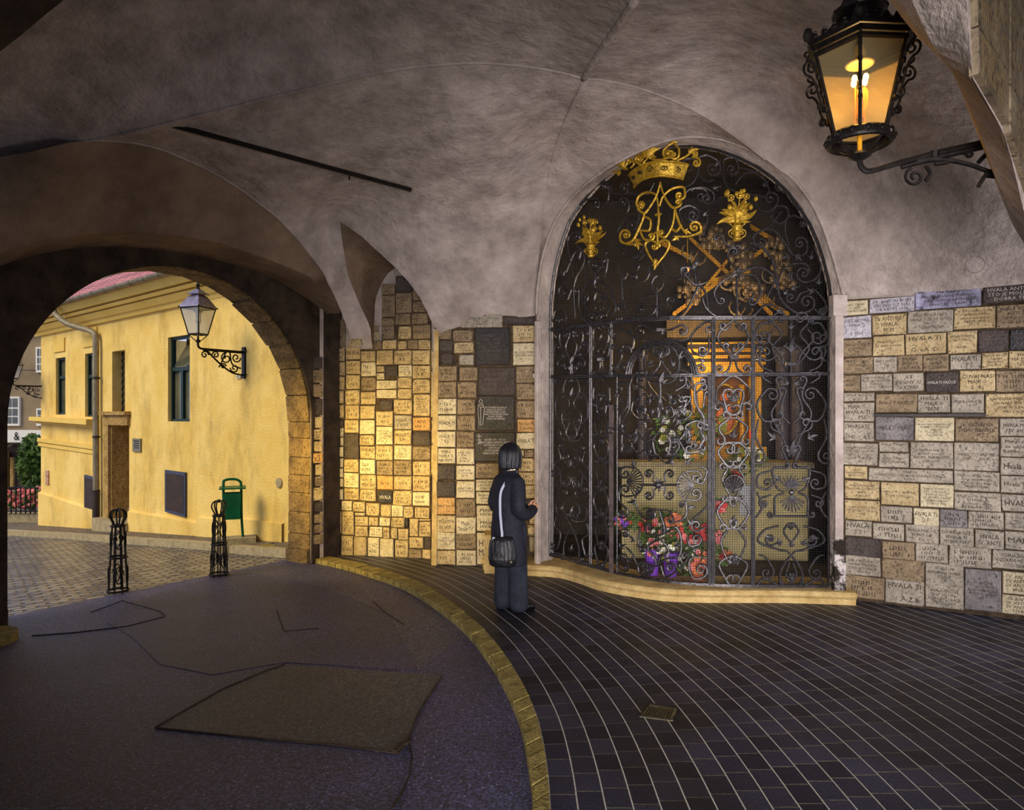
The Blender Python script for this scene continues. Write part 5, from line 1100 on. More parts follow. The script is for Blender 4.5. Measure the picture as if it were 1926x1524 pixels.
def cs(pts, e0=None, e1=None, off=.1): scroll(g, [L7(*p) for p in pts], e0, e1, r=.013, off=off)
cs([(850,240),(820,290),(780,280)],None,(8,1,1.2),.17); cs([(870,240),(930,260),(1000,240)],(0.1,1,.1),(8,-1,1.2),.17); cs([(725,170),(690,230),(660,300)],None,None); cs([(725,180),(790,210)],None,(7,1,1.2),.12); cs([(700,300),(730,270),(720,240)],None,(6,-1,1)); cs([(1018,120),(960,170),(950,200)],None,(9,-1,1.2),.14); cs([(1018,120),(1060,170),(1060,220)],None,(9,1,1.2),.14); cs([(1040,250),(1100,220),(1150,180)],None,(7,1,1)); cs([(1150,220),(1190,230)],None,(9,1,1.3)); cs([(680,310),(640,300),(620,270)],None,(6,1,1))
for x, y, a in ((850,200,-90),(850,220,-60),(850,220,-120),(640,290,-120),(660,300,-90),(1130,200,-50),(1140,180,-20),(640,340,180),(725,180,-90),(1018,130,-90)): leafb(g, *L7(x, y), a, 15, .3, .13)
for k in range(6): leafb(g, *L7(852,240-k*8), -90+(-1)**k*35, 26-k*2, .24, .17)
g.ball(gp(*L7(852,90),.17), .03, 8, (1,1,1.6)); g.build('crest', M['gold'], crown)
# vases of gilded flowers
def vase(cx, cy, s_, name='gilded_vase'):
    g = MB(); c = gp(cx, cy, .06); k = GATE.Y(cx)/F*s_
    g.lathe(c, [(7*k,0),(8*k,3*k),(6*k,6*k),(6.5*k,14*k),(9.5*k,17*k),(10*k,26*k),(7.5*k,29*k),(6.5*k,32*k),(7*k,42*k),(9*k,46*k)], 12)
    v = g.build(name, M['gold'], gate)
    b = MB(); r_ = random.Random(int(cx))
    for a in range(-160, -19, 20): leafb(b, cx, cy-44*s_, a, r_.uniform(24,34)*s_, .26, .075, r_.uniform(-.8,.8))
    for a in (-175,-5): leafb(b, cx, cy-40*s_, a, 40*s_, .2, .07, -.8)
    for i in range(14):
        a = r_.uniform(-2.6,-.5); R = r_.uniform(10,48)*s_; b.ball(gp(cx+R*math.cos(a), cy-46*s_+R*math.sin(a), .08+r_.uniform(0,.03)), r_.uniform(3,5)*k, 7, (1,1,1.3))
    for sx in (-1, 1):
        for (x, y, rr) in ((9,-32,8),(10,-10,8)): scroll(b, [(cx+sx*7*s_, cy+(y+6)*s_),(cx+sx*13*s_, cy+(y+2)*s_)], None, (rr*s_, -sx, 1.4), r=.007, off=.06)
    for (dx, dy) in ((-12,-78),(3,-82),(15,-80)) : 
        b.tube([gp(cx+(dx+5*math.cos(t))*s_, cy+(dy+5*math.sin(t))*s_, .09) for t in [2*PI*q/12 for q in range(13)]], .007, 5); b.ball(gp(cx+dx*s_,cy+dy*s_,.09), 3*k, 6)
        b.tube([gp(cx,cy-46*s_,.07), gp(cx+dx*s_,cy+(dy+4)*s_,.09)], .006, 5)
    b.build('gilded_bouquet', M['gold'], v)
vase(*L7(380,995), .82); vase(*L8(368,850), 1.0)
# ---------------------------------------------------------------- outside: street and yellow house
def gslope(px, py):
    a = (px-CX)/F; b = (HY-py)/F
    # z = ZA -.075*u, u = (X+2.55)*(-.825)+(Y-8.7)*.565-.45
    k = -.075; c0 = ZA+k*(2.55*-.825-8.7*.565-.45); c1 = k*(a*-.825+.565)
    Y = (c0-H)/(b-c1); return Vector((a*Y, Y, H+b*Y))
def gzv(x, y, dz=0): 
    u = (x+2.55)*(-.825)+(y-8.7)*.565-.45; return Vector((x, y, ZA-.075*max(0, min(u, 13))+dz))
def brickmat(name, c1, c2, mo, bw, rh, rot, bump=1.0, rough=.7, ms=.012, spec=.3):
    m, nt, b = new_mat(name); L = nt.links; N = nt.nodes; b.inputs['Roughness'].default_value = rough; b.inputs['Specular IOR Level'].default_value = spec
    tc = N.new('ShaderNodeTexCoord'); mp = N.new('ShaderNodeMapping'); mp.inputs['Rotation'].default_value = rot; L.new(tc.outputs['Object'], mp.inputs['Vector'])
    ns = N.new('ShaderNodeTexNoise'); ns.inputs['Scale'].default_value = 3; L.new(mp.outputs[0], ns.inputs['Vector'])
    va = N.new('ShaderNodeMixRGB'); va.blend_type = 'LINEAR_LIGHT'; va.inputs['Fac'].default_value = .03; L.new(mp.outputs[0], va.inputs['Color1']); L.new(ns.outputs['Color'], va.inputs['Color2'])
    br = N.new('ShaderNodeTexBrick'); br.inputs['Scale'].default_value = 1; br.inputs['Brick Width'].default_value = bw; br.inputs['Row Height'].default_value = rh; br.inputs['Mortar Size'].default_value = ms; br.inputs['Mortar Smooth'].default_value = .6
    br.inputs['Color1'].default_value = (*c1, 1); br.inputs['Color2'].default_value = (*c2, 1); br.inputs['Mortar'].default_value = (*mo, 1)
    L.new(va.outputs[0], br.inputs['Vector']); L.new(br.outputs['Color'], b.inputs['Base Color'])
    bp = N.new('ShaderNodeBump'); bp.invert = True; bp.inputs['Strength'].default_value = bump; bp.inputs['Distance'].default_value = .03; L.new(br.outputs['Fac'], bp.inputs['Height']); L.new(bp.outputs['Normal'], b.inputs['Normal'])
    return m
M['cobble'] = brickmat('cobblestones', hexc(150,138,120), hexc(84,74,78), hexc(26,22,28), .2, .12, (0,0,math.radians(-38)), rough=.38, spec=.8, bump=2.2, ms=.02)
M['setts'] = brickmat('small_setts', hexc(140,124,96), hexc(96,84,74), hexc(44,38,34), .075, .06, (0,0,math.radians(-30)), bump=.8, ms=.008)
M['roof'] = brickmat('red_roof_tiles', hexc(190,120,118), hexc(160,92,92), hexc(96,60,64), .18, .3, (math.radians(0),0,math.radians(-39)), bump=.8)
d_out = Vector((-.825,.565,0)); d_al = e.copy()
w = MB(); P0 = (A0+A1)/2+nout*.45
def stp(u, s_, dz=0): 
    p = P0+d_out*u+d_al*s_; return gzv(p.x, p.y, dz)
us = [-.02,.3,1,2,4,6,8,10,13,18,26,36]
for a_, b_ in zip(us[:-1], us[1:]):
    w.add([stp(a_,-9 if a_ > .2 else -3), stp(a_,8 if a_ > .2 else 2.3), stp(b_,8), stp(b_,-9)], [(0,1,2,3)])
struct(w, 'floor', M['cobble'])
# pavement in front of the house, raised kerb
kpts = [(560,1052),(500,1047),(450,1043),(400,1037),(350,1032),(280,1027),(200,1021),(120,1014),(50,1010),(0,1006),(-60,1002)]
KP = [gslope(x, y) for x, y in kpts]; W_ = []
for p in KP:
    q = p.copy(); a_ = HF.P(CX+F*p.x/p.y, HY, 0); 
    W_.append(p)
w = MB(); hb = [Vector((p.x, p.y, 0)) for p in (HF.P(x, HY) for x in (640,540,460,400,330,260,190,130,77,20,-60))]
fr_ = [p+Vector((0,0,.10)) for p in KP]; bk_ = [gzv(p.x-.1, p.y+.2, .12) for p in hb]
w.strip(fr_, bk_); struct(w, 'floor', M['setts'])
w = MB(); ed = [p+Vector((0,0,.105)) for p in KP]; n1 = Vector((.3,.95,0))*.16
w.strip(ed, [p+n1 for p in ed]); w.strip(ed, [p-Vector((0,0,.25)) for p in ed]); struct(w, 'trim_22', M['concrete'])

M['yellow'] = mat('yellow_render', hexc(220,182,86), hexc(234,200,110), rough=.9, scale=1.1, bump=.4, bscale=45, c3=None, lo=.3, hi=.7)
def stained():
    m = mat('stained_yellow_render', hexc(226,188,96), hexc(240,208,126), rough=.9, scale=1.3, bump=.45, bscale=40)
    nt = m.node_tree; N = nt.nodes; L = nt.links; b = N['Principled BSDF']; src = b.inputs['Base Color'].links[0].from_socket
    tc = N.new('ShaderNodeTexCoord'); mp = N.new('ShaderNodeMapping'); mp.inputs['Scale'].default_value = (1.1,1.1,.5); L.new(tc.outputs['Object'], mp.inputs['Vector'])
    n = N.new('ShaderNodeTexNoise'); n.inputs['Scale'].default_value = 1.4; n.inputs['Detail'].default_value = 8; n.inputs['Roughness'].default_value = .7; L.new(mp.outputs[0], n.inputs['Vector'])
    r = N.new('ShaderNodeValToRGB'); r.color_ramp.elements[0].position = .5; r.color_ramp.elements[0].color = (0,0,0,1); r.color_ramp.elements[1].position = .74; r.color_ramp.elements[1].color = (.62,.62,.62,1); L.new(n.outputs['Fac'], r.inputs['Fac'])
    mx = N.new('ShaderNodeMixRGB'); mx.inputs['Color2'].default_value = (*hexc(128,98,48), 1); L.new(r.outputs['Color'], mx.inputs['Fac']); L.new(src, mx.inputs['Color1']); L.new(mx.outputs[0], b.inputs['Base Color'])
    return m
M['yellow_st'] = stained()
O0 = HF.P(540, HY); hd = Vector((-.78,.63,0)).normalized(); hn = Vector((-.63,-.78,0)).normalized()
def ht(px): return (HF.P(px, HY)-O0).dot(hd)
def hz(px, py): return HF.P(px, py).z
def hp(t, z, out=0): p = O0+hd*t+hn*out; return Vector((p.x, p.y, z))
house = thing('house', hp(4,-.3), 'yellow rendered house with tiled roof seen through the stone archway', 'house')
ops = {}
def rect(x0, x1, yt, yb): xm = (x0+x1)/2; return (ht(x1), ht(x0), hz(xm, yb), hz(xm, yt))   # t0<t1, z0<z1
ops['w1'] = rect(105,123,673,780); ops['w2'] = rect(160,186,664,784); ops['gr'] = rect(211,235,660,781); ops['w3'] = rect(316,357,632,793)
ops['door'] = rect(208,243,800,999)
ts = sorted(set([-1.0, ht(77)]+[o_[i] for o_ in ops.values() for i in (0,1)])); zs_ = sorted(set([-1.3, 3.9]+[o_[i] for o_ in ops.values() for i in (2,3)]))
w = MB()
for a_, b_ in zip(ts[:-1], ts[1:]):
    for c_, d2 in zip(zs_[:-1], zs_[1:]):
        tm, zm = (a_+b_)/2, (c_+d2)/2
        if any(o_[0] < tm < o_[1] and o_[2] < zm < o_[3] for o_ in ops.values()): continue
        w.add([hp(a_,c_), hp(b_,c_), hp(b_,d2), hp(a_,d2)], [(0,1,2,3)])
for k_, o_ in ops.items():
    dp = .9 if k_ == 'door' else (.28 if k_ == 'gr' else .12)
    c4 = [(o_[0],o_[2]),(o_[1],o_[2]),(o_[1],o_[3]),(o_[0],o_[3])]
    for i in range(4): 
        (t0,z0),(t1,z1) = c4[i], c4[(i+1)%4]; w.add([hp(t0,z0), hp(t1,z1), hp(t1,z1,-dp), hp(t0,z0,-dp)], [(0,1,2,3)])
te = ht(77); w.add([hp(te,-1.3), hp(te,-1.3,-6), hp(te,3.9,-6), hp(te,3.9)], [(0,1,2,3)])
w.build('wall', M['yellow_st'], house)
# pilaster step where the older part of the house begins, and plinth
w = MB(); tc_ = ht(378); w.prism([hp(-1,-1.3), hp(tc_,-1.3), hp(tc_,3.8), hp(-1,3.8)], hn*.05); w.build('wall_face', M['yellow_st'], house)
def plinth(xa, xb, fy, out):
    w = MB()
    n_ = 6; top = [hp(ht(xa+(xb-xa)*i/n_), hz(xa+(xb-xa)*i/n_, fy(xa+(xb-xa)*i/n_)), out) for i in range(n_+1)]
    bot = [Vector((p.x,p.y,-1.3)) for p in top]; w.strip(top, bot); w.strip(top, [p-hn*(out+.01)+Vector((0,0,.04)) for p in top]); w.build('plinth', M['yellow_st'], house)
plinth(540, 379, lambda x: 985-(540-x)*.13+(8 if x < 450 else 0), .09); plinth(378, 246, lambda x: 984-(378-x)*.165-0, .06); plinth(184, 77, lambda x: 962-(184-x)*.33, .06)
w = MB()
for z0, z1, o0, o1 in ((3.72,3.80,.06,.10),(3.80,3.90,.13,.22),(3.92,3.97,.26,.30),(4.0,4.13,.34,.42)):
    a_, b_ = -1.2, te+.25
    prof_ = [(0,z0),(o0,z0),(o1,z1),(0,z1)]
    A_ = [hp(a_,z,o) for o,z in prof_]; B_ = [hp(b_,z,o) for o,z in prof_]; w.add(A_+B_, [(i,(i+1)%4,4+(i+1)%4,4+i) for i in range(4)]+[(0,1,2,3),(7,6,5,4)])
w.build('cornice', M['yellow'], house)
w = MB()
for i in range(10):
    a0_, a1_ = PI+PI*i/10, PI+PI*(i+1)/10
    f_ = lambda a: (.50+.07*math.cos(a), 4.18+.07*math.sin(a))
    (o0,z0),(o1,z1) = f_(a0_), f_(a1_); w.add([hp(-1.2,z0,o0), hp(te+.3,z0,o0), hp(te+.3,z1,o1), hp(-1.2,z1,o1)], [(0,1,2,3)])
for k in range(22):
    t_ = -1+k*.55; w.tube([hp(t_, 4.18+.073*math.sin(PI+PI*i/8), .50+.073*math.cos(PI+PI*i/8)) for i in range(9)], .008, 4)
w.build('gutter', M['pipe'], house)
w = MB(); w.add([hp(-1.4,4.19,.46), hp(te+.4,4.19,.46), hp(te-1.5,6.3,-2.6), hp(-1.4,6.3,-2.6)], [(0,1,2,3)]); w.add([hp(te+.4,4.17,.46), hp(te+.4,4.17,-5.5), hp(te-1.5,6.3,-2.6)], [(0,1,2)])
w.build('roof', M['roof'], house)
w = MB()
for k in range(26):
    t_ = -1+k*.45; w.tube([hp(t_,4.62,0), hp(t_,4.82,-.02)], .012, 4)
for z in (4.64,4.72,4.8): w.tube([hp(-1.2,z,0), hp(te,z,0)], .012, 4)
w.build('snow_guard', M['pipe'], house)
w = MB(); w.tube(smooth_line([hp(ht(152),4.16,.5), hp(ht(152),4.0,.5), hp(ht(163),3.75,.36), hp(ht(186),3.55,.12), hp(ht(190),3.35,.1), hp(ht(190),3.0,.1)], 5)+[hp(ht(191),.3,.1)], .06, 10)
dp_ = w.build('downpipe', M['pipe'], house)
w = MB(); w.tube([hp(ht(191),.3,.1), hp(ht(190.5),-.50,.1), hp(ht(188),-.58,.12), hp(ht(182),-.60,.2)], .068, 10)
for z in (2.6,1.4,.3): w.lathe(hp(ht(191),z,.1), [(.07,-.02),(.07,.02)], 10)
w.build('cast_iron_foot', M['wood_dark'], dp_)
# ledge and string courses on the left part
w = MB()
tL0, tL1 = ht(184), te+.1
def course(y0a, y0b, y1a, y1b, o):
    w.quadbox([hp(tL0,hz(184,y1b)), hp(tL1,hz(77,y1a)), hp(tL1,hz(77,y0a)), hp(tL0,hz(184,y0b))], hn, o, 0)
course(784,789,791,799,.22); course(791,799,796,805,.10); course(824,838,831,846,.05); course(833,848,839,855,.03)
w.build('string_course', M['yellow'], house)
# raised panels above windows
for x0, x1, yt, yb in ((103,123,637,662),(158,184,617,652)):
    w = MB(); t0,t1,z0,z1 = rect(x0,x1,yt,yb); w.quadbox([hp(t0,z0),hp(t1,z0),hp(t1,z1),hp(t0,z1)], hn, .03, 0)
    w.build('wall_panel', M['yellow'], house)
def window(o_, n_mul, transom, fm='green_dark', tilt=False):
    t0,t1,z0,z1 = o_; zt = z0+(z1-z0)*transom; f = MB(); b_ = .045; D_ = -.085
    def bar(a,b,c,d): f.quadbox([hp(a,c,D_), hp(b,c,D_), hp(b,d,D_), hp(a,d,D_)], hn, .03, -.04)
    bar(t0,t0+b_,z0,z1); bar(t1-b_,t1,z0,z1); bar(t0,t1,z0,z0+b_); bar(t0,t1,z1-b_,z1); bar(t0,t1,zt-.035,zt+.035)
    for k in range(1, n_mul): 
        tm = t0+(t1-t0)*k/n_mul; bar(tm-.04,tm+.04,z0,zt)
    fr_ = f.build('window', M[fm], house)
    g = MB(); g.add([hp(t0,z0,D_-.02), hp(t1,z0,D_-.02), hp(t1,zt,D_-.02), hp(t0,zt,D_-.02)], [(0,1,2,3)])
    if tilt: g.add([hp(t0+.05,zt+.05,D_), hp(t1-.05,zt+.05,D_), hp(t1-.05,z1-.12,D_-.22), hp(t0+.05,z1-.12,D_-.22)], [(0,1,2,3)])
    else: g.add([hp(t0,zt,D_-.02), hp(t1,zt,D_-.02), hp(t1,z1,D_-.02), hp(t0,z1,D_-.02)], [(0,1,2,3)])
    g.build('pane', M['winglass'], fr_)
    g = MB(); g.quadbox([hp(t0,z0,-.33), hp(t1,z0,-.33), hp(t1,z1,-.33), hp(t0,z1,-.33)], hn, 0, -.02); g.build('dark_interior', M['wood_dark'], fr_)
window(ops['w1'], 1, .66); window(ops['w2'], 1, .64); window(ops['w3'], 2, .62, tilt=True)
t0,t1,z0,z1 = ops['gr']; w = MB(); w.add([hp(t0,z0,-.27), hp(t1,z0,-.27), hp(t1,z1,-.27), hp(t0,z1,-.27)], [(0,1,2,3)]); gb = w.build('grille_opening', M['wood_dark'], house)
w = MB()
for k in range(1,5): w.tube([hp(t0+(t1-t0)*k/5,z0,-.15), hp(t0+(t1-t0)*k/5,z1,-.15)], .012, 5)
for k in range(9):
    zc = z0+(z1-z0)*(k+.5)/9
    for s_ in (.3,.7):
        c = t0+(t1-t0)*s_; w.tube([hp(c+.07*math.cos(a), zc+.09*math.sin(a), -.14) for a in [PI*2*i/12 for i in range(11)]], .012, 5)
w.build('iron_grille', M['iron_black'], gb)
# doorway
t0,t1,z0,z1 = ops['door']; w = MB()
M['doorstone'] = mat('flaking_stone', hexc(150,118,66), hexc(186,152,92), rough=.95, scale=5, bump=.7, bscale=14, c3=hexc(90,64,34))
w.quadbox([hp(t0-.16,z0), hp(t0,z0), hp(t0,z1+.16), hp(t0-.16,z1+.16)], hn, .04, -.02) if 0 else None
w.quadbox([hp(t1,z0), hp(t1+.22,z0), hp(t1+.22,z1+.18), hp(t1,z1+.18)], hn, .05, -.02); w.quadbox([hp(t0-.05,z1), hp(t1+.22,z1), hp(t1+.22,z1+.2), hp(t0-.05,z1+.2)], hn, .06, -.02); w.quadbox([hp(t0-.08,z1+.2), hp(t1+.28,z1+.2), hp(t1+.28,z1+.27), hp(t0-.08,z1+.27)], hn, .12, -.02)
w.quadbox([hp(t1-.03,z0,0), hp(t1-.02,z0,-.9), hp(t1-.02,z1,-.9), hp(t1-.03,z1,0)], hd, 0, -.02)
sur = w.build('door_surround', M['doorstone'], house)
w = MB(); w.quadbox([hp(t0-.5,z0,-.95), hp(t1+.5,z0,-.95), hp(t1+.5,z1,-.95), hp(t0-.5,z1,-.95)], hn, 0, -.05); w.build('hallway_wall', M['yellow'], house)
w = MB(); w.quadbox([hp(t0,-.4,-.93), hp(t1-.3,-.4,-.93), hp(t1-.3,.55+.25,-.93), hp(t0,.8,-.93)], hn, .01, 0); w.build('door_leaf', M['doorstone'], house)
w = MB(); zg = gzv(*hp(t0,0,.2).xy).z
w.quadbox([hp(t0-.1,zg-.1,-.9), hp(t1+.35,zg-.1,-.9), hp(t1+.35,zg+.28,-.9), hp(t0-.1,zg+.28,-.9)], hn, 1.12, 0); w.quadbox([hp(t0,zg+.28,-.9), hp(t1,zg+.28,-.9), hp(t1,zg+.46,-.9), hp(t0,zg+.46,-.9)], hn, .6, 0)
w.build('door_step', M['concrete'], house)
# basement boards (slanting foot), signs
for k, (x0, x1, yta, ytb, yba, ybb) in enumerate(((314,352,884,889,962,973),(162,181,893,898,959,962))):
    w = MB(); q = [hp(ht(x0),hz(x0,yba)), hp(ht(x1),hz(x1,ybb)), hp(ht(x1),hz(x1,ytb)), hp(ht(x0),hz(x0,yta))]; w.quadbox(q, hn, .04, .0); fr_ = w.build('basement_shutter', M['bluefr'], house)
    c = sum(q, Vector())/4; q2 = [c+(v-c)*.86 for v in q]; w = MB(); w.quadbox(q2, hn, .046, .0); w.build('dark_board', M['wood_dark'], fr_)
t0,t1,z0,z1 = rect(252,267,825,850); w = MB(); w.quadbox([hp(t0,z0),hp(t1,z0),hp(t1,z1),hp(t0,z1)], hn, .03, 0)
sg = w.build('wall_sign', mat('grey_plate', hexc(112,108,84), rough=.4), None, label='small grey rectangular name plate on the yellow house beside the doorway', cat='wall sign')
w = MB()
for k in range(4):
    z = z0+(z1-z0)*(.78-.17*k); w.quadbox([hp(t0+.06,z), hp(t1-.06-.03*(k%2),z), hp(t1-.06-.03*(k%2),z+.02), hp(t0+.06,z+.02)], hn, .033, .03)
w.build('inscription', M['iron_black'], sg)
w = MB(); c = hp(ht(532), hz(532,908), .05); w.lathe(Vector((0,0,0)), [(.075,0),(.075,.02),(.06,.03),(.01,.03)], 20); R_ = hn.to_track_quat('Z','Y').to_matrix(); w.v = [tuple(R_ @ Vector(v)+c) for v in w.v]
w.build('round_badge', M['concrete'], None, label='small round grey disc on the yellow wall next to the arch stones', cat='wall disc')
t0,t1,z0,z1 = rect(88,93,885,912); w = MB(); w.quadbox([hp(t0,z0),hp(t1,z0),hp(t1,z1),hp(t0,z1)], hn, .03, 0)
w.build('street_sign', mat('red_white_plate', hexc(150,70,60), hexc(200,180,150), scale=20), None, label='narrow reddish plate low on the far corner of the yellow house', cat='wall sign')
t0,t1,z0,z1 = rect(452,460,704,713); w = MB(); w.quadbox([hp(t0,z0,.05),hp(t1,z0,.05),hp(t1,z1,.05),hp(t0,z1,.05)], hn, .02, 0)
ns = w.build('number_plate', mat('enamel_plate', hexc(180,176,150), rough=.4), None, label='tiny square plate numbered 22 under the bracket of the nearer lantern', cat='number plate')
t = text_mesh('22'); w = MB(); w.add([hp(t1-.03-u*(t1-t0-.06), z0+.02+v*(z1-z0-.04), .072) for u, v in t[0]], t[1]); w.build('number', M['iron_black'], ns)

# ---------------------------------------------------------------- street lanterns
def copy_tree(o, par=None):
    c = o.copy(); COL.objects.link(c)
    if par: c.parent = par; c.matrix_parent_inverse = o.matrix_parent_inverse.copy()
    for ch in [x for x in bpy.data.objects if x.parent == o]: copy_tree(ch, c)
    return c
def street_lantern(base, adir, arm, label):
    """base: lantern foot; arm runs from foot to the wall along adir"""
    root = thing('street_lantern', base, label, 'street lantern', 'wall lanterns on the yellow house')
    b = Vector(base); k = 1.0; up = Vector((0,0,1)); a4 = PI/4+math.atan2(adir.y, adir.x)+.35
    zz = [.10,.48]; rb, rt = .13, .235
    f = MB()
    for i in range(4):
        a = a4+PI/2*i; p = Vector((math.cos(a), math.sin(a), 0)); f.tube([b+p*rb+up*zz[0], b+p*rt+up*zz[1]], .009, 5)
        a2 = a+PI/2; q = Vector((math.cos(a2), math.sin(a2), 0)); f.tube([b+p*rb+up*zz[0], b+q*rb+up*zz[0]], .012, 5); f.tube([b+p*rt+up*zz[1], b+q*rt+up*zz[1]], .013, 5)
        f.tube(smooth_line([b+up*.0, b+p*.05+up*.02, b+p*.09+up*.06, b+p*rb+up*.10], 4), .007, 5); f.ball(b+p*(rt+.02)+up*(zz[1]+.01), .014, 6)
    f.lathe(b+up*-.02, [(.02,0),(.035,.01),(.035,.03),(.015,.05),(.015,.09)], 10); f.build('frame', M['iron_black'], root)
    g = MB()
    for i in range(4):
        a = a4+PI/2*i; a2 = a+PI/2; p = Vector((math.cos(a), math.sin(a), 0)); q = Vector((math.cos(a2), math.sin(a2), 0))
        g.add([b+p*(rb-.004)+up*zz[0], b+q*(rb-.004)+up*zz[0], b+q*(rt-.004)+up*zz[1], b+p*(rt-.004)+up*zz[1]], [(0,1,2,3)])
    g.build('glass', M['clearglass'], root)
    r = MB(); r.lathe(b, [(.255,.485),(.25,.50),(.12,.655),(.10,.66),(.095,.665)], 4, ang=a4); r.lathe(b, [(.15,.675),(.15,.685),(.03,.76),(.01,.765)], 4, ang=a4); r.lathe(b, [(.09,.64),(.09,.69)], 4, ang=a4)
    roof_ = r.build('lantern_roof', M['roofmetal'], root)
    r = MB(); r.lathe(b, [(.012,.75),(.03,.77),(.012,.79),(.03,.81),(.035,.82),(.012,.84),(.02,.86),(.004,.9)], 8); r.build('finial', M['iron_black'], roof_)
    r = MB(); r.tube([b+up*.08, b+up*.3], .02, 8)
    for i in range(3): r.tube([b+Vector((.035*math.cos(2.1*i), .035*math.sin(2.1*i), .26)), b+Vector((.03*math.cos(2.1*i), .03*math.sin(2.1*i), .42))], .008, 6)
    r.lathe(b, [(.06,.42),(.065,.44),(.02,.47)], 10); r.build('gas_mantle', M['pipe'], root)
    r = MB(); ad = adir.normalized(); P3 = lambda u, v: b+ad*u*arm+up*v
    r.tube(smooth_line([P3(0,0), P3(0,-.06), P3(.05,-.10), P3(.2,-.105)], 4)+[P3(1,-.105)], .016, 8); r.tube([P3(.1,-.125), P3(1,-.125)], .008, 6)
    def s2(pts, rr=.012):
        r.tube(smooth_line([P3(*p) for p in pts], 6), rr, 6)
    s2([(.18,-.12),(.3,-.2),(.5,-.32),(.75,-.43),(1,-.46)], .014)
    def sp(cu, cv, R_, s0, d, tn=1.3):
        r.tube([P3(cu+(R_*(1-.8*i/16)*math.cos(s0+d*tn*2*PI*i/16))/arm, cv+R_*(1-.8*i/16)*math.sin(s0+d*tn*2*PI*i/16)) for i in range(17)], .011, 5)
    sp(.14,-.19,.06,0,1); sp(.38,-.18,.055,PI,-1); sp(.62,-.22,.09,PI/2,1); sp(.84,-.2,.075,0,-1); sp(.8,-.36,.07,PI,1); sp(.55,-.34,.045,0,1); s2([(.45,-.36),(.5,-.30),(.6,-.14)]); s2([(.7,-.13),(.75,-.3),(.95,-.36)])
    r.build('scroll_bracket', M['iron_black'], root)
    r = MB(); side = Vector((-ad.y, ad.x, 0)); c = P3(1.0,-.27)
    r.quadbox([c-side*.04-up*.24, c+side*.04-up*.24, c+side*.04+up*.24, c-side*.04+up*.24], ad, -.0, .03)
    for v in (-.18,.18): r.tube([c+up*v-side*.1, c+up*v+side*.1], .012, 5)
    r.build('wall_plate', M['iron_black'], root)
    return root
M['roofmetal'] = mat('lead_roof', hexc(96,84,96), hexc(140,134,160), rough=.3, metal=.6, scale=8)
Wl = HF.P(466, 680, .08); zl = 2.815; armL = .70
Lb = Vector((Wl.x, Wl.y, 0))+hn*armL; Lb.z = zl+.09
l1 = street_lantern(Lb, -hn, armL, 'nearer black lantern on a scroll bracket, right of the green-framed window of the yellow house')
l2 = copy_tree(l1); Wl2 = hp(te-.02, 0, 0); B2_ = Wl2+hn*armL*.8; l2.scale = (.8,.8,.8)
l2.location = (B2_.x+.0, B2_.y, 2.62); l2['label'] = 'farther black lantern on a scroll bracket at the distant left corner of the yellow house'

# ---------------------------------------------------------------- bollards
def bollard(base, tw):
    root = thing('bollard', base, '', 'bollard', 'open wrought iron bollards at the archway')
    b = Vector(base); Hh = .88; R0, R1 = .095, .058; zn = .70
    rr = lambda z: R0+(R1-R0)*z/zn
    m = MB(); n_ = 8
    for i in range(n_):
        a = tw+2*PI*i/n_; c, s_ = math.cos(a), math.sin(a)
        m.tube([b+Vector((c*rr(z), s_*rr(z), z)) for z in (0,.25,.5,zn)], .0075, 5)
    m.build('upright_bar', M['iron_black'], root)
    for z in (.02,.37,zn): 
        m = MB(); m.tube([b+Vector((math.cos(t)*(rr(z)+.008), math.sin(t)*(rr(z)+.008), z)) for t in [2*PI*i/20 for i in range(21)]], .011, 6); m.build('ring', M['iron_black'], root)
    m = MB()
    for i in range(6):
        a = tw+2*PI*i/6; c, s_ = math.cos(a), math.sin(a)
        m.tube(smooth_line([b+Vector((c*r_, s_*r_, z)) for r_, z in ((.058,.70),(.05,.73),(.078,.79),(.074,.84),(.04,.87),(0,.865))], 3), .009, 5)
    m.ball(b+Vector((0,0,.87)), .022, 8); m.build('crown', M['iron_black'], root)
    for zc in (.19,.55):
        m = MB()
        for i in range(4):
            a = tw+.4+2*PI*i/4; r_ = rr(zc)+.004; t_ = Vector((-math.sin(a), math.cos(a), 0)); o_ = b+Vector((math.cos(a)*r_, math.sin(a)*r_, zc))
            m.tube([o_+t_*.028*math.cos(q)+Vector((0,0,.09*math.sin(q))) for q in [2*PI*k/14 for k in range(15)]], .0065, 5)
            for s2_ in (-1,1): m.tube([o_-Vector((math.cos(a),math.sin(a),0))*.012+t_*(s2_*.03+.018*math.cos(q))+Vector((0,0,.05*math.sin(q))) for q in [2*PI*k/12 for k in range(10)]], .005, 5)
        m.build('scroll_ornament', M['iron_black'], root)
    return root
B1_ = fl(222,1114,ZA); b1 = bollard(B1_, .2); b1['label'] = 'left black iron bollard, standing nearer, at the edge of the cobbles'
b2 = copy_tree(b1); b2.location = fl(412,1083,ZA); b2.rotation_euler.z = .35; b2['label'] = 'right black iron bollard, standing in front of the green litter bin'

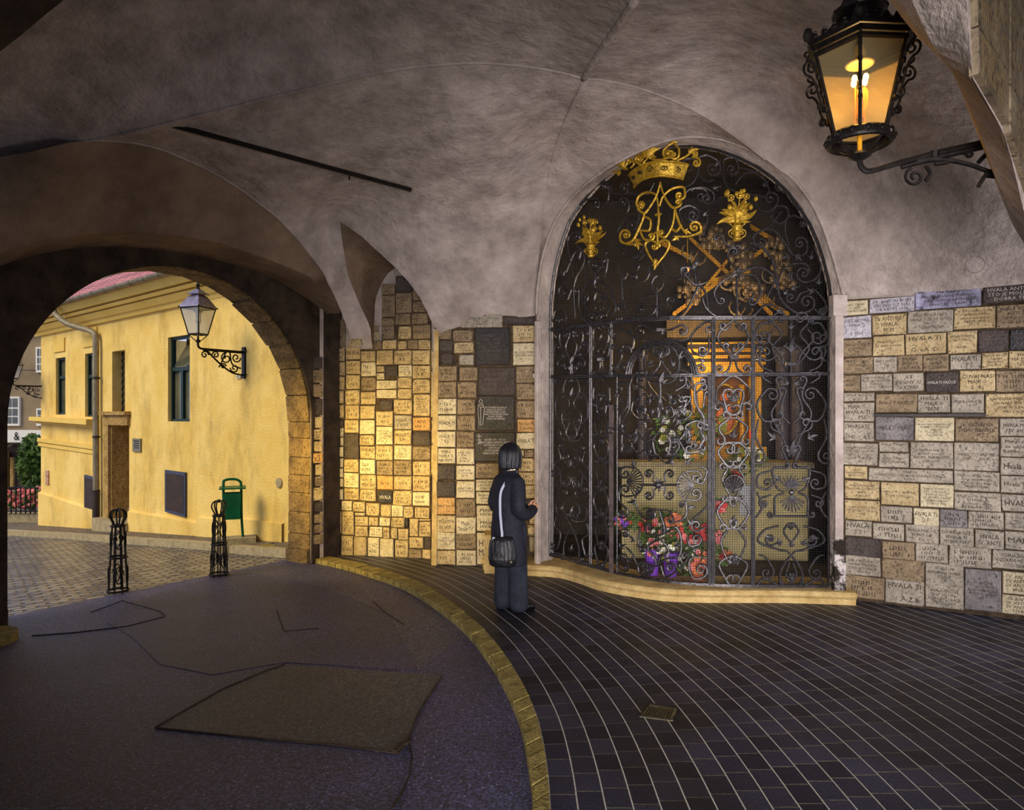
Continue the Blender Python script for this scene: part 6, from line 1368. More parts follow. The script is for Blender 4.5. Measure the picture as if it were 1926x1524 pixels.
# ---------------------------------------------------------------- litter bin
bs = Vector((-4.06,10.1,-.045)); root = thing('litter_bin', bs, 'green metal litter bin on two posts with looped handle by the yellow wall', 'litter bin')
sx = Vector((.93,.36,0)).normalized(); sy = Vector((-.36,.93,0)).normalized(); up = Vector((0,0,1))
m = MB(); q = [bs-sx*.26-sy*.13, bs+sx*.30-sy*.13, bs+sx*.30+sy*.16, bs-sx*.26+sy*.16]; m.quadbox(q, up, .09, -.12); m.build('concrete_base', M['concrete'], root)
k = bs.y/F
def bp_(px, py, off=0): return Vector(pix(px, py, bs.y))+sy*off
m = MB(); m.tube(smooth_line([bs-sx*.135+up*.08, bs-sx*.14+up*.45, bs-sx*.145+up*.86, bs-sx*.12+up*.93, bs+up*.94, bs+sx*.07+up*.91, bs+sx*.095+up*.84, bs+sx*.10+up*.4, bs+sx*.12+up*.08], 5), .019, 8); m.build('tubular_stand', M['green'], root)
m = MB(); c = bs+up*.56-sx*.03-sy*.06; m.lathe(Vector((0,0,0)), [(.155,-.19),(.16,-.185),(.17,.19),(.165,.19),(.15,-.17)], 4, ang=PI/4, ax=1, ay=.8)
R_ = Matrix.Rotation(math.atan2(sx.y, sx.x), 3, 'Z'); m.v = [tuple(R_ @ Vector(v)+c) for v in m.v]; m.build('bin_body', M['green'], root)
m = MB(); c = bs+up*.82-sx*.02-sy*.03; m.box(c, (.36,.24,.018), Matrix.Rotation(math.atan2(sx.y, sx.x)+0, 3, 'Z') @ Matrix.Rotation(.06, 3, 'X')); m.build('lid', M['green'], root)

# ---------------------------------------------------------------- far street
FH = Wall([(-30,25.6), (-12,25.0)])
M['farwall'] = mat('grey_brown_render', hexc(120,104,80), hexc(146,126,98), rough=.9, scale=.8)
M['white'] = mat('white_paint', hexc(220,216,208), rough=.6)
def fp(x, y, o=0): return FH.P(x, y, o)
bld = thing('building', fp(40,925), 'grey-brown town house with white windows far down the street', 'building')
m = MB(); m.add([fp(-160,960), fp(130,960), fp(130,560), fp(-160,560)], [(0,1,2,3)]); m.build('wall', M['farwall'], bld)
def fbox(m, x0, x1, yt, yb, o0, o1): m.quadbox([fp(x0,yb), fp(x1,yb), fp(x1,yt), fp(x0,yt)], Vector((.03,-1,0)), o1, o0)
m = MB(); fbox(m,-160,130,612,622,0,.3); m.build('cornice', M['yellow'], bld)
for x0, x1, yt, yb in ((14,38,748,798),(26,34,655,690),(72,84,655,698),(73,90,770,798),(-20,2,748,798)):
    m = MB(); fbox(m, x0-1.5,x1+1.5,yt-1.5,yb+3,0,.10); f_ = m.build('window', M['white'], bld)
    m = MB(); xm = (x0+x1)/2
    for a_, b_ in ((x0+1.5,xm-1),(xm+1,x1-1.5)):
        for c_, d2 in ((yt+1.5,yt+(yb-yt)*.36),(yt+(yb-yt)*.42,yt+(yb-yt)*.68),(yt+(yb-yt)*.73,yb-1.5)): fbox(m, a_,b_,c_,d2,.05,.115)
    m.build('pane', M['winglass'], f_)
m = MB(); fbox(m,4,130,809,832,0,.25); sb = m.build('shop_fascia', M['white'], bld)
t = text_mesh('&'); m = MB(); m.add([fp(36+u*11, 828-v*16, .27) for u, v in t[0]], t[1]); m.build('fascia_emblem', M['iron_black'], sb)
m = MB(); fbox(m,-20,130,836,925,0,.05); m.build('shop_front', M['wood_dark'], bld)
m = MB(); fbox(m,24,30,860,915,.05,.15); fbox(m,-6,6,870,925,.05,.15); fbox(m,16,19,850,920,.05,.2); m.build('shop_door', M['doorstone'], bld)
m = MB(); q0 = [fp(2,836,.25), fp(36,836,.25)]; q1 = [fp(0,853,1.1), fp(35,853,1.1)]; m.add([q0[0],q0[1],q1[1],q1[0]], [(0,1,2,3)]); m.add([q1[0],q1[1],q1[1]-Vector((0,0,.15)),q1[0]-Vector((0,0,.15))], [(0,1,2,3)]); m.build('awning', M['darkstone'], bld)
# planter with railing
PW = Wall([(-15,17.6), (-10,17.2)])
m = MB(); m.quadbox([PW.P(-60,990), PW.P(92,990), PW.P(92,966), PW.P(-60,966)], Vector((.05,1,0)), .3, 0); m.build('planter_wall', M['concrete'], None, label='low pale retaining wall under the railing, far left', cat='low wall')
rl = thing('railing', PW.P(30,966), 'thin dark metal railing in front of the pink flower bed, far left', 'railing')
m = MB()
for y in (916,960): m.tube([PW.P(-40,y,.05), PW.P(76,y+2,.05)], .018, 5)
m.build('handrail', M['iron_black'], rl)
for x in range(-30, 78, 9):
    m = MB(); m.tube([PW.P(x,916,.05), PW.P(x,967,.05)], .016 if x % 27 else .03, 5); m.build('baluster', M['iron_black'], rl)
r_ = random.Random(5)
m = MB(); m2 = MB()
for i in range(520):
    x = r_.uniform(-30,78); y = r_.uniform(928,962); p = PW.P(x, y, -.4-r_.uniform(0,1.2)); (m if i % 3 else m2).ball(p, r_.uniform(.03,.06), 5)
o = m.build('flower_bed', M['pink'], None, label='bed of pink and white flowers behind the railing, far left', cat='flower bed'); tag(o, kind='stuff')
m2.build('green_leaves', M['leaf'], o)
tr = thing('tree', pix(62,925,20), 'small dark leafy tree between the railing and the far shop', 'tree')
m = MB(); m.tube([pix(60,960,20), pix(62,900,20), pix(58,850,20)], [.09,.07,.03], 6)
for a in range(7): m.tube([pix(61,905-a*8,20), pix(61+r_.uniform(-25,25),880-a*8,20+r_.uniform(-.5,.5))], .025, 4)
m.build('trunk', M['wood_dark'], tr)
m = MB()
for i in range(1500):
    a = r_.uniform(0, 2*PI); rad = r_.random()**.5; cx, cy = 64+32*rad*math.cos(a), 872+55*rad*math.sin(a)
    p = pix(cx, cy, 20+r_.uniform(-.6,.6)); u = Vector((r_.uniform(-1,1), r_.uniform(-1,1), r_.uniform(-1,1)))*.09; v = Vector((r_.uniform(-1,1), r_.uniform(-1,1), r_.uniform(-1,1)))*.06
    m.add([p-u, p+v, p+u, p-v], [(0,1,2,3)])
m.build('foliage', M['leaf'], tr)
# facing house across the street, lights nothing, hidden left; cable
w = MB(); w.tube(smooth_line([fp(-40,700,5), hp(te,2.9,.1)], 6), .012, 4); w.build('overhead_cable', M['iron_black'], None, label='thin dark overhead cable crossing the street behind the far lantern', cat='cable')
# ---------------------------------------------------------------- person
FY = 6.45; base = Vector((.0,FY,0)); ang = math.radians(30)
base = fl(961,1146); 
Rz = Matrix.Rotation(ang, 3, 'Z')
def L_(x, y, z): return base+Rz @ Vector((x, y, z))
person = thing('person', base, 'person in a long dark coat and dark trousers, facing the gate with a white-strapped bag', 'person')
def loft(secs, n=20):
    """secs: (cx,cy,z,rx,ry[,tilt])"""
    m = MB(); vs = []
    for (cx, cy, z, rx, ry) in secs:
        for k in range(n):
            a = 2*PI*k/n; vs.append(L_(cx+rx*math.cos(a), cy+ry*math.sin(a), z))
    L = len(secs); m.add(vs, [(i*n+k, i*n+(k+1)%n, (i+1)*n+(k+1)%n, (i+1)*n+k) for i in range(L-1) for k in range(n)]+[tuple(range(n-1,-1,-1)), tuple(range((L-1)*n, L*n))]); return m
def limb(m, pts, rs, n=12, k=4):
    P = smooth_line([(*p, r) for p, r in zip(pts, rs)] if False else [Vector(p) for p in pts], k); R = []
    q = len(pts)
    for i in range(len(P)):
        t = i/(len(P)-1)*(q-1); a = int(min(t, q-2)); f = t-a; R.append(rs[a]+(rs[a+1]-rs[a])*f)
    m.tube([L_(*p) for p in P], R, n); 
    for p, r in ((P[0], R[0]), (P[-1], R[-1])): m.ball(L_(*p), r, 12)
def fuse(o, vox, sm=4):
    r = o.modifiers.new('fuse', 'REMESH'); r.mode = 'VOXEL'; r.voxel_size = vox; r.use_smooth_shade = True
    s_ = o.modifiers.new('smooth', 'SMOOTH'); s_.factor = .6; s_.iterations = sm
# continuous body under the clothes (x forward, y left)
m = loft([(0,0,.74,.085,.13),(0,0,.82,.10,.15),(-.01,0,.95,.085,.12),(-.01,0,1.08,.095,.14),(-.01,0,1.2,.09,.155),(-.005,0,1.26,.06,.09),(.0,0,1.30,.048,.05),(.01,0,1.36,.045,.048)])
for s_ in (1,-1): limb(m, [(0,s_*.075,.78),(.01,s_*.08,.45),(0,s_*.085,.08)], [.085,.055,.038])
limb(m, [(0,.0,1.30),(.012,0,1.36)], [.05,.05]); m.ball(L_(.02,0,1.43), .088, 16, (1.0,.86,1.18)); m.ball(L_(.035,0,1.385), .06, 12, (1,.85,.8)); m.ball(L_(.105,0,1.42), .018, 8, (1.1,.8,1.4)); m.ball(L_(.03,.078,1.42), .02, 8, (.7,.4,1.3)); m.ball(L_(.03,-.078,1.42), .02, 8, (.7,.4,1.3)); m.ball(L_(.098,0,1.382), .014, 8, (.6,1.5,.6))
for s_ in (1,-1):
    limb(m, [(-.01,s_*.16,1.19),(-.03,s_*.205,.98),(.14,s_*.13,.90),(.21,s_*.05,.93)], [.045,.038,.03,.024])
    hx, hy, hz_ = .235, s_*.035, .945; m.ball(L_(hx,hy,hz_), .036, 10, (1.1,.6,.9))
    for f_ in range(4): limb(m, [(hx+.01,hy-s_*.005,hz_+.018-f_*.013),(hx+.045,hy-s_*.02,hz_+.024-f_*.014),(hx+.05,hy-s_*.055,hz_+.022-f_*.014)], [.009,.0085,.007], 7, 3)
    limb(m, [(hx-.01,hy,hz_+.02),(hx+.012,hy-s_*.01,hz_+.05),(hx+.03,hy-s_*.02,hz_+.055)], [.010,.009,.008], 7, 3)
body = m.build('body', M['skin'], person, True); fuse(body, .0075, 2)
# eyes and lips
m = MB()
for s_ in (1,-1): m.ball(L_(.098, s_*.032, 1.435), .010, 8)
m.build('eye', M['hair'], person, True)
# trousers
m = loft([(0,0,.66,.10,.145),(0,0,.82,.11,.15),(0,0,.86,.10,.145)])
for s_, dx in ((1,-.02),(-1,.02)): limb(m, [(dx*.5,s_*.075,.76),(dx,s_*.08,.5),(dx*1.5,s_*.085,.28),(dx*1.8,s_*.085,.07)], [.105,.095,.088,.092], 16)
tr_ = m.build('trousers', M['jeans'], person, True); fuse(tr_, .011, 3)
# coat
m = loft([(-.02,0,.43,.155,.20),(-.02,0,.50,.158,.20),(-.025,0,.62,.155,.20),(-.03,0,.76,.15,.195),(-.03,0,.90,.135,.178),(-.03,0,1.02,.135,.178),(-.03,0,1.12,.135,.19),(-.025,0,1.19,.125,.195),(-.02,0,1.24,.10,.16),(-.01,0,1.28,.07,.10),(.0,0,1.315,.06,.068)], 28)
for s_ in (1,-1): limb(m, [(-.02,s_*.155,1.19),(-.04,s_*.215,1.06),(-.045,s_*.225,.955),(.06,s_*.18,.905),(.20,s_*.065,.925)], [.074,.068,.064,.058,.05], 14)
coat = m.build('coat', M['coat'], person, True); fuse(coat, .011, 5)
m = MB(); m.tube([L_(.058*math.cos(t)+.0, .066*math.sin(t), 1.315+.012*math.cos(t)) for t in [2*PI*i/24 for i in range(25)]], .0095, 8); m.build('pale_collar', M['white_cloth'], person, True)
# hair: bob
m = MB(); m.ball(L_(-.005,0,1.44), .108, 24, (1.0,.98,1.12)); m.ball(L_(-.035,0,1.375), .095, 20, (.85,1.0,.85))
for s_ in (1,-1): m.ball(L_(.015,s_*.062,1.375), .06, 14, (.85,.62,1.15))
hr = m.build('hair', M['hair'], person, True); fuse(hr, .009, 3)
m = MB(); rr_ = random.Random(9)
for i in range(90):
    a = rr_.uniform(.75, 2*PI-.75); ca, sa = math.cos(a), math.sin(a)
    P = [L_(-.005+ca*.108*math.sin(t)*(1 if ca > 0 else 1.03), sa*.104*math.sin(t), 1.44+.122*math.cos(t)) for t in (.15,.6,1.1,1.55)]+[L_(-.01+ca*.108, sa*.103, 1.375), L_(-.012+ca*.10, sa*.096, 1.325+rr_.uniform(-.012,.01))]
    m.tube(smooth_line(P, 3), .006, 5)
m.build('hair_strands', M['hair'], hr, True)
for s_, dx in ((1,-.035),(-1,.035)):
    m = MB(); m.ball(L_(dx+.06,s_*.085,.038), .05, 12, (2.1,.85,.75)); m.ball(L_(dx+.0,s_*.085,.05), .048, 10, (1.1,.9,1)); m.quadbox([L_(dx-.05,s_*.085-.04,0), L_(dx+.16,s_*.085-.035,0), L_(dx+.16,s_*.085+.035,0), L_(dx-.05,s_*.085+.04,0)], Vector((0,0,1)), .02, .001); m.build('shoe', M['shoe'], person, True)
# shoulder bag (carried, own thing)
bag = thing('shoulder_bag', L_(-.15,-.12,.5), 'black leather shoulder bag hanging at the hip on a long white strap', 'bag')
m = MB(); c = L_(-.165,-.135,.60); Rb = Rz @ Matrix.Rotation(math.radians(-40), 3, 'Z')
secs = [(-.16,.09,.035),(-.145,.12,.055),(-.08,.135,.07),(.0,.125,.06),(.08,.105,.045),(.115,.09,.02)]
n_ = 20; vs = []
for (z, rx, ry) in secs:
    for k in range(n_):
        a = 2*PI*k/n_; vs.append(c+Rb @ Vector((rx*math.cos(a), ry*math.sin(a), z)))
m.add(vs, [(i*n_+k, i*n_+(k+1)%n_, (i+1)*n_+(k+1)%n_, (i+1)*n_+k) for i in range(5) for k in range(n_)]+[tuple(range(n_-1,-1,-1)), tuple(range(5*n_, 6*n_))]); m.build('bag_body', M['bag'], bag, True)
m = MB()
for k in range(7): m.tube(smooth_line([c+Rb @ Vector((x, -.062-.012*math.sin(PI*q), z)) for q, x, z in ((0,-.10+.03*k,.09),(.5,-.11+.035*k,0),(1,-.10+.033*k,-.10))], 4), .006, 5)
m.build('gathered_seam', M['bag'], bag, True)
m = MB(); m.ball(c+Rb @ Vector((.09,-.065,-.10)), .012, 8); m.build('metal_stud', M['pipe'], bag)
m = MB(); pts_ = smooth_line([L_(.05,-.02,1.30), L_(-.0,-.085,1.285), L_(-.085,-.105,1.235), L_(-.165,-.105,1.12), L_(-.18,-.115,.95), L_(-.178,-.13,.82), L_(-.18,-.14,.70), c+Rb @ Vector((-.09,-.02,.10))], 8)
for i, p in enumerate(pts_[:-1]): pass
w_ = Rz @ Vector((.35,-1,0)).normalized()*.0
A_ = []; B_ = []
for i, p in enumerate(pts_):
    t = (pts_[min(i+1, len(pts_)-1)]-pts_[max(i-1, 0)]).normalized(); nrm_ = Rz @ Vector((-.8,-.6,0)); sd = t.cross(nrm_).normalized()*.011; A_.append(p-sd); B_.append(p+sd)
m.strip(A_, B_); st_ = m.build('strap', M['strap'], bag); so_ = st_.modifiers.new('thick', 'SOLIDIFY'); so_.thickness = .005

# ---------------------------------------------------------------- big gas lantern, top right
LY = 3.3; LC = pix(1617, 268, LY); up = Vector((0,0,1))
lan = thing('hanging_lantern', LC, 'large ornate lit lantern with amber glass on a wall arm, top right', 'lantern')
b = Vector((LC.x, LC.y, 0)); zb = LC.z; tw = math.radians(4)
ztop = H+LY*(HY-98)/F; zr = zb+.0
R0, R1 = .125, .215; N6 = 6
def vp(i, r, z): a = tw+2*PI*i/N6; return b+Vector((math.cos(a)*r, math.sin(a)*r, z))
z0 = zb+.04; z1 = ztop-.02
m = MB()
for i in range(N6):
    m.tube([vp(i,R0,z0), vp(i,R1,z1)], .009, 6); m.tube([vp(i,R0,z0), vp(i+1,R0,z0)], .009, 6); m.tube([vp(i,R1,z1), vp(i+1,R1,z1)], .014, 6); m.tube([vp(i,R1+.012,z1+.03), vp(i+1,R1+.012,z1+.03)], .014, 6); m.tube([vp(i,R1+.03,z1+.055), vp(i+1,R1+.03,z1+.055)], .012, 6)
m.build('frame', M['iron_black'], lan)
for i in range(N6):
    g = MB(); g.add([vp(i,R0-.004,z0), vp(i+1,R0-.004,z0), vp(i+1,R1-.004,z1), vp(i,R1-.004,z1)], [(0,1,2,3)]); g.build('glass_pane', M['lampglass'], lan)
# corner scrolls
def radial(mb, i, pts, r=.006):
    a = tw+2*PI*i/N6; d = Vector((math.cos(a), math.sin(a), 0)); mb.tube(smooth_line([b+d*p[0]+up*p[1] for p in pts], 5), r, 6)
for i in range(N6):
    m = MB(); sp = lambda cx, cz, R, s0, d, t=1.4: [(cx+R*(1-.8*k/14)*math.cos(s0+d*t*2*PI*k/14), cz+R*(1-.8*k/14)*math.sin(s0+d*t*2*PI*k/14)) for k in range(15)]
    rz = lambda f: R0+(R1-R0)*f
    radial(m, i, [(rz(.25)+.01,z0+(z1-z0)*.25),(rz(.45)+.03,z0+(z1-z0)*.42),(rz(.7)+.03,z0+(z1-z0)*.62)]+sp(rz(.8)+.045,z0+(z1-z0)*.82,.04,-PI/2,1))
    radial(m, i, [(rz(.9)+.03,z0+(z1-z0)*.9),(rz(.95)+.06,z0+(z1-z0)*.98),(rz(1)+.045,z1+.01)]); radial(m, i, sp(rz(.35)+.03,z0+(z1-z0)*.33,.022,PI/2,-1))
    for f in (.3,.5,.72): m.ball(b+Vector((math.cos(tw+2*PI*i/N6), math.sin(tw+2*PI*i/N6), 0))*(rz(f)+.015)+up*(z0+(z1-z0)*f), .012, 6, (1,1,1.5))
    m.build('corner_scroll', M['iron_black'], lan)
# cresting and roof
m = MB()
for i in range(N6):
    for k in range(5):
        p = vp(i,R1+.03,z1+.07).lerp(vp(i+1,R1+.03,z1+.07), (k+.5)/5); m.ball(p, .017, 6, (1,1,1.2)); m.ball(p+up*.02, .009, 5)
    m.ball(vp(i,R1+.04,z1+.09), .024, 7, (1,1,1.5))
m.build('cresting', M['iron_black'], lan)
m = MB(); m.lathe(b+up*z1, [(R1+.02,.05),(.19,.085),(.12,.16),(.085,.20)], 6, ang=tw); m.lathe(b+up*z1, [(.12,.20),(.125,.215),(.10,.22),(.07,.29),(.03,.32),(.035,.34),(.012,.36),(.02,.38),(.003,.42)], 12); m.build('lantern_roof', M['iron_black'], lan)
# reflector, burner
m = MB(); m.lathe(b+up*z1, [(.06,-.045),(.065,-.04),(.03,-.01),(.02,.05)], 16); m.build('reflector', M['pipe'], lan)
m = MB(); m.tube([b+up*(zb-.05), b+up*(z1-.16)], .011, 8); m.tube(smooth_line([b+up*(z0+.10), b+Vector((.03,0,z0+.13)), b+Vector((.035,0,z0+.2)), b+Vector((.02,0,z1-.15))], 4), .006, 6)
for k in range(2): m.tube([b+Vector((.022*(-1)**k,0,z0+.04)), b+Vector((.022*(-1)**k,0,z1-.15))], .005, 5)
m.lathe(b+up*(z0+.07), [(.018,0),(.022,.02),(.018,.05)], 8); m.build('burner', M['gilt'], lan)
for k in range(4):
    a = .4+PI/2*k; m = MB(); m.ball(b+Vector((.034*math.cos(a), .034*math.sin(a), z1-.115)), .013, 8, (1,1,1.5)); m.build('mantle', M['bulb'], lan)
# bottom ring with studs
m = MB(); m.lathe(b+up*zb, [(.135,-.015),(.145,-.01),(.15,.0),(.145,.03),(.135,.04),(.125,.04),(.125,-.01),(.135,-.015)], 36, cap=False); m.build('bottom_ring', M['iron_black'], lan)
for k in range(14):
    m = MB(); a = 2*PI*k/14; p = b+Vector((math.cos(a)*.148, math.sin(a)*.148, zb+.014)); m.ball(p, .012, 7); m.tube([p+Vector((-math.sin(a)*.017*math.cos(t), math.cos(a)*.017*math.cos(t), .017*math.sin(t))) for t in [2*PI*q/8 for q in range(9)]], .004, 5)
    m.build('ring_stud', M['iron_black'], lan)
for k in range(4):
    m = MB(); a = tw+PI/2*k+.3; m.tube(smooth_line([b+Vector((math.cos(a)*.13, math.sin(a)*.13, zb)), b+Vector((math.cos(a)*.09, math.sin(a)*.09, zb-.03)), b+Vector((math.cos(a)*.03, math.sin(a)*.03, zb-.05))], 4), .006, 6)
    m.build('stay', M['iron_black'], lan)
m = MB(); m.lathe(b+up*(zb-.065), [(.02,-.02),(.045,-.005),(.052,.0),(.045,.012),(.02,.02)], 18); m.build('base_cup', M['iron_black'], lan)
# arm
AE = pix(1905, 255, 3.16); A0_ = b+up*(zb-.085); 
m = MB(); dA = (AE-A0_); hdA = Vector((dA.x, dA.y, 0)); Lh = hdA.length; hdA.normalize()
def ap(u, v): return A0_+hdA*u*Lh+up*(v)
zarm = lambda u: -.035+ (AE.z-A0_.z+.035)*max(0,(u-.12))/.88
m.tube(smooth_line([ap(0,0), ap(.01,-.03), ap(.05,-.055), ap(.12,-.05)], 4)+[ap(.2,zarm(.2)-.01), ap(.5,zarm(.5)), ap(1,zarm(1))], .013, 8); m.tube([ap(.38,zarm(.38)-.022), ap(1,zarm(1)-.022)], .012, 6)
m.lathe(ap(.5,zarm(.5)-.02), [(.02,0),(.022,.03)], 8); m.build('lamp_arm', M['iron_black'], lan)
m = MB()
def as_(pts, r=.010): m.tube(smooth_line([ap(u, zarm(u)+v) for u, v in pts], 6), r, 6)
def asp(u, v, R, s0, d, t=1.4): m.tube([ap(u+R*(1-.8*k/16)*math.cos(s0+d*t*2*PI*k/16)/Lh, zarm(u)+v+R*(1-.8*k/16)*math.sin(s0+d*t*2*PI*k/16)) for k in range(17)], .008, 6)
as_([(.28,-.03),(.5,-.03),(.7,-.08),(.85,-.14),(1.05,-.20)], .011); asp(.37,-.09,.045,PI*.6,1); asp(.88,-.065,.035,0,1); asp(.72,-.04,.02,PI,-1); as_([(.92,-.03),(.85,-.05),(.78,-.09)]); as_([(.44,-.05),(.47,-.09),(.44,-.12)]); as_([(.5,-.05),(.58,-.055),(.60,-.04)]); asp(1.0,-.11,.035,0,1); as_([(.82,-.16),(.80,-.18),(.78,-.2)]); as_([(.82,-.15),(.9,-.17)], .014)
m.build('scroll_bracket', M['iron_black'], lan)
m = MB(); m.box(AE+hdA*.02-up*.08, (.05,.05,.34)); m.build('wall_plate', M['iron_black'], lan)
# ---------------------------------------------------------------- chapel behind the gate
AW = Wall([(.32,9.55), (4.2,9.05)])
def aw(x, y, o=0): return AW.P(x, y, o)
an = Vector((-.13,-1,0)).normalized()
def abox(m, x0, x1, yt, yb, o0, o1): 
    q = [aw(x0,yb), aw(x1,yb), aw(x1,yt), aw(x0,yt)]; zb_ = q[0].z; zt_ = q[3].z; q[1].z = zb_; q[2].z = zt_; m.quadbox(q, an, o1, o0)
alt = thing('altar_shrine', aw(1355,900), 'glowing golden altar shrine with columns seen through the gate', 'altar')
m = MB(); abox(m,1290,1432,648,690,.05,.25); abox(m,1300,1425,690,705,.05,.32); abox(m,1296,1318,705,838,.05,.2); abox(m,1404,1426,705,838,.05,.2); abox(m,1290,1432,838,862,.05,.3); m.build('gilded_frame', M['gilt'], alt)
m = MB()
for y0_, y1_ in ((652,660),(667,672),(678,684),(842,846),(852,856)): abox(m,1288,1434,y0_,y1_,.2,.27)
m.build('moulding', M['wood_dark'], alt)
m = MB(); abox(m,1318,1404,705,838,.02,.06); m.build('icon_panel', mat('old_icon_panel', hexc(70,46,30), hexc(150,96,40), scale=6), alt)
m = MB(); 
for x in (1330,1392):
    p = aw(x,838,.15); m.lathe(Vector((p.x,p.y,p.z)), [(.05,0),(.04,.05),(.035,.75),(.05,.8)], 12)
m.build('gilded_column', M['gilt'], alt)
m = MB()
for cx, cy, a, b_ in ((1361,770,26,46),): m.tube([aw(cx+a*math.cos(t), cy+b_*math.sin(t), .1) for t in [2*PI*k/24 for k in range(25)]], .02, 8)
m.build('oval_frame', M['gold'], alt)
m = MB(); m.ball(aw(1361,748,.08), .06, 10); m.ball(aw(1361,790,.07), .12, 10, (1,.4,1.5)); m.ball(aw(1372,770,.1), .04, 8); m.build('painted_figure', M['orange'], alt)
# dark marble columns and side curtains
for k, (x, r_, lab) in enumerate(((1462,.09,'dark marble column just right of the golden shrine'),(1490,.10,'dark marble column farther right inside the chapel'),(1205,.07,'slender dark column at the left inside the chapel'))):
    p = aw(x, 1000, .25); m = MB(); m.lathe(Vector((p.x,p.y,.1)), [(r_*1.5,0),(r_*1.5,.1),(r_*1.15,.16),(r_,.3),(r_*.9,2.4),(r_*1.3,2.5),(r_*1.5,2.6)], 16); m.build('marble_column', M['marblecol'], None, True, label=lab, cat='column')
# table with frontal
m = MB(); TZ = 1.20; A_ = aw(1165,1000,1.05); B_ = aw(1480,1000,.95)
q = [Vector((A_.x,A_.y,.1)), Vector((B_.x,B_.y,.1)), Vector((B_.x,B_.y,TZ)), Vector((A_.x,A_.y,TZ))]; m.quadbox(q, Vector((.1,1,0)), .55, 0)
o = m.build('altar_table', M['cream'], None, label='cream marble altar block behind the door leaf of the gate', cat='altar table')
m = MB(); m.quadbox([q[3]+Vector((-.05,-.05,0)), q[2]+Vector((.05,-.05,0)), q[2]+Vector((.05,-.05,.06)), q[3]+Vector((-.05,-.05,.06))], Vector((.1,1,0)), .6, 0); m.build('table_slab', M['concrete'], o)
# rocaille relief in the lunette
m = MB(); rr_ = random.Random(21)
rel = thing('carved_relief', aw(1400,590), 'gilded baroque carving with rays high in the dark chapel', 'carving')
for x0, y0, x1, y1 in ((1260,600,1440,470),(1270,610,1360,500),(1290,460,1440,600),(1240,470,1300,500),(1400,560,1470,600),(1380,520,1450,590),(1330,540,1400,520),(1400,440,1450,470)):
    q = [aw(x0,y0,.35), aw(x1,y1,.35)]; d_ = Vector((0,0,.03)); m.quadbox([q[0]-d_, q[1]-d_, q[1]+d_, q[0]+d_], an, .03, 0)
m.build('gilded_ray', M['gilt'], rel)
m = MB()
for cx, cy, R_, nn_ in ((1325,465,24,30),(1350,470,20,20),(1440,480,22,30),(1455,530,26,40),(1380,500,20,30),(1400,555,20,24),(1290,560,20,26),(1370,540,18,20)):
    for i in range(nn_):
        a = rr_.uniform(0,2*PI); r_ = R_*rr_.random()**.6; m.ball(aw(cx+r_*math.cos(a), cy+r_*math.sin(a), .4+rr_.uniform(0,.1)), rr_.uniform(.02,.055), 7, (1,.7,rr_.uniform(.6,1.6)))
for k in range(10):
    x, y = rr_.uniform(1290,1470), rr_.uniform(440,590); m.tube([aw(x+14*math.cos(t), y+14*math.sin(t), .42) for t in [.4*q_ for q_ in range(11)]], .014, 6)
fuse_ = m.build('carved_figures', mat('tarnished_gilding', hexc(120,96,70), hexc(176,150,110), rough=.45, metal=.4, scale=12), rel, True)
m = MB(); abox(m,1250,1470,606,640,.05,.3); m.build('entablature', mat('dull_entablature', hexc(96,80,58), hexc(120,100,70), scale=6), rel)
m = MB(); m.tube([GATE.P(1279,470,-.6), GATE.P(1279,420,-.6)], .004, 4); l_ = thing('sanctuary_lamp', GATE.P(1279,484,-.6), 'tiny glowing red sanctuary light hanging behind the lunette grille', 'lamp'); m.build('chain', M['gilt'], l_)
m = MB(); m.ball(GATE.P(1279,484,-.6), .022, 10, (1,1,1.2)); m.build('red_glass', M['redglass2'] if 'redglass2' in M else mat('glowing_red_glass', (1,.1,.03), emit=(1,.12,.03), estr=9), l_)
m = MB(); p = GATE.P(1447,815,-.5); m.lathe(p-Vector((0,0,.07)), [(.012,0),(.03,.01),(.03,.08),(.012,.11),(.012,.2)], 10); m.build('red_candle', M['redglass'], None, label='slim red candle glass right of the middle stile, behind the mesh', cat='candle')
# flowers
def bouquet(name, px, py, off, n, R, cols, label, stems=True, seed=1, size=.03, pot=None, cat='flowers', group=None):
    r_ = random.Random(seed); c = GATE.P(px, py, -off); root = thing(name, c, label, cat, group); k = c.y/F
    g = MB()
    for i in range(int(n*3.2)):
        a = r_.uniform(0,2*PI); rad = R*k*r_.random()**.5*1.1; p = c+Vector((rad*math.cos(a), r_.uniform(-.06,.10), rad*math.sin(a)*.8)); 
        u = Vector((r_.uniform(-1,1), r_.uniform(-.5,.5), r_.uniform(-.3,1))).normalized()*r_.uniform(.03,.07); v = u.cross(Vector((0,1,0)))
        v = v.normalized()*.014 if v.length > 1e-6 else Vector((.014,0,0)); g.add([p-u, p+v, p+u, p-v], [(0,1,2,3)])
    g.build('leaves', M['leaf'], root)
    for ci, cname in enumerate(cols):
        f_ = MB()
        for i in range(n//len(cols)+1):
            a = r_.uniform(0,2*PI); rad = R*k*r_.random()**.5; p = c+Vector((rad*math.cos(a), r_.uniform(-.12,-.02), rad*math.sin(a)*.7)); s_ = size*r_.uniform(.7,1.25)
            f_.ball(p, s_*.5, 6)
            for q in range(6):
                b_ = q*PI/3; f_.ball(p+Vector((math.cos(b_)*s_*.6, -.006, math.sin(b_)*s_*.6)), s_*.42, 5, (1,.5,1))
        f_.build('blossoms', M[cname], root)
    if pot:
        f_ = MB(); z0 = pot[1]; pc = Vector((c.x, c.y, 0)); h_ = c.z-z0-.02
        f_.lathe(pc+Vector((0,0,z0)), [(.055,0),(.06,.005),(.085,h_*.9),(.095,h_),(.075,h_)], 16); f_.build('pot', M[pot[0]], root, True)
T1 = .12
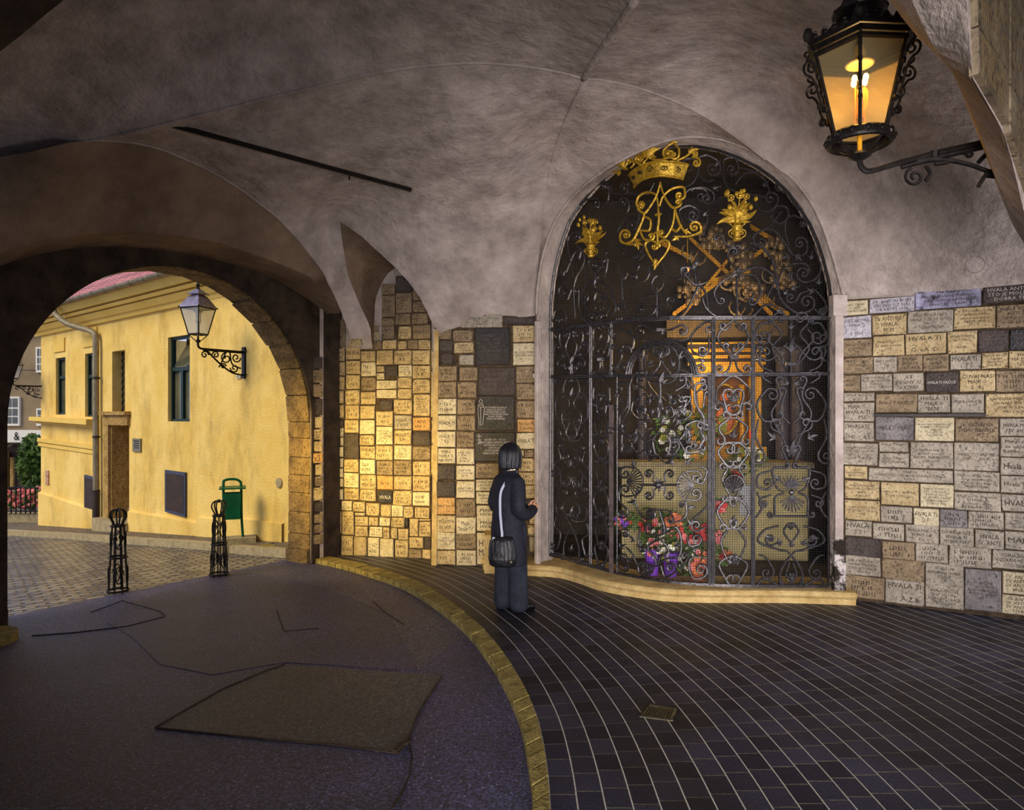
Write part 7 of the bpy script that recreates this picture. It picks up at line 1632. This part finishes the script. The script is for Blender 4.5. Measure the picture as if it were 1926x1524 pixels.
bouquet('flower_pot', 1240, 1044, .30, 12, 26, ['white_pet','leaf_yel'], 'pot in purple wrapping, left of centre at the foot of the door leaf', seed=2, pot=('purple',T1), cat='flower pot', group='pots of flowers behind the gate')
bouquet('flower_pot', 1206, 1034, .22, 14, 24, ['white_pet','pink'], 'larger purple-wrapped pot nearest the lock bar', seed=3, pot=('purple',T1), cat='flower pot', group='pots of flowers behind the gate')
bouquet('flower_pot', 1312, 1062, .26, 16, 24, ['orange','pink'], 'pot of coral chrysanthemums beside the middle double stile', seed=4, size=.036, pot=('orange',T1), cat='flower pot', group='pots of flowers behind the gate')
for i, (x, y, o_, n, R, cols, lab, s_) in enumerate([(1238,985,.34,12,16,['orange'],'upright coral gladiolus bunch in the middle of the door leaf',.034),(1175,985,.34,14,26,['pink','red'],'pink and red blooms beside the lock bar',.026),(1130,985,.3,12,18,['purple','pink'],'purple blossoms behind the narrow left panel',.024),(1290,1012,.3,16,22,['red','pink'],'deep pink dahlias at the lower right of the door leaf',.032),(1322,1010,.32,12,18,['red'],'crimson blooms close to the middle double stile',.03),
    (1215,1010,.45,30,42,['white_pet','pink'],'wide mass of mixed greenery and small white flowers low behind the door leaf',.02),(1290,1060,.42,24,40,['white_pet'],'leafy filling between the flower pots',.02),(1270,820,.9,30,58,['leaf_yel','white_pet'],'broad bouquet of yellow-green blossoms standing on the altar block',.036),(1335,800,1.0,22,36,['leaf_yel'],'yellow flower bunch in front of the golden shrine',.036),(1445,872,.7,22,34,['leaf_yel','white_pet'],'leafy white arrangement at the right end of the altar block',.03),
    (1352,960,.34,14,16,['pink','red'],'tall red and pink spray behind the shell ornament',.026),(1405,900,.5,8,9,['red'],'single red blossom cluster above the shell ornament',.026),(1360,1060,.34,14,20,['red','orange'],'red flowers low behind the panel right of the middle stile',.026),(1345,1020,.34,12,18,['pink'],'pink flowers climbing beside the middle stile',.024)]):
    bouquet('flower_bouquet', x, y, o_, n, R, cols, lab, seed=20+i, size=s_, cat='flowers', group='bouquets behind the gate')
m = MB(); p = GATE.P(1432,965,-.5); m.lathe(Vector((p.x,p.y,p.z-.1)), [(.05,0),(.06,.02),(.055,.22),(.075,.32)], 14); m.build('glass_vase', M['clearglass'], None, label='tall glass vase with green stems at the right end of the altar block', cat='vase')
# ---------------------------------------------------------------- light, camera
def area(name, loc, look, size, power, color, sy=None):
    l = bpy.data.lights.new(name, 'AREA'); l.size = size; l.energy = power; l.color = color
    if sy: l.shape = 'RECTANGLE'; l.size_y = sy
    o = bpy.data.objects.new(name, l); COL.objects.link(o); o.location = loc
    o.rotation_euler = (Vector(look)-Vector(loc)).to_track_quat('-Z', 'Y').to_euler(); return o
def point(name, loc, power, color, r=.05):
    l = bpy.data.lights.new(name, 'POINT'); l.energy = power; l.color = color; l.shadow_soft_size = r
    o = bpy.data.objects.new(name, l); COL.objects.link(o); o.location = loc; return o
world = bpy.data.worlds.new('sky'); bpy.context.scene.world = world; world.use_nodes = True
bg = world.node_tree.nodes['Background']; bg.inputs['Color'].default_value = (.62,.70,1.0,1); bg.inputs['Strength'].default_value = 1.0
a_ = area('daylight_passage', (.3,-1.6,1.25), (2.0,8,1.6), 2.0, 150, (1,.94,.92)); a_.data.spread = math.radians(62)
a_ = area('daylight_exit', (5.6,4.4,1.6), (0,7.5,2.4), 1.8, 45, (1,.95,.98)); a_.data.spread = math.radians(120)
sun = bpy.data.lights.new('sun', 'SUN'); sun.energy = 2.7; sun.angle = .5; sun.color = (1,.86,.55)
so = bpy.data.objects.new('sun', sun); COL.objects.link(so); so.rotation_euler = (math.radians(50), 0, math.radians(-48))
a_ = area('bounce_arch', (-3.75,6.6,1.5), (-1.3,9.0,1.1), 1.0, 40, (1,.70,.15)); a_.data.spread = math.radians(62)  # unseen warm area light added for bounce off the yellow house
point('lamp_light', pix(1617,160,3.3), 9, (1,.62,.22), .08)
point('chapel_candles', (2.3,8.4,2.6), 38, (1,.66,.24), .15)
point('chapel_low', (1.5,7.75,1.9), 7, (1,.86,.6), .15)
cam = bpy.data.cameras.new('camera'); cam.sensor_width = 36; cam.lens = 36*F/1926; cam.shift_y = (HY-762)/1926
co = bpy.data.objects.new('camera', cam); COL.objects.link(co); co.location = (0,0,H); co.rotation_euler = (PI/2,0,0)
sc = bpy.context.scene; sc.camera = co
sc.view_settings.view_transform = 'Standard'; sc.view_settings.look = 'None'; sc.view_settings.exposure = 0; sc.view_settings.gamma = 1; sc.view_settings.use_curve_mapping = False
